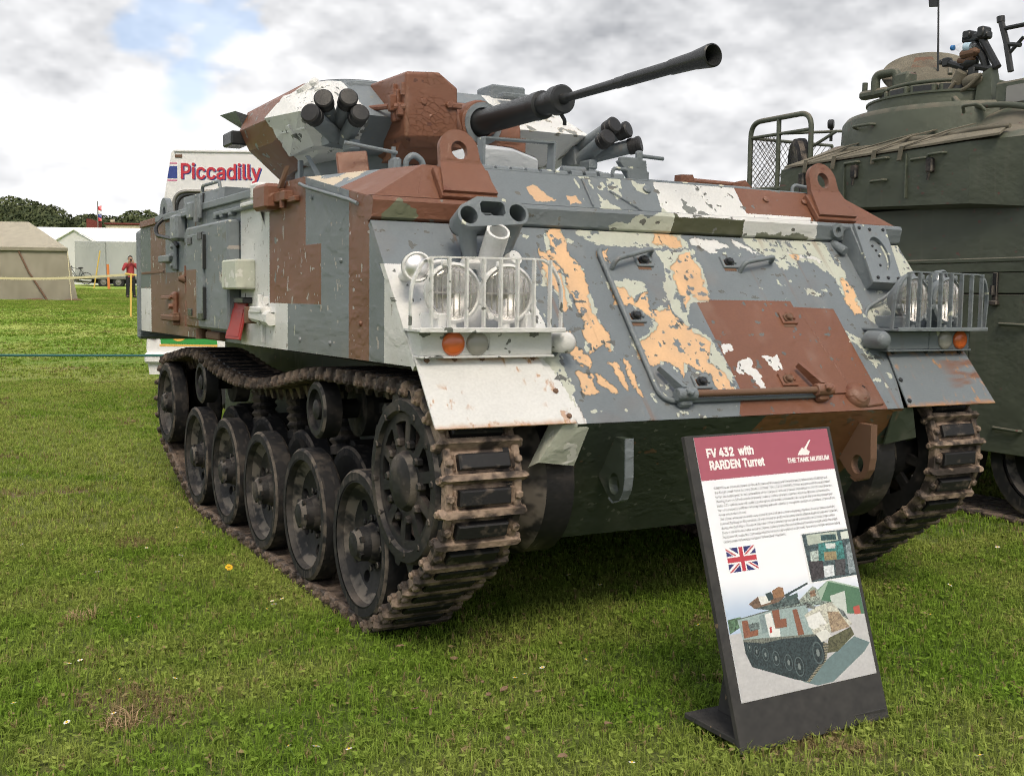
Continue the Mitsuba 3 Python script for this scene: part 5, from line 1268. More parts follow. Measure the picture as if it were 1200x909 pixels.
sk_ = put(TT, 'strap_roll', cat(cyl((3.98, 2.46, 2.99), (3.98, 2.40, 3.08), 0.05, n=14, c=0.01), ball((3.98, 2.30, 2.99), (0.06, 0.10, 0.055)), rod(bend([(3.93, 2.2, 3.02), (3.90, 2.3, 2.93), (3.9, 2.5, 2.90), (3.92, 2.42, 3.0)], 0.05), 0.014, 8)), 'dusty_canvas', 40)
put(TT, 'cable', rod(bend([(3.85, 2.36, 2.86), (3.80, 2.26, 2.79), (3.78, 2.05, 2.76), (3.76, 1.86, 2.74), (3.72, 1.6, 2.68), (3.6, 1.4, 2.55)], 0.1), 0.022, 10), 'tank_paint', 60)
# bins along the turret side with canvas and straps over them
put(TT, 'canvas_sheet', hull([(3.27, 3.50, 2.425), (3.27, 1.50, 2.450), (3.44, 3.36, 2.500), (3.46, 1.60, 2.515), (3.27, 3.50, 2.44), (3.27, 1.50, 2.465), (3.44, 3.36, 2.518), (3.46, 1.60, 2.533)]), 'dusty_canvas', False)
put(TT, 'canvas_roll', rod([(3.46, 3.30, 2.50), (3.47, 3.0, 2.525), (3.49, 2.7, 2.52), (3.47, 2.4, 2.535), (3.48, 2.1, 2.53), (3.46, 1.80, 2.54), (3.44, 1.56, 2.53)], [0.02, 0.03, 0.022, 0.028, 0.02, 0.024, 0.015], 8), 'dusty_canvas', 60)
for y0, y1 in ((3.25, 2.95), (2.55, 2.35), (2.95, 2.45), (2.30, 2.02)):
    put(TT, 'strap', cat(*[hull([np.array(a) + o for a in (p0, p1) for o in ((0, -0.018, 0.004), (0, 0.018, 0.004), (-0.006, -0.018, 0.010), (-0.006, 0.018, 0.010))]) for p0, p1 in (((3.60, y1 - 0.05, 2.60), (3.46, y1 + 0.05, 2.555)), ((3.46, y1 + 0.05, 2.555), (3.26, y0, 2.452)), ((3.262, y0, 2.45), (3.262, y0 + 0.02, 2.36)))]), 'dusty_canvas', False)
for y, z in ((3.10, 2.38), (2.50, 2.395), (3.05, 2.23), (2.52, 2.24), (2.15, 2.36), (2.78, 2.395), (2.0, 2.38)):
    put(TT, 'tie_bar', rod(bend([(3.285, y + 0.07, z), (3.255, y + 0.06, z), (3.255, y - 0.06, z + 0.003), (3.285, y - 0.07, z + 0.003)], 0.015), 0.010, 8), 'tank_paint', 60)
for y, z in ((2.05, 2.31), (2.75, 2.33), (3.3, 2.32)):
    put(TT, 'buckle', cat(bx(3.25, 3.29, y - 0.03, y + 0.03, z - 0.05, z + 0.05, 0.01), rod([(3.26, y, z - 0.05), (3.26, y + 0.01, z - 0.10)], 0.010, 8)), 'dusty_wheel', False)
put(TT, 'dome_handle', rod(bend([(3.62, 2.08, 2.70), (3.58, 2.06, 2.74), (3.58, 1.93, 2.735), (3.62, 1.90, 2.69)], 0.02), 0.012, 8), 'tank_paint', 60)
put(TT, 'dome_handle', rod(bend([(3.52, 2.98, 2.69), (3.46, 2.97, 2.70), (3.46, 2.80, 2.70), (3.52, 2.78, 2.70)], 0.02), 0.012, 8), 'tank_paint', 60)
put(TT, 'spot_lamp', cat(cyl((3.95, 3.74, 2.86), (3.98, 3.70, 2.86), 0.04, n=16, c=0.008), rod([(3.97, 3.72, 2.83), (3.97, 3.72, 2.72)], 0.014, 8)), 'gun_black', 40)
put(TT, 'stay_rod', rod([(3.55, 3.85, 2.42), (3.62, 3.6, 2.62), (3.70, 3.38, 2.74)], 0.014, 8), 'tank_paint', 60)
# mesh grille at the front right of the turret side
put(TT, 'stowage_grille', cat(*[bx(3.30, 3.312, 1.05 + 0.02 * i, 1.056 + 0.02 * i, 2.15, 2.42, 0.001) for i in range(9)], *[bx(3.298, 3.306, 1.04, 1.24, 2.15 + 0.03 * i, 2.156 + 0.03 * i, 0.001) for i in range(10)], bx(3.29, 3.32, 1.03, 1.05, 2.0, 2.44)), 'dusty_wheel', False)
# wire basket on the turret rear
BK = put(BT, 'stowage_basket', cat(
    rod(bend([(3.50, 4.19, 2.30), (3.50, 4.19, 2.89), (3.50, 3.46, 2.885), (3.50, 3.46, 2.42)], 0.13, 8), 0.022, 10), rod([(3.50, 3.84, 2.89), (3.50, 3.84, 2.30)], 0.020, 10),
    rod([(3.50, 4.19, 2.76), (3.50, 3.46, 2.75)], 0.014, 8), rod([(3.50, 4.19, 2.76), (4.6, 4.35, 2.80)], 0.014, 8), rod([(3.50, 4.19, 2.32), (4.6, 4.35, 2.36)], 0.014, 8), rod([(4.6, 4.35, 2.36), (4.6, 4.35, 2.80)], 0.014, 8), rod([(3.86, 4.24, 2.34), (3.86, 4.24, 2.78)], 0.018, 8), rod([(3.50, 4.19, 2.32), (3.50, 3.5, 2.30)], 0.016, 8), rod([(3.52, 3.84, 2.76), (4.3, 3.55, 2.82)], 0.012, 8)), 'tank_paint', 60)
wires = []
for i in range(-14, 30):
    for s in (-1, 1):
        # diamond mesh on the near side
        y0 = 3.86 + i * 0.055
        seg_ = [(y0 + (0 if s > 0 else 0.46), 2.32), (y0 + (0.46 if s > 0 else 0), 2.76)]
        (a, za), (b, zb) = seg_
        lo, hi = 3.85, 4.18
        if min(a, b) > hi or max(a, b) < lo:
            continue
        def clip(yc):
            return za + (zb - za) * (yc - a) / (b - a)
        pa = (a, za) if lo <= a <= hi else ((lo, clip(lo)) if a < lo else (hi, clip(hi)))
        pb = (b, zb) if lo <= b <= hi else ((lo, clip(lo)) if b < lo else (hi, clip(hi)))
        if abs(pa[0] - pb[0]) < 0.01:
            continue
        wires.append(rod([(3.50, pa[0], pa[1]), (3.50, pb[0], pb[1])], 0.0036, 4))
for i in range(17):
    x0 = 3.5 + i * 0.065
    for s in (-1, 1):
        x1 = x0 + s * 0.42
        if 3.5 <= x1 <= 4.6:
            wires.append(rod([(x0, 4.19 + 0.145 * (x0 - 3.5), 2.34), (x1, 4.19 + 0.145 * (x1 - 3.5), 2.78)], 0.0036, 4))
k = put(BK, 'wire_mesh', cat(wires), 'dusty_wheel', False)
labels[k] = {'kind': 'stuff'}
single('spare_wheel', cat(lathe([(0.12, -0.05), (0.20, -0.06), (0.235, -0.04), (0.24, 0.0), (0.235, 0.04), (0.20, 0.06), (0.12, 0.05)], (3.60, 3.68, 2.47), (0.86, -0.5, 0.08), 36), cyl((3.57, 3.70, 2.47), (3.63, 3.66, 2.47), 0.10, n=16)), 'dusty_rubber',
       'dusty tyre stowed between the wire basket and the green turret', 'tyre')
AN = put(TT, 'antenna', cyl((4.2, 2.82, 3.0), (4.2, 2.86, 3.95), 0.009, 0.006, 8), 'gun_black', 60)
fl = [(-0.0, 0.0), (0.10, 0.012), (0.085, -0.09), (0.0, -0.105)]
put(AN, 'pennant', hull([(4.2 - 0.0 + o, 2.86 + q * 0.9, 3.775 + w) for q, w in fl for o in (-0.004, 0.004)]), 'gun_black', False, 'small dark pennant at the top of the antenna')
# water bottle left on the mount
bdir = np.array([0, -0.97, -0.14])
B0 = np.array([3.96, 2.50, 3.262])
WB = thing('water_bottle', 'clear plastic water bottle with blue cap lying on the gun mount of the green tank', 'bottle')
put(WB, 'bottle_body', lathe([(0.012, 0.02), (0.013, 0.035), (0.030, 0.075), (0.033, 0.09), (0.031, 0.12), (0.033, 0.15), (0.031, 0.18), (0.033, 0.21), (0.028, 0.235)], B0, bdir, 24), 'bottle_plastic', 60)
put(WB, 'bottle_cap', cyl(B0 - bdir * 0.002, B0 + bdir * 0.024, 0.020, n=16, c=0.003), 'bottle_blue', 40)
put(WB, 'bottle_wrapper', lathe([(0.0335, 0.125), (0.0335, 0.185)], B0, bdir, 24, close=False), 'bottle_paper', 60)

# welds and bolts of the tank
for y in (2.27, 2.86):
    put(TT, 'weld_seam', bx(3.272, 3.30, y - 0.006, y + 0.006, 2.10, 2.41, 0.003), 'tank_paint', False)
for y in np.arange(-1.6, 4.6, 0.42):
    put(BT, 'skirt_bolt', bolt((3.10, y, 1.50), (-1, 0, 0), 0.014, 0.010), 'tank_paint', False)
    put(BT, 'skirt_bolt', bolt((3.10, y + 0.1, 0.47), (-1, 0, 0), 0.014, 0.010), 'tank_paint', False)

# ------------------------------------------------------------------ information board
def board_fn(p, n, uv):
    x, y, z = F3(p)
    f = fbm(x * 30, y * 30, z * 30, 3)
    c = mix((0.020, 0.020, 0.022), (0.048, 0.046, 0.045), f)
    chip = fbm(x * 60, y * 60, z * 22, 4) > 0.72
    return pick(chip & (mi.Float(n.x) < -0.5), (0.17, 0.12, 0.08), c)


mat('board_black', two(P(mikit.proc(board_fn), 0.7)))
mat('print_white', two(P((0.80, 0.82, 0.885), 0.42, clearcoat=0.3)))
mat('print_crimson', two(P((0.35, 0.085, 0.125), 0.42, clearcoat=0.3)))
mat('print_ink', two(P((0.12, 0.12, 0.14), 0.6)))
mat('print_letter', two(P((0.80, 0.78, 0.78), 0.5)))
IB = thing('information_board', 'leaning black information board with crimson heading and vehicle photographs, standing on the grass', 'information board')
BF = frame((-0.803, -0.906, 0.0), (1.0, 0.024, 0.005), (-0.012, 0.310, 0.951))
BW, BH = 0.634, 0.975
put(IB, 'back_panel', fbx(BF, 0.0, BW, 0.0, BH, -0.020, 0.0, 0.002), 'board_black', False)
put(IB, 'base_plate', bx(-0.80, -0.18, -0.885, -0.62, 0.018, 0.036, 0.002), 'board_black', False)
for x in (-0.685, -0.30):
    put(IB, 'brace', hull([(x + o, y, z) for o in (-0.007, 0.007) for y, z in ((-0.85, 0.037), (-0.655, 0.037), (-0.735, 0.49))]), 'board_black', False)
PU0, PU1, PV0, PV1, HV = 0.034, 0.616, 0.146, 0.968, 0.829
S = frame((0, 0, 0), (1, 0, 0), (0, 1, 0))
w0 = 0.0015
put(IB, 'poster', fbx(BF, PU0, PU1, PV0, PV1, 0.0, w0, 0.0004), 'print_white', False, 'white printed poster with text and photographs')
put(IB, 'poster_heading', fbx(BF, PU0, PU1, HV, PV1, w0 + 0.0002, w0 + 0.0006, 0.0001), 'print_crimson', False, 'crimson heading strip')


def letters(text, height, u, v, width, bold=True, w=w0 + 0.0007, skew=0.0):
    m = meshkit.text_mesh(text, height, 0.0004, bold)
    if bold:
        o = 0.035 * height
        m = cat(*[m.copy().apply_translation([a * o, b * o, 0.00004 * i]) for i, (a, b) in enumerate(((-1, -1), (1, -1), (0, 0), (-1, 1), (1, 1)))])
    e = m.bounds
    m.apply_translation([-e[0][0], 0, 0])
    m.apply_scale([width / (e[1][0] - e[0][0]), 1, 1])
    if skew:
        k = np.eye(4); k[1, 0] = skew
        m.apply_transform(k)
    m.apply_translation([u, v, w])
    return at(BF, m)


put(IB, 'title_line', letters('FV 432  with', 0.0265, 0.074, 0.902, 0.196), 'print_letter', False, 'FV 432 with')
put(IB, 'title_line', letters('RARDEN Turret', 0.0265, 0.078, 0.862, 0.230), 'print_letter', False, 'RARDEN Turret')
put(IB, 'museum_name', letters('THE TANK MUSEUM', 0.0145, 0.408, 0.862, 0.190), 'print_letter', False, 'THE TANK MUSEUM')
logo = unary_union([Polygon([(0.4588, 0.8851), (0.4700, 0.8985), (0.4868, 0.9102), (0.4942, 0.9024), (0.5026, 0.9043), (0.5165, 0.8937), (0.5081, 0.8829)]), Polygon([(0.4920, 0.9049), (0.5246, 0.9349), (0.5286, 0.9327), (0.5019, 0.9019)])])
put(IB, 'museum_emblem', ext(logo, 0.0004, BF, w0 + 0.0007), 'print_letter', False)
TEXT = ['RARDEN is an acronym based on Royal Armament Research and Development Establishment (RARDE) and',
        'the Royal Small Arms Factory (RSAF), Enfield. The L21A1 RARDEN 30mm weapon and its associated',
        'turret were designed to be compatible with a range of vehicle chassis including Fox, FV432 and Warrior.',
        'Placing it on a 432 hull would in theory make a vehicle similar in performance to Warrior. However the',
        'basic 432 vehicle was not really big enough to allow this combination to carry all the men and equipment',
        'for it to properly fulfil the infantry fighting vehicle role for a complete section of soldiers. It therefore',
        'never went into service.',
        'The 30mm weapon has been successful in the Gulf Wars, Peace keeping missions such as Bosnia and the',
        'current fighting in Afghanistan. It was found to perform beyond expectations against heavier vehicles',
        'during the Gulf Wars. However the rate of fire is limited by the use of ammunition in 3 round clips rather',
        'than in continuous belts and the 30mm calibre limits the projectile performance especially the High',
        'Explosive HE capacity. Consequently it is likely to be replaced in the near future by a 40mm weapon using',
        "cutting edge technology compact 'telescoped' munitions."]
for i, t in enumerate(TEXT):
    put(IB, 'text_line', letters(t, 0.0078, 0.078, 0.7985 - 0.01415 * i, 0.498 * len(t) / 104 if i in (6, 12) else 0.494 + 0.008 * (i % 3), False, w0 + 0.0003), 'print_ink', False)


# union flag
u0, v0, fw_, fh = 0.080, 0.535, 0.120, 0.076
fr_box = sbox(u0, v0, u0 + fw_, v0 + fh)
from shapely.geometry import LineString
def ln(a, b, w):
    return LineString([(u0 + a[0] * fw_, v0 + a[1] * fh), (u0 + b[0] * fw_, v0 + b[1] * fh)]).buffer(w, cap_style=2).intersection(fr_box)
NAVY, WHT, RED = (0.020, 0.022, 0.13), (0.75, 0.75, 0.78), (0.45, 0.04, 0.06)
flag = [(fr_box, NAVY)] + [(ln((-.1, -.1), (1.1, 1.1), 0.0075), WHT), (ln((-.1, 1.1), (1.1, -.1), 0.0075), WHT)] + \
       [(ln((-.1, -.14), (0.5, 0.46), 0.0024), RED), (ln((0.5, 0.54), (1.1, 1.14), 0.0024), RED), (ln((-.1, 1.06), (0.5, 0.46), 0.0024), RED), (ln((0.5, 0.54), (1.1, -0.06), 0.0024), RED)] + \
       [(ln((0, .5), (1, .5), 0.0125), WHT), (ln((.5, 0), (.5, 1), 0.0125), WHT), (ln((0, .5), (1, .5), 0.0078), RED), (ln((.5, 0), (.5, 1), 0.0078), RED)]


def board_uv(p):
    d = [p.x - float(BF[0, 3]), p.y - float(BF[1, 3]), p.z - float(BF[2, 3])]
    return tuple(sum(float(BF[k, c]) * d[k] for k in range(3)) for c in (0, 1))


def layered(u, v, layers, c):
    for q, col in layers:
        if isinstance(q, tuple):                       # (centre u, v, radius u, v)
            m = (dr.square((u - q[0]) / q[2]) + dr.square((v - q[1]) / q[3])) < 1
        else:
            m = mi.Bool(False)
            for g in getattr(q, 'geoms', [q]):
                if g.geom_type == 'Polygon' and not g.is_empty:
                    m = m | inside(u, v, [(float(a), float(b)) for a, b in list(g.exterior.coords)[:-1]])
        c = pick(m, col(u, v) if callable(col) else col, c)
    return c


def flag_ink(p, n, uv):
    u, v = board_uv(p)
    return layered(u, v, flag, mi.Color3f(NAVY))


mat('flag_ink', two(P(mikit.proc(flag_ink), 0.42, clearcoat=0.3)))
put(IB, 'flag_print', fbx(BF, u0, u0 + fw_, v0, v0 + fh, w0 + 0.0002, w0 + 0.0006, 0.0001), 'flag_ink', False, 'small printed union flag')
BIG = {'trees': [(0.0372, 0.3955), (0.0879, 0.3986), (0.1009, 0.3899), (0.0872, 0.3685), (0.0367, 0.3524)], 'building': [(0.4225, 0.4373), (0.4828, 0.467), (0.615, 0.4259), (0.615, 0.3394), (0.5335, 0.3509), (0.4817, 0.3516), (0.4267, 0.3953)],
  'doors': [(0.4772, 0.4153), (0.5474, 0.4234), (0.5386, 0.3503), (0.4817, 0.3516)], 'barrel': [(0.5696, 0.3679), (0.5995, 0.3703), (0.5995, 0.3423), (0.5705, 0.343)],
  'shadow': [(0.2917, 0.1697), (0.4456, 0.2353), (0.549, 0.2751), (0.613, 0.2468), (0.5805, 0.2217), (0.419, 0.1496), (0.3514, 0.1485)],
  'side': [(0.0749, 0.3933), (0.2152, 0.4043), (0.37, 0.4025), (0.3814, 0.3015), (0.084, 0.3297)], 'b1': [(0.0919, 0.3853), (0.1151, 0.3851), (0.1185, 0.3643), (0.1532, 0.3595), (0.1475, 0.3341), (0.0886, 0.3325)],
  'b2': [(0.2191, 0.4038), (0.251, 0.4026), (0.2472, 0.3705), (0.2738, 0.3699), (0.2701, 0.3437), (0.2219, 0.3443)], 'b3': [(0.305, 0.3927), (0.3257, 0.393), (0.3359, 0.3108), (0.3097, 0.3115)],
  'w1': [(0.1881, 0.393), (0.2146, 0.3966), (0.2204, 0.3445), (0.2389, 0.342), (0.235, 0.3178), (0.1915, 0.3221)], 'glacis': [(0.3515, 0.3686), (0.4083, 0.3903), (0.4782, 0.3961), (0.5527, 0.3145), (0.449, 0.3012), (0.3774, 0.3021)],
  'gw': [(0.3578, 0.3618), (0.4196, 0.3719), (0.4407, 0.3296), (0.3786, 0.3199), (0.3611, 0.3313)], 'gt': [(0.4523, 0.3676), (0.5019, 0.3612), (0.5373, 0.3074), (0.4527, 0.2995)],
  'mud': [(0.3828, 0.3061), (0.4358, 0.3139), (0.4491, 0.2879), (0.4031, 0.2763)], 'roof': [(0.2152, 0.4043), (0.2504, 0.4146), (0.4303, 0.407), (0.4945, 0.3929), (0.3674, 0.3937)],
  'nose': [(0.4354, 0.2849), (0.5415, 0.3068), (0.5509, 0.281), (0.4638, 0.2386), (0.4131, 0.24)], 'track': [(0.084, 0.3297), (0.3826, 0.3055), (0.422, 0.2688), (0.3996, 0.2181), (0.3189, 0.1642), (0.2626, 0.1813), (0.1, 0.2445), (0.0838, 0.2883)],
  'ftr': [(0.4116, 0.2763), (0.4317, 0.2674), (0.4061, 0.2171), (0.3183, 0.1625), (0.3074, 0.1672), (0.385, 0.2173)], 'turB': [(0.1324, 0.4325), (0.1745, 0.4508), (0.2276, 0.4472), (0.2663, 0.4694), (0.2833, 0.4662), (0.2854, 0.4371), (0.2529, 0.4232), (0.1511, 0.4155)],
  'turW': [(0.1745, 0.4508), (0.2276, 0.4472), (0.2218, 0.4271), (0.1809, 0.4234)], 'turBr': [(0.2357, 0.4612), (0.2667, 0.4706), (0.2843, 0.4643), (0.283, 0.4374), (0.2368, 0.4372)], 'turD': [(0.2061, 0.4558), (0.231, 0.4587), (0.2407, 0.4367), (0.2149, 0.431)],
  'gun': [(0.2828, 0.4422), (0.3902, 0.4699), (0.3936, 0.4646), (0.289, 0.4355)], 'turR': [(0.2885, 0.4337), (0.3403, 0.4424), (0.3409, 0.4303), (0.2977, 0.4236)], 'back': [(0.3269, 0.4109), (0.411, 0.4552), (0.4288, 0.4439), (0.4344, 0.4065), (0.3781, 0.4014)],
  'backb': [(0.3935, 0.439), (0.4161, 0.4442), (0.4184, 0.4238), (0.3923, 0.4209)]}
INSET = {'a': [(0.4066, 0.624), (0.6155, 0.6227), (0.6155, 0.4685), (0.4105, 0.4675)], 'sky': [(0.4265, 0.6202), (0.5641, 0.6194), (0.5641, 0.5909), (0.4249, 0.5861)], 'veh': [(0.4721, 0.5875), (0.5802, 0.5861), (0.5793, 0.5261), (0.459, 0.5298)],
  'tur': [(0.4887, 0.6141), (0.557, 0.6106), (0.5556, 0.5917), (0.4873, 0.5954)], 'wb': [(0.5013, 0.5846), (0.548, 0.5811), (0.5429, 0.5646), (0.503, 0.5675)], 'door': [(0.4888, 0.5577), (0.5444, 0.555), (0.5402, 0.5272), (0.4848, 0.5301)],
  'plate': [(0.4751, 0.5125), (0.5209, 0.5124), (0.516, 0.4768), (0.47, 0.4759)], 'lft': [(0.4268, 0.5642), (0.4657, 0.5664), (0.459, 0.5298), (0.4248, 0.5292)], 'trk': [(0.4138, 0.5347), (0.4764, 0.531), (0.4684, 0.4761), (0.4117, 0.4716)],
  'trk2': [(0.5318, 0.5281), (0.5793, 0.5261), (0.5633, 0.4745), (0.5202, 0.4764)], 'rt': [(0.5926, 0.569), (0.615, 0.5783), (0.6135, 0.4778), (0.5813, 0.4756)], 'wr': [(0.5802, 0.6146), (0.615, 0.6165), (0.615, 0.5911), (0.5799, 0.5906)]}
TEAL, DTEAL, BRN, WH2 = (0.27, 0.35, 0.35), (0.030, 0.052, 0.058), (0.21, 0.085, 0.05), (0.66, 0.67, 0.66)


def grain(base, amount=0.5, f=1.0):
    """A printed photograph's own tonal detail: fine light and dark marks about a base ink."""
    def fn(u, v):
        k = fbm(u * 160 * f, v * 210 * f, 3.0, 3)
        m = noise(u * 420 * f, v * 520 * f, 1.0)
        return mi.Color3f(base) * (1.0 + amount * (2.2 * (k - 0.5) + 0.9 * (m - 0.5)))
    return fn


def links(base):
    def fn(u, v):
        s_ = noise(u * 260, v * 260, 5.0)
        return mi.Color3f(base) * (0.45 + 1.2 * s_)
    return fn


def B(n, g=0.0):
    q = Polygon(BIG[n])
    return q.buffer(g) if g else q


big_layers = [(B('trees'), grain((0.08, 0.15, 0.09), 0.9)), (B('building'), grain((0.070, 0.16, 0.095), 0.12)), (B('doors'), grain((0.48, 0.53, 0.50), 0.1)), (Polygon([(0.4267, 0.3953), (0.43, 0.437), (0.483, 0.4675), (0.6150, 0.4275), (0.6150, 0.4225), (0.4830, 0.4615)]), (0.30, 0.40, 0.33)), (B('barrel'), (0.40, 0.08, 0.06)),
              (B('shadow'), grain((0.125, 0.185, 0.195), 0.12, 0.5)), (B('back'), grain((0.26, 0.30, 0.26), 1.0)), (B('backb'), grain((0.22, 0.14, 0.09), 0.7)), (B('roof'), grain((0.17, 0.21, 0.19), 1.2)), (B('side'), grain(TEAL, 0.22)), (B('w1'), grain(WH2, 0.1)), (B('b1'), grain(BRN, 0.35)), (B('b2'), grain(BRN, 0.15)), (B('b3'), grain(BRN, 0.15)),
              (Polygon([(0.115, 0.372), (0.160, 0.374), (0.158, 0.352), (0.118, 0.350)]), grain((0.10, 0.13, 0.13), 0.9)), (Polygon([(0.164, 0.392), (0.186, 0.394), (0.188, 0.340), (0.166, 0.338)]), grain((0.19, 0.25, 0.26), 0.3)), (Polygon([(0.198, 0.352), (0.207, 0.353), (0.205, 0.335), (0.196, 0.334)]), (0.42, 0.05, 0.05)),
              (Polygon([(0.0749, 0.3933), (0.2152, 0.4043), (0.37, 0.4025), (0.37, 0.3995), (0.2152, 0.4010), (0.0749, 0.3900)]), (0.10, 0.12, 0.12)), (B('nose'), grain((0.085, 0.085, 0.045), 0.7)), (B('glacis'), grain((0.46, 0.46, 0.40), 0.45)), (B('gt'), grain((0.29, 0.22, 0.15), 0.6)), (B('gw'), grain(WH2, 0.12)),
              (Polygon([(0.371, 0.4025), (0.408, 0.390), (0.400, 0.382), (0.365, 0.391)]), grain((0.15, 0.16, 0.15), 1.0)), (Polygon([(0.405, 0.332), (0.432, 0.330), (0.430, 0.306), (0.408, 0.308)]), grain((0.52, 0.52, 0.48), 0.5)), (Polygon([(0.500, 0.375), (0.525, 0.360), (0.540, 0.330), (0.515, 0.345)]), grain((0.11, 0.13, 0.13), 0.8)),
              (B('track'), links((0.022, 0.036, 0.040))), (Polygon([(0.084, 0.3297), (0.3826, 0.3055), (0.3826, 0.2985), (0.25, 0.3100), (0.16, 0.3080), (0.084, 0.3230)]), links((0.13, 0.14, 0.12))), (B('ftr'), lambda u, v: pick(((v * 190 + u * 40) - dr.floor(v * 190 + u * 40)) < 0.45, (0.30, 0.27, 0.19), (0.035, 0.045, 0.04))), (B('mud'), grain((0.60, 0.61, 0.58), 0.1)),
              (Polygon([(0.150, 0.416), (0.255, 0.426), (0.300, 0.440), (0.335, 0.432), (0.345, 0.408), (0.21, 0.404)]), grain((0.06, 0.085, 0.085), 1.0)), (B('turB'), grain((0.15, 0.095, 0.065), 0.6)), (B('turW'), grain(WH2, 0.2)), (B('turD'), DTEAL), (B('turBr'), grain((0.25, 0.135, 0.07), 0.3)), (B('turR'), (0.05, 0.085, 0.085)), (B('gun'), DTEAL)]
for (a, b), r in zip(((0.2896, 0.2169), (0.2489, 0.2359), (0.2009, 0.2559), (0.1615, 0.2734), (0.1287, 0.2875), (0.1037, 0.3038), (0.3783, 0.2468)), (0.031, 0.026, 0.023, 0.020, 0.017, 0.014, 0.036)):
    big_layers += [((a + 0.12 * r, b, r * 0.66, r * 1.04), (0.014, 0.022, 0.024)), ((a, b, r * 0.62, r), (0.075, 0.105, 0.11)), ((a, b, r * 0.53, r * 0.86), grain((0.020, 0.033, 0.036), 0.9)), ((a, b, r * 0.20, r * 0.33), (0.16, 0.19, 0.19))]


def photo_ink(p, n, uv):
    u, v = board_uv(p)
    t = smoothstep(0.530, 0.40, v + 0.06 * (u - PU0))
    c = mix((0.80, 0.82, 0.885), (0.40, 0.50, 0.66), t)
    g = smoothstep(0.352, 0.349, v) * smoothstep(0.0, 0.02, v)
    c = mix(c, grain((0.46, 0.46, 0.475), 0.08, 0.6)(u, v), g)
    return layered(u, v, big_layers, c)


inset_layers = []
for n_, c in (('a', grain((0.050, 0.078, 0.088), 0.9)), ('sky', grain((0.40, 0.45, 0.40), 0.2)), ('wr', (0.60, 0.64, 0.60)), ('veh', grain((0.042, 0.17, 0.165), 0.8)), ('lft', grain((0.36, 0.42, 0.40), 0.7)), ('tur', grain((0.03, 0.07, 0.075), 1.0)), ('wb', grain((0.52, 0.57, 0.57), 0.3)), ('door', grain((0.25, 0.20, 0.11), 0.5)), ('trk', grain((0.04, 0.035, 0.04), 0.8)), ('trk2', grain((0.05, 0.05, 0.055), 0.8)), ('rt', grain((0.20, 0.24, 0.26), 0.7)), ('plate', grain((0.58, 0.62, 0.66), 0.35))):
    inset_layers.append((Polygon(INSET[n_]).buffer(0), c))
inset_layers.insert(0, (Polygon([(0.4125, 0.6235), (0.6155, 0.6225), (0.6155, 0.4690), (0.4140, 0.4680)]), (0.05, 0.08, 0.09)))


def inset_ink(p, n, uv):
    u, v = board_uv(p)
    return layered(u, v, inset_layers, mi.Color3f(0.72, 0.73, 0.76))


mat('photo_ink', two(P(mikit.proc(photo_ink), 0.42, clearcoat=0.3)))
mat('inset_ink', two(P(mikit.proc(inset_ink), 0.42, clearcoat=0.3)))
put(IB, 'photo_print', fbx(BF, PU0 + 0.0005, PU1 - 0.0005, PV0 + 0.0005, 0.516, w0 + 0.0002, w0 + 0.0006, 0.0001), 'photo_ink', False, 'large photograph of the same vehicle')
put(IB, 'photo_print', fbx(BF, 0.402, PU1 - 0.0005, 0.464, 0.629, w0 + 0.0008, w0 + 0.0012, 0.0001), 'inset_ink', False, 'small photograph of the vehicle seen from the front')

# ------------------------------------------------------------------ field behind: van, tents, trailer, person, trees
def W(s, d, z):
    """s metres to the right and d metres out along the field's own axis"""
    return (CAM[0] + HFW[0] * d + side_v[0] * s, CAM[1] + HFW[1] * d + side_v[1] * s, z)


FLD = np.eye(4)                                    # x = right, y = outwards, z = up
FLD[:3, 0], FLD[:3, 1], FLD[:3, 3] = (side_v[0], side_v[1], 0), (HFW[0], HFW[1], 0), (CAM[0], CAM[1], 0)


def fh_(s, d):
    w = W(s, d, 0)
    return float(ground_h(w[0], w[1]))


mat('van_white', two(P((0.72, 0.72, 0.73), 0.28, clearcoat=0.6)))
mat('van_red', two(P((0.50, 0.035, 0.055), 0.35)))
mat('van_blue', two(P((0.035, 0.06, 0.26), 0.35)))
mat('van_pink', two(P((0.60, 0.16, 0.30), 0.4)))
mat('van_green', two(P((0.04, 0.30, 0.06), 0.4)))
mat('van_yellow', two(P((0.75, 0.45, 0.10), 0.4)))
mat('window_dark', two(P((0.10, 0.11, 0.12), 0.12, clearcoat=1.0)))
VAN = thing('van', 'white van with Piccadilly in red letters behind the rear of the armoured carrier', 'van')
D0 = 12.8
VF = FLD @ frame((0, D0, 0), (1, 0, 0), (0, 0, 1))       # x right, y up, z towards the camera
vp = [(-3.865, 2.95), (-3.83, 2.985), (-0.95, 2.99), (-0.85, 2.9), (-0.80, 0.45), (-4.14, 0.45), (-4.17, 0.75), (-4.15, 1.1), (-4.06, 1.6), (-3.965, 2.35)]
put(VAN, 'body', ext(vp, 2.0, VF, -2.0), 'van_white', False)
put(VAN, 'roof_rim', at(VF, cat(bx(-3.83, -0.9, 2.955, 2.985, -0.02, 0.02, 0.008))), 'van_white', False)
tm = meshkit.text_mesh('Piccadilly', 0.165, 0.006, True)
tm.apply_translation([-tm.bounds[0][0], 0, 0])
tm.apply_scale([0.90 / (tm.bounds[1][0]), 1, 1])
lt = at(VF, tm.copy().apply_translation([-3.755, 2.665, 0.004]))
put(VAN, 'lettering_shade', at(VF, tm.copy().apply_translation([-3.743, 2.657, 0.002]).apply_scale([1, 1, 0.6])), 'van_blue', False)
put(VAN, 'lettering', lt, 'van_red', False, 'red letters reading Piccadilly')
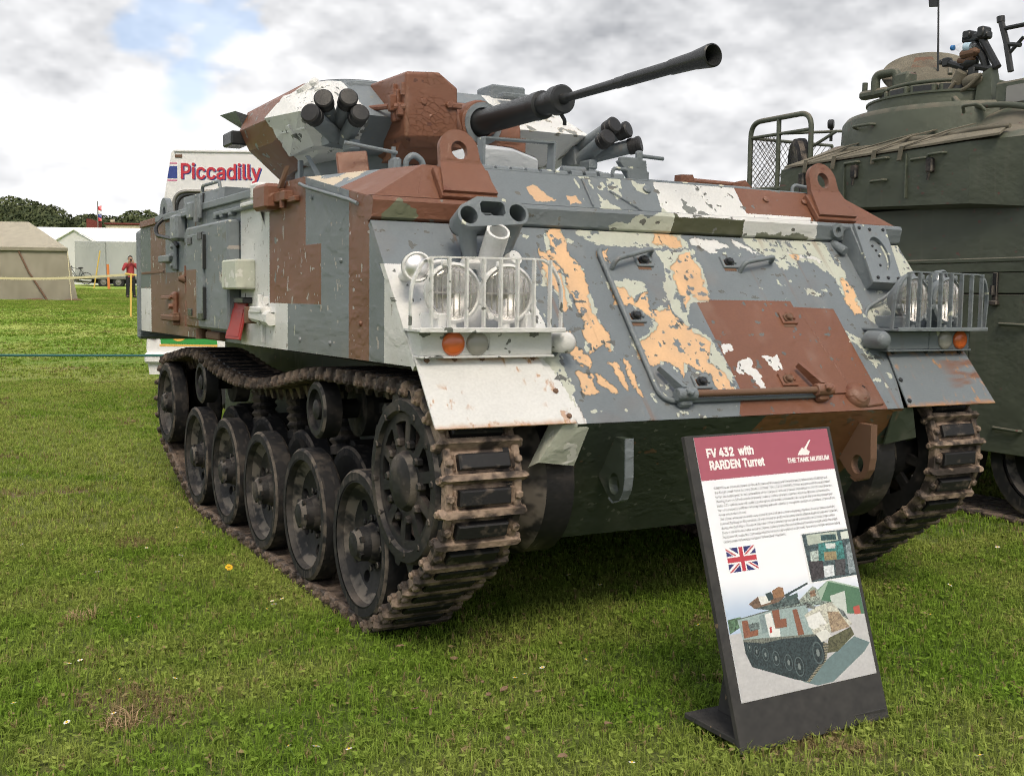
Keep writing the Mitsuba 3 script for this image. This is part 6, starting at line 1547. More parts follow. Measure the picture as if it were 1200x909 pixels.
put(VAN, 'stripe', at(VF, hull([(-3.91, 2.665, 0.0), (-3.80, 2.665, 0.0), (-3.885, 2.80, 0), (-3.80, 2.80, 0), (-3.91, 2.665, 0.004), (-3.80, 2.665, 0.004), (-3.885, 2.80, 0.004), (-3.80, 2.80, 0.004)])), 'van_blue', False)
put(VAN, 'stripe', at(VF, bx(-3.88, -3.80, 2.825, 2.84, 0, 0.004, 0.0005)), 'van_pink', False)
put(VAN, 'stripe', at(VF, bx(-3.91, -3.80, 2.635, 2.65, 0, 0.004, 0.0005)), 'van_pink', False)
put(VAN, 'marker_lamp', at(VF, bx(-3.82, -3.74, 2.895, 2.93, 0, 0.012, 0.004)), 'rusty_steel', False)
wf = bend([(-3.84, 1.6, 0.006), (-3.84, 2.52, 0.006), (-2.5, 2.53, 0.006), (-2.5, 1.6, 0.006)], 0.16, 7)
wn = put(VAN, 'window', at(VF, rod(wf, 0.022, 8)), 'steel', 60)
put(wn, 'window_seal', at(VF, rod(wf * np.array([1, 1, 1]) + np.array([0.035, -0.035, 0.004]) * np.where(np.arange(len(wf))[:, None] < len(wf) / 2, [1, 1, 1], [-2, 1, 1]), 0.016, 8)), 'gun_black', 60)
put(wn, 'pane', ext(Polygon(wf[:, :2]).buffer(-0.02), 0.006, VF, 0.0), 'window_dark', False)
put(VAN, 'red_arch', at(VF, rod(bend([(-3.63, 2.18, 0.02), (-3.60, 2.36, 0.02), (-3.42, 2.46, 0.02), (-3.30, 2.40, 0.02)], 0.12, 6), 0.035, 8)), 'van_red', 60)
put(VAN, 'notice', at(VF, bx(-3.62, -3.40, 2.34, 2.46, 0.006, 0.012, 0.001)), 'print_white', False)
put(VAN, 'green_panel', at(VF, slab([(-4.0, 0.80), (-3.36, 0.80), (-3.40, 1.02), (-4.04, 1.0)], 0.006, np.eye(4), 0.001)), 'van_green', False)
put(VAN, 'panel_trim', at(VF, bx(-4.02, -3.36, 0.775, 0.797, 0, 0.006, 0.001)), 'van_yellow', False)
put(VAN, 'panel_trim', at(VF, cat(lathe([(0.10, 0.006), (0.10, 0.009)], (-3.80, 0.93, 0), (0, 0, 1), 20), lathe([(0.08, 0.006), (0.08, 0.009)], (-3.66, 0.95, 0), (0, 0, 1), 20))), 'van_yellow', False)
put(VAN, 'tail_lamp', at(VF, bx(-4.12, -4.05, 0.86, 0.98, 0, 0.03, 0.008)), 'van_red', False)
put(VAN, 'bumper', at(VF, bx(-4.18, -0.8, 0.58, 0.70, -0.3, 0.06, 0.02)), 'van_white', False)
for s in (-3.5, -1.5):
    w = put(VAN, 'wheel', at(VF, lathe([(0.18, 0), (0.30, 0.0), (0.33, -0.03), (0.33, -0.18), (0.2, -0.2)], (s, 0.34, 0.0), (0, 0, 1), 32)), 'cap_rubber', 30)
    put(w, 'rim', at(VF, lathe([(0.19, 0.0), (0.17, -0.02), (0.06, 0.01)], (s, 0.34, 0.004), (0, 0, 1), 24)), 'steel', 30)


def tent_canvas_fn(p, n, uv):
    x, y, z = F3(p)
    f = fbm(x * 1.6, y * 1.6, z * 1.1, 4)
    c = mix((0.225, 0.205, 0.160), (0.335, 0.310, 0.250), f)
    up = smoothstep(0.2, 0.5, mi.Float(n.z))
    c = mix(c, (0.40, 0.37, 0.30), up * 0.6)
    wet = smoothstep(1.7, 1.1, z) * 0.35 * fbm(x * 4, y * 4, z * 2, 3)
    c = mix(c, (0.12, 0.11, 0.085), wet)
    return c * (0.92 + 0.16 * noise(x * 6, y * 6, z * 1.3))


def fold_bump(p, n, uv):
    x, y, z = F3(p)
    return 0.10 * fbm(x * 1.1 + z * 0.7, y * 1.1 + z * 0.5, z * 0.5, 3) + 0.02 * noise(x * 5, y * 5, z * 1.2)


def field_sheet(corners, nu=28, nv=16, amp=0.05, seed=0):
    """A quad of cloth between four corners with shallow folds, in field axes."""
    a, b, c, d = (np.array(q, float) for q in corners)
    u, v = np.meshgrid(np.linspace(0, 1, nu), np.linspace(0, 1, nv), indexing='ij')
    p = (1 - u)[..., None] * (1 - v)[..., None] * a + u[..., None] * (1 - v)[..., None] * b + u[..., None] * v[..., None] * c + (1 - u)[..., None] * v[..., None] * d
    n = np.cross(b - a, d - a); n /= np.linalg.norm(n)
    q = np.stack([p[..., 0] * 1.3 + p[..., 2] * 0.4, p[..., 1] * 1.3, p[..., 2] * 0.45], -1)
    k = np.sin(np.pi * u) ** 0.5 * np.sin(np.pi * v) ** 0.5
    p = p + n * ((meshkit.fbm(q, 3, seed) - 0.5) * 2 * amp * np.nan_to_num(k))[..., None]
    i, j = np.meshgrid(np.arange(nu - 1), np.arange(nv - 1), indexing='ij')
    g = np.stack([i * nv + j, (i + 1) * nv + j, (i + 1) * nv + j + 1, i * nv + j + 1], -1).reshape(-1, 4)
    return at(FLD, trimesh.Trimesh(p.reshape(-1, 3), np.vstack([g[:, [0, 1, 2]], g[:, [0, 2, 3]]]), process=False))


mat('tent_canvas', two(bump(P(mikit.proc(tent_canvas_fn), 0.9, 0.1), fold_bump, 0.6, 0.02)))
mat('tent_white', two(P((0.80, 0.81, 0.83), 0.6)))
mat('tent_shade', two(P((0.62, 0.63, 0.64), 0.7)))
mat('rope_green', two(P((0.035, 0.13, 0.12), 0.7)))
mat('tape_cream', two(P((0.62, 0.56, 0.36), 0.6)))
mat('post_yellow', two(P((0.68, 0.48, 0.12), 0.5)))
mat('post_orange', two(P((0.68, 0.22, 0.06), 0.5)))
CT = thing('canvas_tent', 'large grey brown canvas tent with a hipped roof at the left edge', 'tent')
z0 = 1.0
put(CT, 'wall', field_sheet([(-30, 44.0, 0.98), (-16.95, 44.0, 0.98), (-17.5, 44.25, 3.18), (-30, 44.25, 3.18)], 60, 20, 0.07, 4), 'tent_canvas', True)
put(CT, 'end_wall', field_sheet([(-16.95, 44.0, 0.98), (-20.3, 51, 1.1), (-20.7, 50.5, 3.25), (-17.5, 44.25, 3.18)], 30, 16, 0.06, 9), 'tent_canvas', True)
put(CT, 'roof', field_sheet([(-30, 44.15, 3.14), (-17.42, 44.15, 3.14), (-20.3, 47.4, 4.34), (-30, 47.4, 4.34)], 40, 14, 0.05, 5), 'tent_canvas', True)
put(CT, 'end_roof', field_sheet([(-17.42, 44.15, 3.14), (-20.65, 50.6, 3.2), (-20.35, 47.45, 4.34), (-20.3, 47.4, 4.34)], 20, 14, 0.03, 6), 'tent_canvas', True)
put(CT, 'valance', at(FLD, cat(bx(-30, -17.40, 44.12, 44.15, 3.02, 3.16, 0.01))), 'tent_canvas', False)
put(CT, 'seam_strap', at(FLD, rod([(-19.4, 44.2, 3.1), (-18.9, 44.02, 2.2), (-18.1, 43.95, 1.0)], 0.035, 6)), 'rusty_steel', 60)
put(CT, 'guy_rope', at(FLD, rod([(-17.45, 44.2, 3.15), (-17.0, 43.4, 1.05)], 0.012, 5)), 'tape_cream', 60)
for s in (-18.6, -17.1):
    put(CT, 'sod_flap', at(FLD, hull([(s - 0.55, 43.8, 1.0), (s + 0.5, 43.75, 1.0), (s - 0.3, 43.9, 1.16), (s + 0.2, 43.9, 1.18), (s - 0.5, 44.1, 1.05), (s + 0.4, 44.1, 1.05)])), 'rusty_steel', False)
# white marquees
MQ = thing('marquee', 'white gable-ended marquee rising behind the grey trailer canopy', 'tent')
dm = 72.0
put(MQ, 'gable_wall', at(FLD, hull([(s, d, z) for d in (dm, dm + 0.1) for s, z in ((-29.5, 1.8), (-26.3, 1.8), (-29.5, 4.45), (-26.3, 4.45), (-27.95, 5.35))])), 'tent_shade', False)
put(MQ, 'roof', at(FLD, cat(hull([(-29.7, dm - 0.15, 4.40), (-27.95, dm - 0.15, 5.42), (-31.2, dm + 7, 4.5), (-30.0, dm + 7, 5.9), (-29.7, dm - 0.15, 4.46), (-27.95, dm - 0.15, 5.48)]), hull([(-26.0, dm - 0.15, 4.40), (-27.95, dm - 0.15, 5.42), (-26.5, dm + 7, 4.5), (-29.0, dm + 7, 5.9), (-26.0, dm - 0.15, 4.46), (-27.95, dm - 0.15, 5.48)]))), 'tent_white', False)
MQ2 = thing('marquee', 'long low white marquee roof reaching behind the armoured carrier', 'tent')
put(MQ2, 'roof', at(FLD, hull([(-34, 77, 4.55), (-22, 77, 4.55), (-34, 80.5, 6.08), (-22, 80.5, 6.08), (-34, 84, 4.55), (-22, 84, 4.55)])), 'tent_white', False)
put(MQ2, 'wall', at(FLD, bx(-34, -22, 77.15, 83.8, 1.9, 4.5, 0.02)), 'tent_white', False)
# trailer with a grey canopy
TR = thing('trailer', 'low flat trailer under a boxy grey canopy with dark wheels', 'trailer')
dt = 64.0
def tr_fn(p, n, uv):
    x, y, z = F3(p)
    f = fbm(x * 1.2, y * 1.2, z * 0.4, 4)
    return mix((0.30, 0.32, 0.32), (0.46, 0.48, 0.48), f)
mat('canopy_grey', two(P(mikit.proc(tr_fn), 0.7)))
for s0_, s1_ in ((-24.85, -23.1), (-23.08, -21.35)):
    put(TR, 'canopy_panel', at(FLD, bx(s0_, s1_, dt, dt + 2.0, 2.36, 4.36, 0.03)), 'canopy_grey', False)
put(TR, 'bed', at(FLD, bx(-24.9, -21.3, dt - 0.03, dt + 2.02, 2.22, 2.36, 0.02)), 'steel', False)
put(TR, 'drawbar', at(FLD, cat(rod([(-24.8, dt + 0.4, 2.2), (-26.2, dt + 0.9, 2.15)], 0.06, 6), rod([(-25.4, dt + 0.6, 1.85), (-25.4, dt + 0.6, 2.75)], 0.05, 6), rod([(-24.9, dt + 0.2, 2.1), (-24.0, dt + 0.2, 2.05)], 0.07, 6))), 'steel', False)
put(TR, 'underframe', at(FLD, bx(-24.0, -21.6, dt + 0.2, dt + 1.8, 2.0, 2.22, 0.03)), 'dark_void', False)
for s in (-22.4, -23.25):
    w = put(TR, 'wheel', at(FLD, lathe([(0.15, 0.0), (0.30, 0.0), (0.33, 0.03), (0.33, 0.2), (0.2, 0.22)], (s, dt + 0.02, 2.06), (0, 1, 0), 24)), 'cap_rubber', 30)
    put(w, 'rim', at(FLD, lathe([(0.17, 0.0), (0.15, 0.02), (0.05, -0.01)], (s, dt + 0.015, 2.06), (0, 1, 0), 20)), 'steel', 30)
BK2 = thing('bicycle', 'dark bicycle leaning at the front end of the grey trailer', 'bicycle')
for s in (-25.05, -24.1):
    put(BK2, 'wheel', at(FLD, rod([(s + 0.33 * math.cos(a), dt - 0.3, 2.25 + 0.33 * math.sin(a)) for a in np.arange(20) * math.pi / 10], 0.022, 5, closed=True)), 'cap_rubber', 60)
put(BK2, 'bicycle_frame', at(FLD, cat(rod([(-25.05, dt - 0.3, 2.25), (-24.9, dt - 0.3, 2.85), (-24.4, dt - 0.3, 2.75), (-24.55, dt - 0.3, 2.22), (-24.9, dt - 0.3, 2.75)], 0.025, 5), rod([(-24.4, dt - 0.3, 2.75), (-24.1, dt - 0.3, 2.25), (-24.55, dt - 0.3, 2.22)], 0.02, 5))), 'gun_black', 60)
put(BK2, 'handlebar', at(FLD, rod([(-25.0, dt - 0.5, 2.92), (-24.9, dt - 0.3, 2.88), (-25.0, dt - 0.1, 2.95)], 0.025, 5)), 'gun_black', 60)
put(BK2, 'saddle', at(FLD, ball((-24.40, dt - 0.3, 2.83), (0.14, 0.07, 0.05))), 'cap_rubber', 40)
# building beyond
SB = thing('building', 'low cream building with a thin red roof edge beyond the marquees', 'building')
db = 112.0
mat('cream_wall', two(P((0.56, 0.50, 0.38), 0.8)))
put(SB, 'wall', at(FLD, bx(-40.4, -30, db, db + 8, 2.0, 8.25, 0.05)), 'cream_wall', False)
mat('dark_red_roof', two(P((0.16, 0.03, 0.025), 0.7)))
put(SB, 'roof', at(FLD, bx(-40.5, -29.9, db - 0.2, db + 8.2, 8.26, 8.42, 0.05)), 'dark_red_roof', False)
for i, s in enumerate((-39.9, -36.3, -35.0)):
    put(SB, 'roof_light', at(FLD, bx(s, s + 0.35, db - 0.1, db + 0.3, 8.5, 8.68 + 0.05 * (i == 0), 0.04)), 'van_red' if i else 'cream_wall', False)
for i in range(3):
    put(SB, 'window', at(FLD, bx(-39.5 + 3.2 * i, -37.6 + 3.2 * i, db - 0.03, db + 0.1, 4.5, 6.2, 0.02)), 'window_dark', False)
single('fairground_panel', at(FLD, hull([(-41.9, db - 1, 2.1), (-40.45, db - 1, 2.1), (-41.9, db - 1, 8.6), (-41.85, db - 1, 8.75), (-41.4, db - 1, 8.7), (-40.45, db - 1, 8.35), (-41.9, db - 0.8, 2.1), (-40.45, db - 0.8, 2.1), (-41.9, db - 0.8, 8.6), (-40.45, db - 0.8, 8.35)])), 'dark_red_roof', 'tall dark red panel at the left end of the cream building', 'panel')
FG = thing('flagpole', 'thin pole with a small limp red, white and blue flag beside the dark red panel', 'flag')
put(FG, 'pole', at(FLD, cyl((-40.55, db - 1.6, 2.1), (-40.55, db - 1.6, 10.4), 0.05, n=8)), 'steel', 40)
for z, m in ((9.9, 'van_red'), (9.55, 'van_white'), (9.2, 'van_blue'), (8.85, 'van_red')):
    put(FG, 'flag_band', at(FLD, hull([(-40.5, db - 1.6, z), (-40.5, db - 1.6, z - 0.36), (-40.2 + 0.1 * (z % 0.3), db - 1.5, z + 0.1), (-40.15, db - 1.7, z - 0.4), (-40.35, db - 1.45, z - 0.1)])), m, False)

# person in a red jacket
mat('skin', two(P((0.42, 0.25, 0.18), 0.5)))
mat('jacket_red', two(P((0.36, 0.045, 0.055), 0.8)))
mat('dark_cloth', two(P((0.020, 0.022, 0.028), 0.85)))
mat('hair_dark', two(P((0.025, 0.02, 0.016), 0.7)))
import manifold3d as m3


def flesh(bones, pitch=0.02, it=8):
    """A body from (point, radius, point, radius) bones: hulls of spheres, joined and smoothed."""
    tot = None
    for a, ra, b, rb in bones:
        s1 = m3.Manifold.sphere(ra, 16).translate([float(q) for q in a])
        s2 = m3.Manifold.sphere(rb, 16).translate([float(q) for q in b])
        h_ = m3.Manifold.batch_hull([s1, s2])
        tot = h_ if tot is None else tot + h_
    tot = tot.refine_to_length(pitch)
    mm = tot.to_mesh()
    t = trimesh.Trimesh(mm.vert_properties[:, :3], mm.tri_verts)
    trimesh.smoothing.filter_taubin(t, iterations=it)
    return t


pz = fh_(-16.2, 48.0)
PF = FLD @ frame((-16.28, 48.0, pz), (0.9, 0.4, 0), (-0.4, 0.9, 0))
PE = thing('person', 'person in a red jacket and dark trousers with both hands raised to the face', 'person')
J = dict(hip=(0, 0, 0.90), ch=(0, 0.02, 1.28), nk=(0, 0.0, 1.47), hd=(0, -0.03, 1.60), ls=(-0.19, 0, 1.40), rs=(0.19, 0, 1.40), le=(-0.30, -0.14, 1.20), re=(0.30, -0.14, 1.20), lh=(-0.09, -0.26, 1.50), rh=(0.09, -0.26, 1.50),
         lk=(-0.11, -0.02, 0.48), rk=(0.12, 0.03, 0.48), la=(-0.12, 0.02, 0.09), ra=(0.15, 0.08, 0.09), lt=(-0.14, -0.14, 0.04), rt=(0.19, -0.08, 0.04), lp=(-0.09, 0, 0.88), rp=(0.09, 0, 0.88))
body = flesh([(J['hip'], 0.13, J['ch'], 0.14), (J['ch'], 0.12, J['nk'], 0.06), (J['nk'], 0.055, J['hd'], 0.07), (J['hd'], 0.09, (0, -0.04, 1.67), 0.085), (J['ls'], 0.06, J['le'], 0.045), (J['le'], 0.042, J['lh'], 0.032), (J['rs'], 0.06, J['re'], 0.045), (J['re'], 0.042, J['rh'], 0.032),
              (J['lp'], 0.09, J['lk'], 0.06), (J['lk'], 0.058, J['la'], 0.042), (J['rp'], 0.09, J['rk'], 0.06), (J['rk'], 0.058, J['ra'], 0.042), (J['la'], 0.045, J['lt'], 0.035), (J['ra'], 0.045, J['rt'], 0.035), (J['ls'], 0.07, J['rs'], 0.07), ((0, -0.115, 1.585), 0.014, (0, -0.13, 1.575), 0.012)])
put(PE, 'body', at(PF, body), 'skin', True)
put(PE, 'jacket', at(PF, flesh([(J['hip'], 0.155, J['ch'], 0.165), (J['ch'], 0.15, (0, 0, 1.42), 0.09), (J['ls'], 0.085, J['rs'], 0.085), (J['ls'], 0.08, J['le'], 0.065), (J['le'], 0.063, (-0.14, -0.23, 1.42), 0.05), (J['rs'], 0.08, J['re'], 0.065), (J['re'], 0.063, (0.14, -0.23, 1.42), 0.05)])), 'jacket_red', True)
put(PE, 'trousers', at(PF, flesh([((0, 0, 0.88), 0.15, (0, 0, 0.80), 0.14), (J['lp'], 0.105, J['lk'], 0.078), (J['lk'], 0.075, (-0.12, 0.02, 0.12), 0.066), (J['rp'], 0.105, J['rk'], 0.078), (J['rk'], 0.075, (0.15, 0.08, 0.12), 0.066)])), 'dark_cloth', True)
put(PE, 'shoe', at(PF, flesh([((-0.12, 0.03, 0.06), 0.055, (-0.145, -0.15, 0.045), 0.043)])), 'dark_cloth', True)
put(PE, 'shoe', at(PF, flesh([((0.15, 0.09, 0.06), 0.055, (0.195, -0.09, 0.045), 0.043)])), 'dark_cloth', True)
put(PE, 'hair', at(PF, flesh([((0, 0.005, 1.66), 0.105, (0, -0.02, 1.71), 0.085), ((0, 0.03, 1.60), 0.09, (0, 0.02, 1.68), 0.10)])), 'hair_dark', True)
for s in (-1, 1):
    put(PE, 'eye', at(PF, ball((s * 0.032, -0.122, 1.625), 0.012, 1)), 'hair_dark', True)
    hh = flesh([((s * 0.09, -0.26, 1.50), 0.036, (s * 0.075, -0.27, 1.55), 0.034)] + [((s * (0.055 + 0.018 * q), -0.275, 1.57), 0.010, (s * (0.035 + 0.016 * q), -0.285 + 0.02 * (q == 3), 1.62 - 0.008 * abs(q - 1)), 0.008) for q in range(4)] + [((s * 0.06, -0.27, 1.53), 0.011, (s * 0.03, -0.26, 1.56), 0.009)], 0.006, 3)
    put(PE, 'hand', at(PF, hh), 'skin', True)
single('compact_camera', at(PF, cat(bx(-0.06, 0.06, -0.255, -0.205, 1.57, 1.645, 0.01), cyl((0, -0.25, 1.605), (0, -0.33, 1.605), 0.033, n=16, c=0.004))), 'gun_black', 'small dark camera held up by the person in red', 'camera')
# posts, tape and rope
py_ = fh_(-9.84, 29.0)
PY = single('barrier_post', at(FLD, cat(cyl((-9.84, 29.0, py_ - 0.1), (-9.82, 29.0, py_ + 1.13), 0.027, n=8), cyl((-9.97, 29.0, py_ + 1.12), (-9.66, 29.0, py_ + 1.08), 0.022, n=8))), 'post_yellow', 'slim yellow post in front of the person in red', 'post')
po = fh_(-21.5, 60.0)
single('barrier_post', at(FLD, cyl((-21.5, 60.0, po - 0.1), (-21.55, 60.0, po + 1.3), 0.07, n=8)), 'post_orange', 'short orange post in front of the grey trailer canopy', 'post')
pl2 = fh_(-22.2, 60.0)
single('barrier_stake', at(FLD, cyl((-22.3, 60.0, pl2), (-21.95, 60.0, pl2 + 2.0), 0.035, n=6)), 'post_yellow', 'thin leaning pale stake left of the orange post', 'stake')
tx_ = np.linspace(0, 1, 14)
tp_ = np.c_[-9.84 - 5.2 * tx_, 29.0 + 1.2 * tx_, py_ + 1.10 - 0.09 * np.sin(math.pi * tx_) - 0.08 * tx_]
tape = trimesh.Trimesh(np.vstack([tp_ + [0, 0, 0.03], tp_ + [0, 0.004, -0.03], tp_ + [0, 0.006, 0.03], tp_ + [0, 0.010, -0.03]]), np.vstack([[(i, i + 1, 14 + i), (i + 1, 15 + i, 14 + i), (28 + i, 42 + i, 29 + i), (29 + i, 42 + i, 43 + i)] for i in range(13)]), process=False)
single('barrier_tape', at(FLD, tape), 'tape_cream', 'cream tape stretched from the yellow post across the canvas tent', 'tape')
rp = [(-4.6, 8.9, 0.80), (-3.4, 8.2, 0.795), (-2.2, 7.5, 0.80), (-1.1, 6.9, 0.815), (0.6, 6.0, 0.83)]
single('barrier_rope', rod(bend(rp, 0.5), 0.011, 8), 'rope_green', 'green rope running low behind the armoured carrier', 'rope', smooth=60)

# trees on the skyline
def crown(lumps, seed, per=1500, leaf=0.55):
    r = np.random.default_rng(seed)
    V, F, k = [], [], 0
    for c, rad in lumps:
        c, rad = np.array(c, float), np.array(rad, float)
        n = int(per * (rad[0] * rad[2] / 9))
        d = r.normal(size=(n, 3)); d /= np.linalg.norm(d, axis=1, keepdims=True)
        d = d[(d[:, 2] > -0.45)]
        n = len(d)
        sh = 0.80 + 0.24 * meshkit.fbm(d * 3.2 + seed, 3, seed)
        rr = sh * (1 - 0.24 * r.random(n) ** 2)
        p = c + d * rad * rr[:, None]
        nrm = d * 0.7 + r.normal(size=(n, 3)) * 0.5
        nrm /= np.linalg.norm(nrm, axis=1, keepdims=True)
        t = np.cross(nrm, r.normal(size=(n, 3))); t /= np.linalg.norm(t, axis=1, keepdims=True)
        b = np.cross(nrm, t)
        s = (leaf * r.uniform(0.5, 1.2, n))[:, None]
        V.append(np.stack([p - t * s * 0.5, p + b * s * 0.4, p + t * s * 0.5, p - b * s * 0.4], 1).reshape(-1, 3))
        F.append((np.array([[0, 1, 2], [0, 2, 3]])[None] + 4 * np.arange(n)[:, None, None]).reshape(-1, 3) + k)
        k += 4 * n
        ico = trimesh.creation.icosphere(2, 1.0)
        v = ico.vertices * rad * 0.72 + c
        V.append(v); F.append(ico.faces + k); k += len(v)
    return at(FLD, trimesh.Trimesh(np.vstack(V), np.vstack(F), process=False))


def leaf_fn(p, n, uv):
    x, y, z = F3(p)
    f = fbm(x * 0.45, y * 0.45, z * 0.6, 3)
    g = mikit.cell_rand(x * 2, y * 2, z * 2)
    return mix((0.042, 0.060, 0.026), (0.105, 0.125, 0.052), smoothstep(0.3, 0.7, 0.7 * f + 0.3 * g))


mat('tree_leaf', two(P(mikit.proc(leaf_fn), 0.8, 0.2)))
mat('bark', two(P((0.09, 0.07, 0.05), 0.9)))
dT = 165.0
TREES = [(-80.5, 14.9, 8.5, 0, 'broad round tree at the far left of the skyline'), (-73.5, 15.9, 8.0, 3, 'tallest dark tree over the canvas tent ridge'), (-67.6, 14.4, 6.0, -2, 'tree sloping down to the right of the tallest one'),
         (-62.8, 13.3, 5.2, 2, 'lower tree above the white gable-ended marquee'), (-59.0, 13.0, 4.6, -1, 'small rounded tree left of the flagpole'), (-54.6, 14.0, 6.0, 1, 'rounded tree right of the flagpole'), (-49.0, 13.2, 5.5, 0, 'tree just left of the white van')]
for i, (s, top, w, dd, lab) in enumerate(TREES):
    t = thing('tree', lab, 'tree', None)
    g = 2.2
    r = np.random.default_rng(40 + i)
    lumps = [((s, dT + dd, top - w * 0.62), (w * 0.80, w * 0.8, w * 0.62))]
    for q in range(7):
        a = r.uniform(-1, 1)
        lumps.append(((s + a * w * 0.85, dT + dd - r.uniform(0.0, 0.5) * w, top - w * 0.35 - abs(a) * w * 0.42 - r.uniform(0, 0.35) * w), (w * r.uniform(0.32, 0.5),) * 2 + (w * r.uniform(0.28, 0.42),)))
    lumps.append(((s, dT + dd, g + 4.0), (w * 1.0, w * 0.8, 4.6)))
    put(t, 'crown', crown(lumps, 70 + i), 'tree_leaf', False)
    put(t, 'trunk', at(FLD, cyl((s, dT + dd, g - 0.3), (s + 0.2, dT + dd, top - w * 0.6), 0.45, 0.2, 10)), 'bark', 40)

# ------------------------------------------------------------------ small things in the grass
mat('petal_white', two(P((0.78, 0.78, 0.76), 0.6)))
mat('petal_yellow', two(P((0.75, 0.48, 0.02), 0.6)))
mat('withered_brown', two(P((0.20, 0.13, 0.08), 0.8)))
mat('straw', two(P((0.36, 0.25, 0.14), 0.8)))


def flower(r, n, seed):
    q = np.random.default_rng(seed)
    o = []
    for i in range(n):
        a = 2 * math.pi * i / n + q.normal(0, 0.08)
        c, s = math.cos(a), math.sin(a)
        o.append(hull([(c * r * 0.25 - s * r * 0.04, s * r * 0.25 + c * r * 0.04, 0), (c * r * 0.25 + s * r * 0.04, s * r * 0.25 - c * r * 0.04, 0), (c * r * 0.8 - s * r * 0.13, s * r * 0.8 + c * r * 0.13, r * 0.18), (c * r * 0.8 + s * r * 0.13, s * r * 0.8 - c * r * 0.13, r * 0.18), (c * r, s * r, r * 0.15), (c * r * 0.5, s * r * 0.5, r * 0.16)]))
    return cat(o)


DAISY = [(-1.84, 2.96), (-1.62, 3.01), (-1.54, 3.01), (-1.52, 2.81), (-1.87, 2.57), (-1.69, 2.48), (-2.44, 2.91), (-2.31, 2.72), (-1.75, 2.31), (-2.18, 2.13), (-2.08, 2.37), (-1.59, 1.26), (-1.54, 1.28), (-1.65, 1.14), (-1.6, 1.2), (-2.48, 0.76), (-2.44, 0.78), (-2.35, 0.5), (-2.18, 0.43), (-2.42, 0.19), (-2.56, 0.18), (-2.01, -0.31), (-1.94, -0.35), (-2.69, 0.43), (-2.15, 1.25), (-0.18, 1.1), (-0.8, -0.03), (-0.99, -0.04), (-1.08, -0.07), (-1.13, -0.09), (-0.14, 0.15), (-0.15, 0.87), (-1.86, -0.41), (-1.17, -0.86), (1.35, 0.15), (2.29, 0.62), (0.85, -0.17), (-0.23, -1.29)]
mat('stalk_green', two(P((0.10, 0.17, 0.03), 0.7)))
fl_ply = mikit.ply(flower(0.0115, 14, 1), 'petal_white', smooth=False)
fc_ply = mikit.ply(ball((0, 0, 0.002), (0.0042, 0.0042, 0.003), 1), 'petal_yellow', smooth=True)
st_ply = mikit.ply(cyl((0, 0, -0.05), (0, 0, 0), 0.0011, n=5), 'stalk_green', smooth=False)
for i, (x, y) in enumerate(DAISY):
    t = thing('daisy', 'small white daisy in the short grass', 'flower', 'daisies scattered in the grass')
    r = np.random.default_rng(i)
    m = frame((x, y, float(ground_h(x, y)) + 0.046), (1, r.normal(0, 0.2), r.normal(0, 0.25)), (0, 1, -0.25 + r.normal(0, 0.25)))
    k = r.uniform(0.8, 1.25)
    m[:3, :3] *= k
    put(t, 'petals', fl_ply, None, to_world=m); put(t, 'flower_centre', fc_ply, None, to_world=m); put(t, 'stalk', st_ply, None, to_world=m)
t = thing('dandelion', 'single yellow dandelion in the grass left of the road wheels', 'flower')
m = frame((-1.632, 1.821, float(ground_h(-1.632, 1.821)) + 0.078), (1, 0.1, 0.15), (0.0, 0.75, 0.65))
put(t, 'petals', at(m, cat(flower(0.019, 22, 5), at(frame((0, 0, 0.003), (1, 0.3, 0), (0, 1, 0)), flower(0.013, 14, 6)))), 'petal_yellow', False)
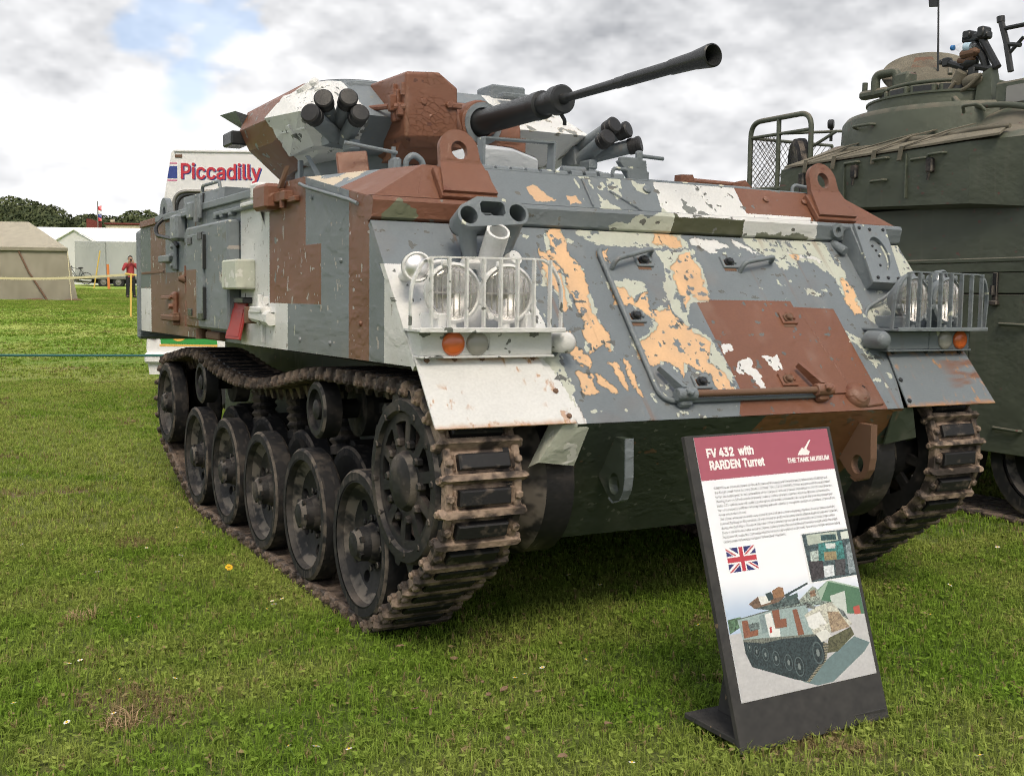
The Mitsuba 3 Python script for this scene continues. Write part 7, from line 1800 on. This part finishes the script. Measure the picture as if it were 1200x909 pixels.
put(t, 'stalk', cyl((-1.63, 1.825, 0.0), (-1.632, 1.821, float(ground_h(-1.632, 1.821)) + 0.075), 0.002, n=6), 'stalk_green', False)
LEAF = [(-1.28, -0.18), (-1.21, -0.16), (-1.24, -0.06), (-1.11, -0.22), (-1.37, -0.29), (-1.31, -0.71), (-1.05, -0.56), (-1.21, 0.23), (-1.33, 0.45), (-1.39, -0.52), (-1.52, -0.23), (-1.55, -0.18), (-1.46, -0.05), (-1.42, 0.08)]
for i, (x, y) in enumerate(LEAF):
    r = np.random.default_rng(100 + i)
    u, v = np.meshgrid(np.linspace(-1, 1, 7), np.linspace(-1, 1, 5), indexing='ij')
    wd = (1 - u ** 2) ** 0.7 * 0.45
    L_ = r.uniform(0.010, 0.023)
    p = np.stack([u * L_, v * wd * L_, 0.25 * L_ * (u ** 2 * r.uniform(-1, 1.5) + v ** 2 * r.uniform(0, 1.2)) + 0.003 * r.normal(size=u.shape) * 0.3], -1).reshape(-1, 3)
    ii, jj = np.meshgrid(np.arange(6), np.arange(4), indexing='ij')
    g = np.stack([ii * 5 + jj, (ii + 1) * 5 + jj, (ii + 1) * 5 + jj + 1, ii * 5 + jj + 1], -1).reshape(-1, 4)
    p = np.vstack([p, p - [0, 0, 0.0006]])
    m = frame((x, y, float(ground_h(x, y)) + 0.040), (r.normal(), r.normal(), 0.15), (r.normal(), r.normal(), 0.2))
    single('dead_leaf', at(m, trimesh.Trimesh(p, np.vstack([g[:, [0, 1, 2]], g[:, [0, 2, 3]], g[:, [0, 2, 1]] + 35, g[:, [0, 3, 2]] + 35]), process=False)), 'withered_brown', 'curled brown dead leaf lying on the grass in front of the near track', 'leaf', 'dead leaves in front of the track', smooth=False)
for i, (x, y) in enumerate([(-2.35, 1.44), (-2.40, 0.17)]):
    tf = blades(90, 0.11, 0.02, 0.05, 0.003, 60 + i, 1.6)
    tf.apply_translation((x, y, float(ground_h(x, y)) + 0.012))
    single('straw_tuft', tf, 'straw', ['wispy tuft of dry straw at the left of the lawn', 'smaller reddish dry tuft low in the lawn at the lower left'][i], 'straw', smooth=False)
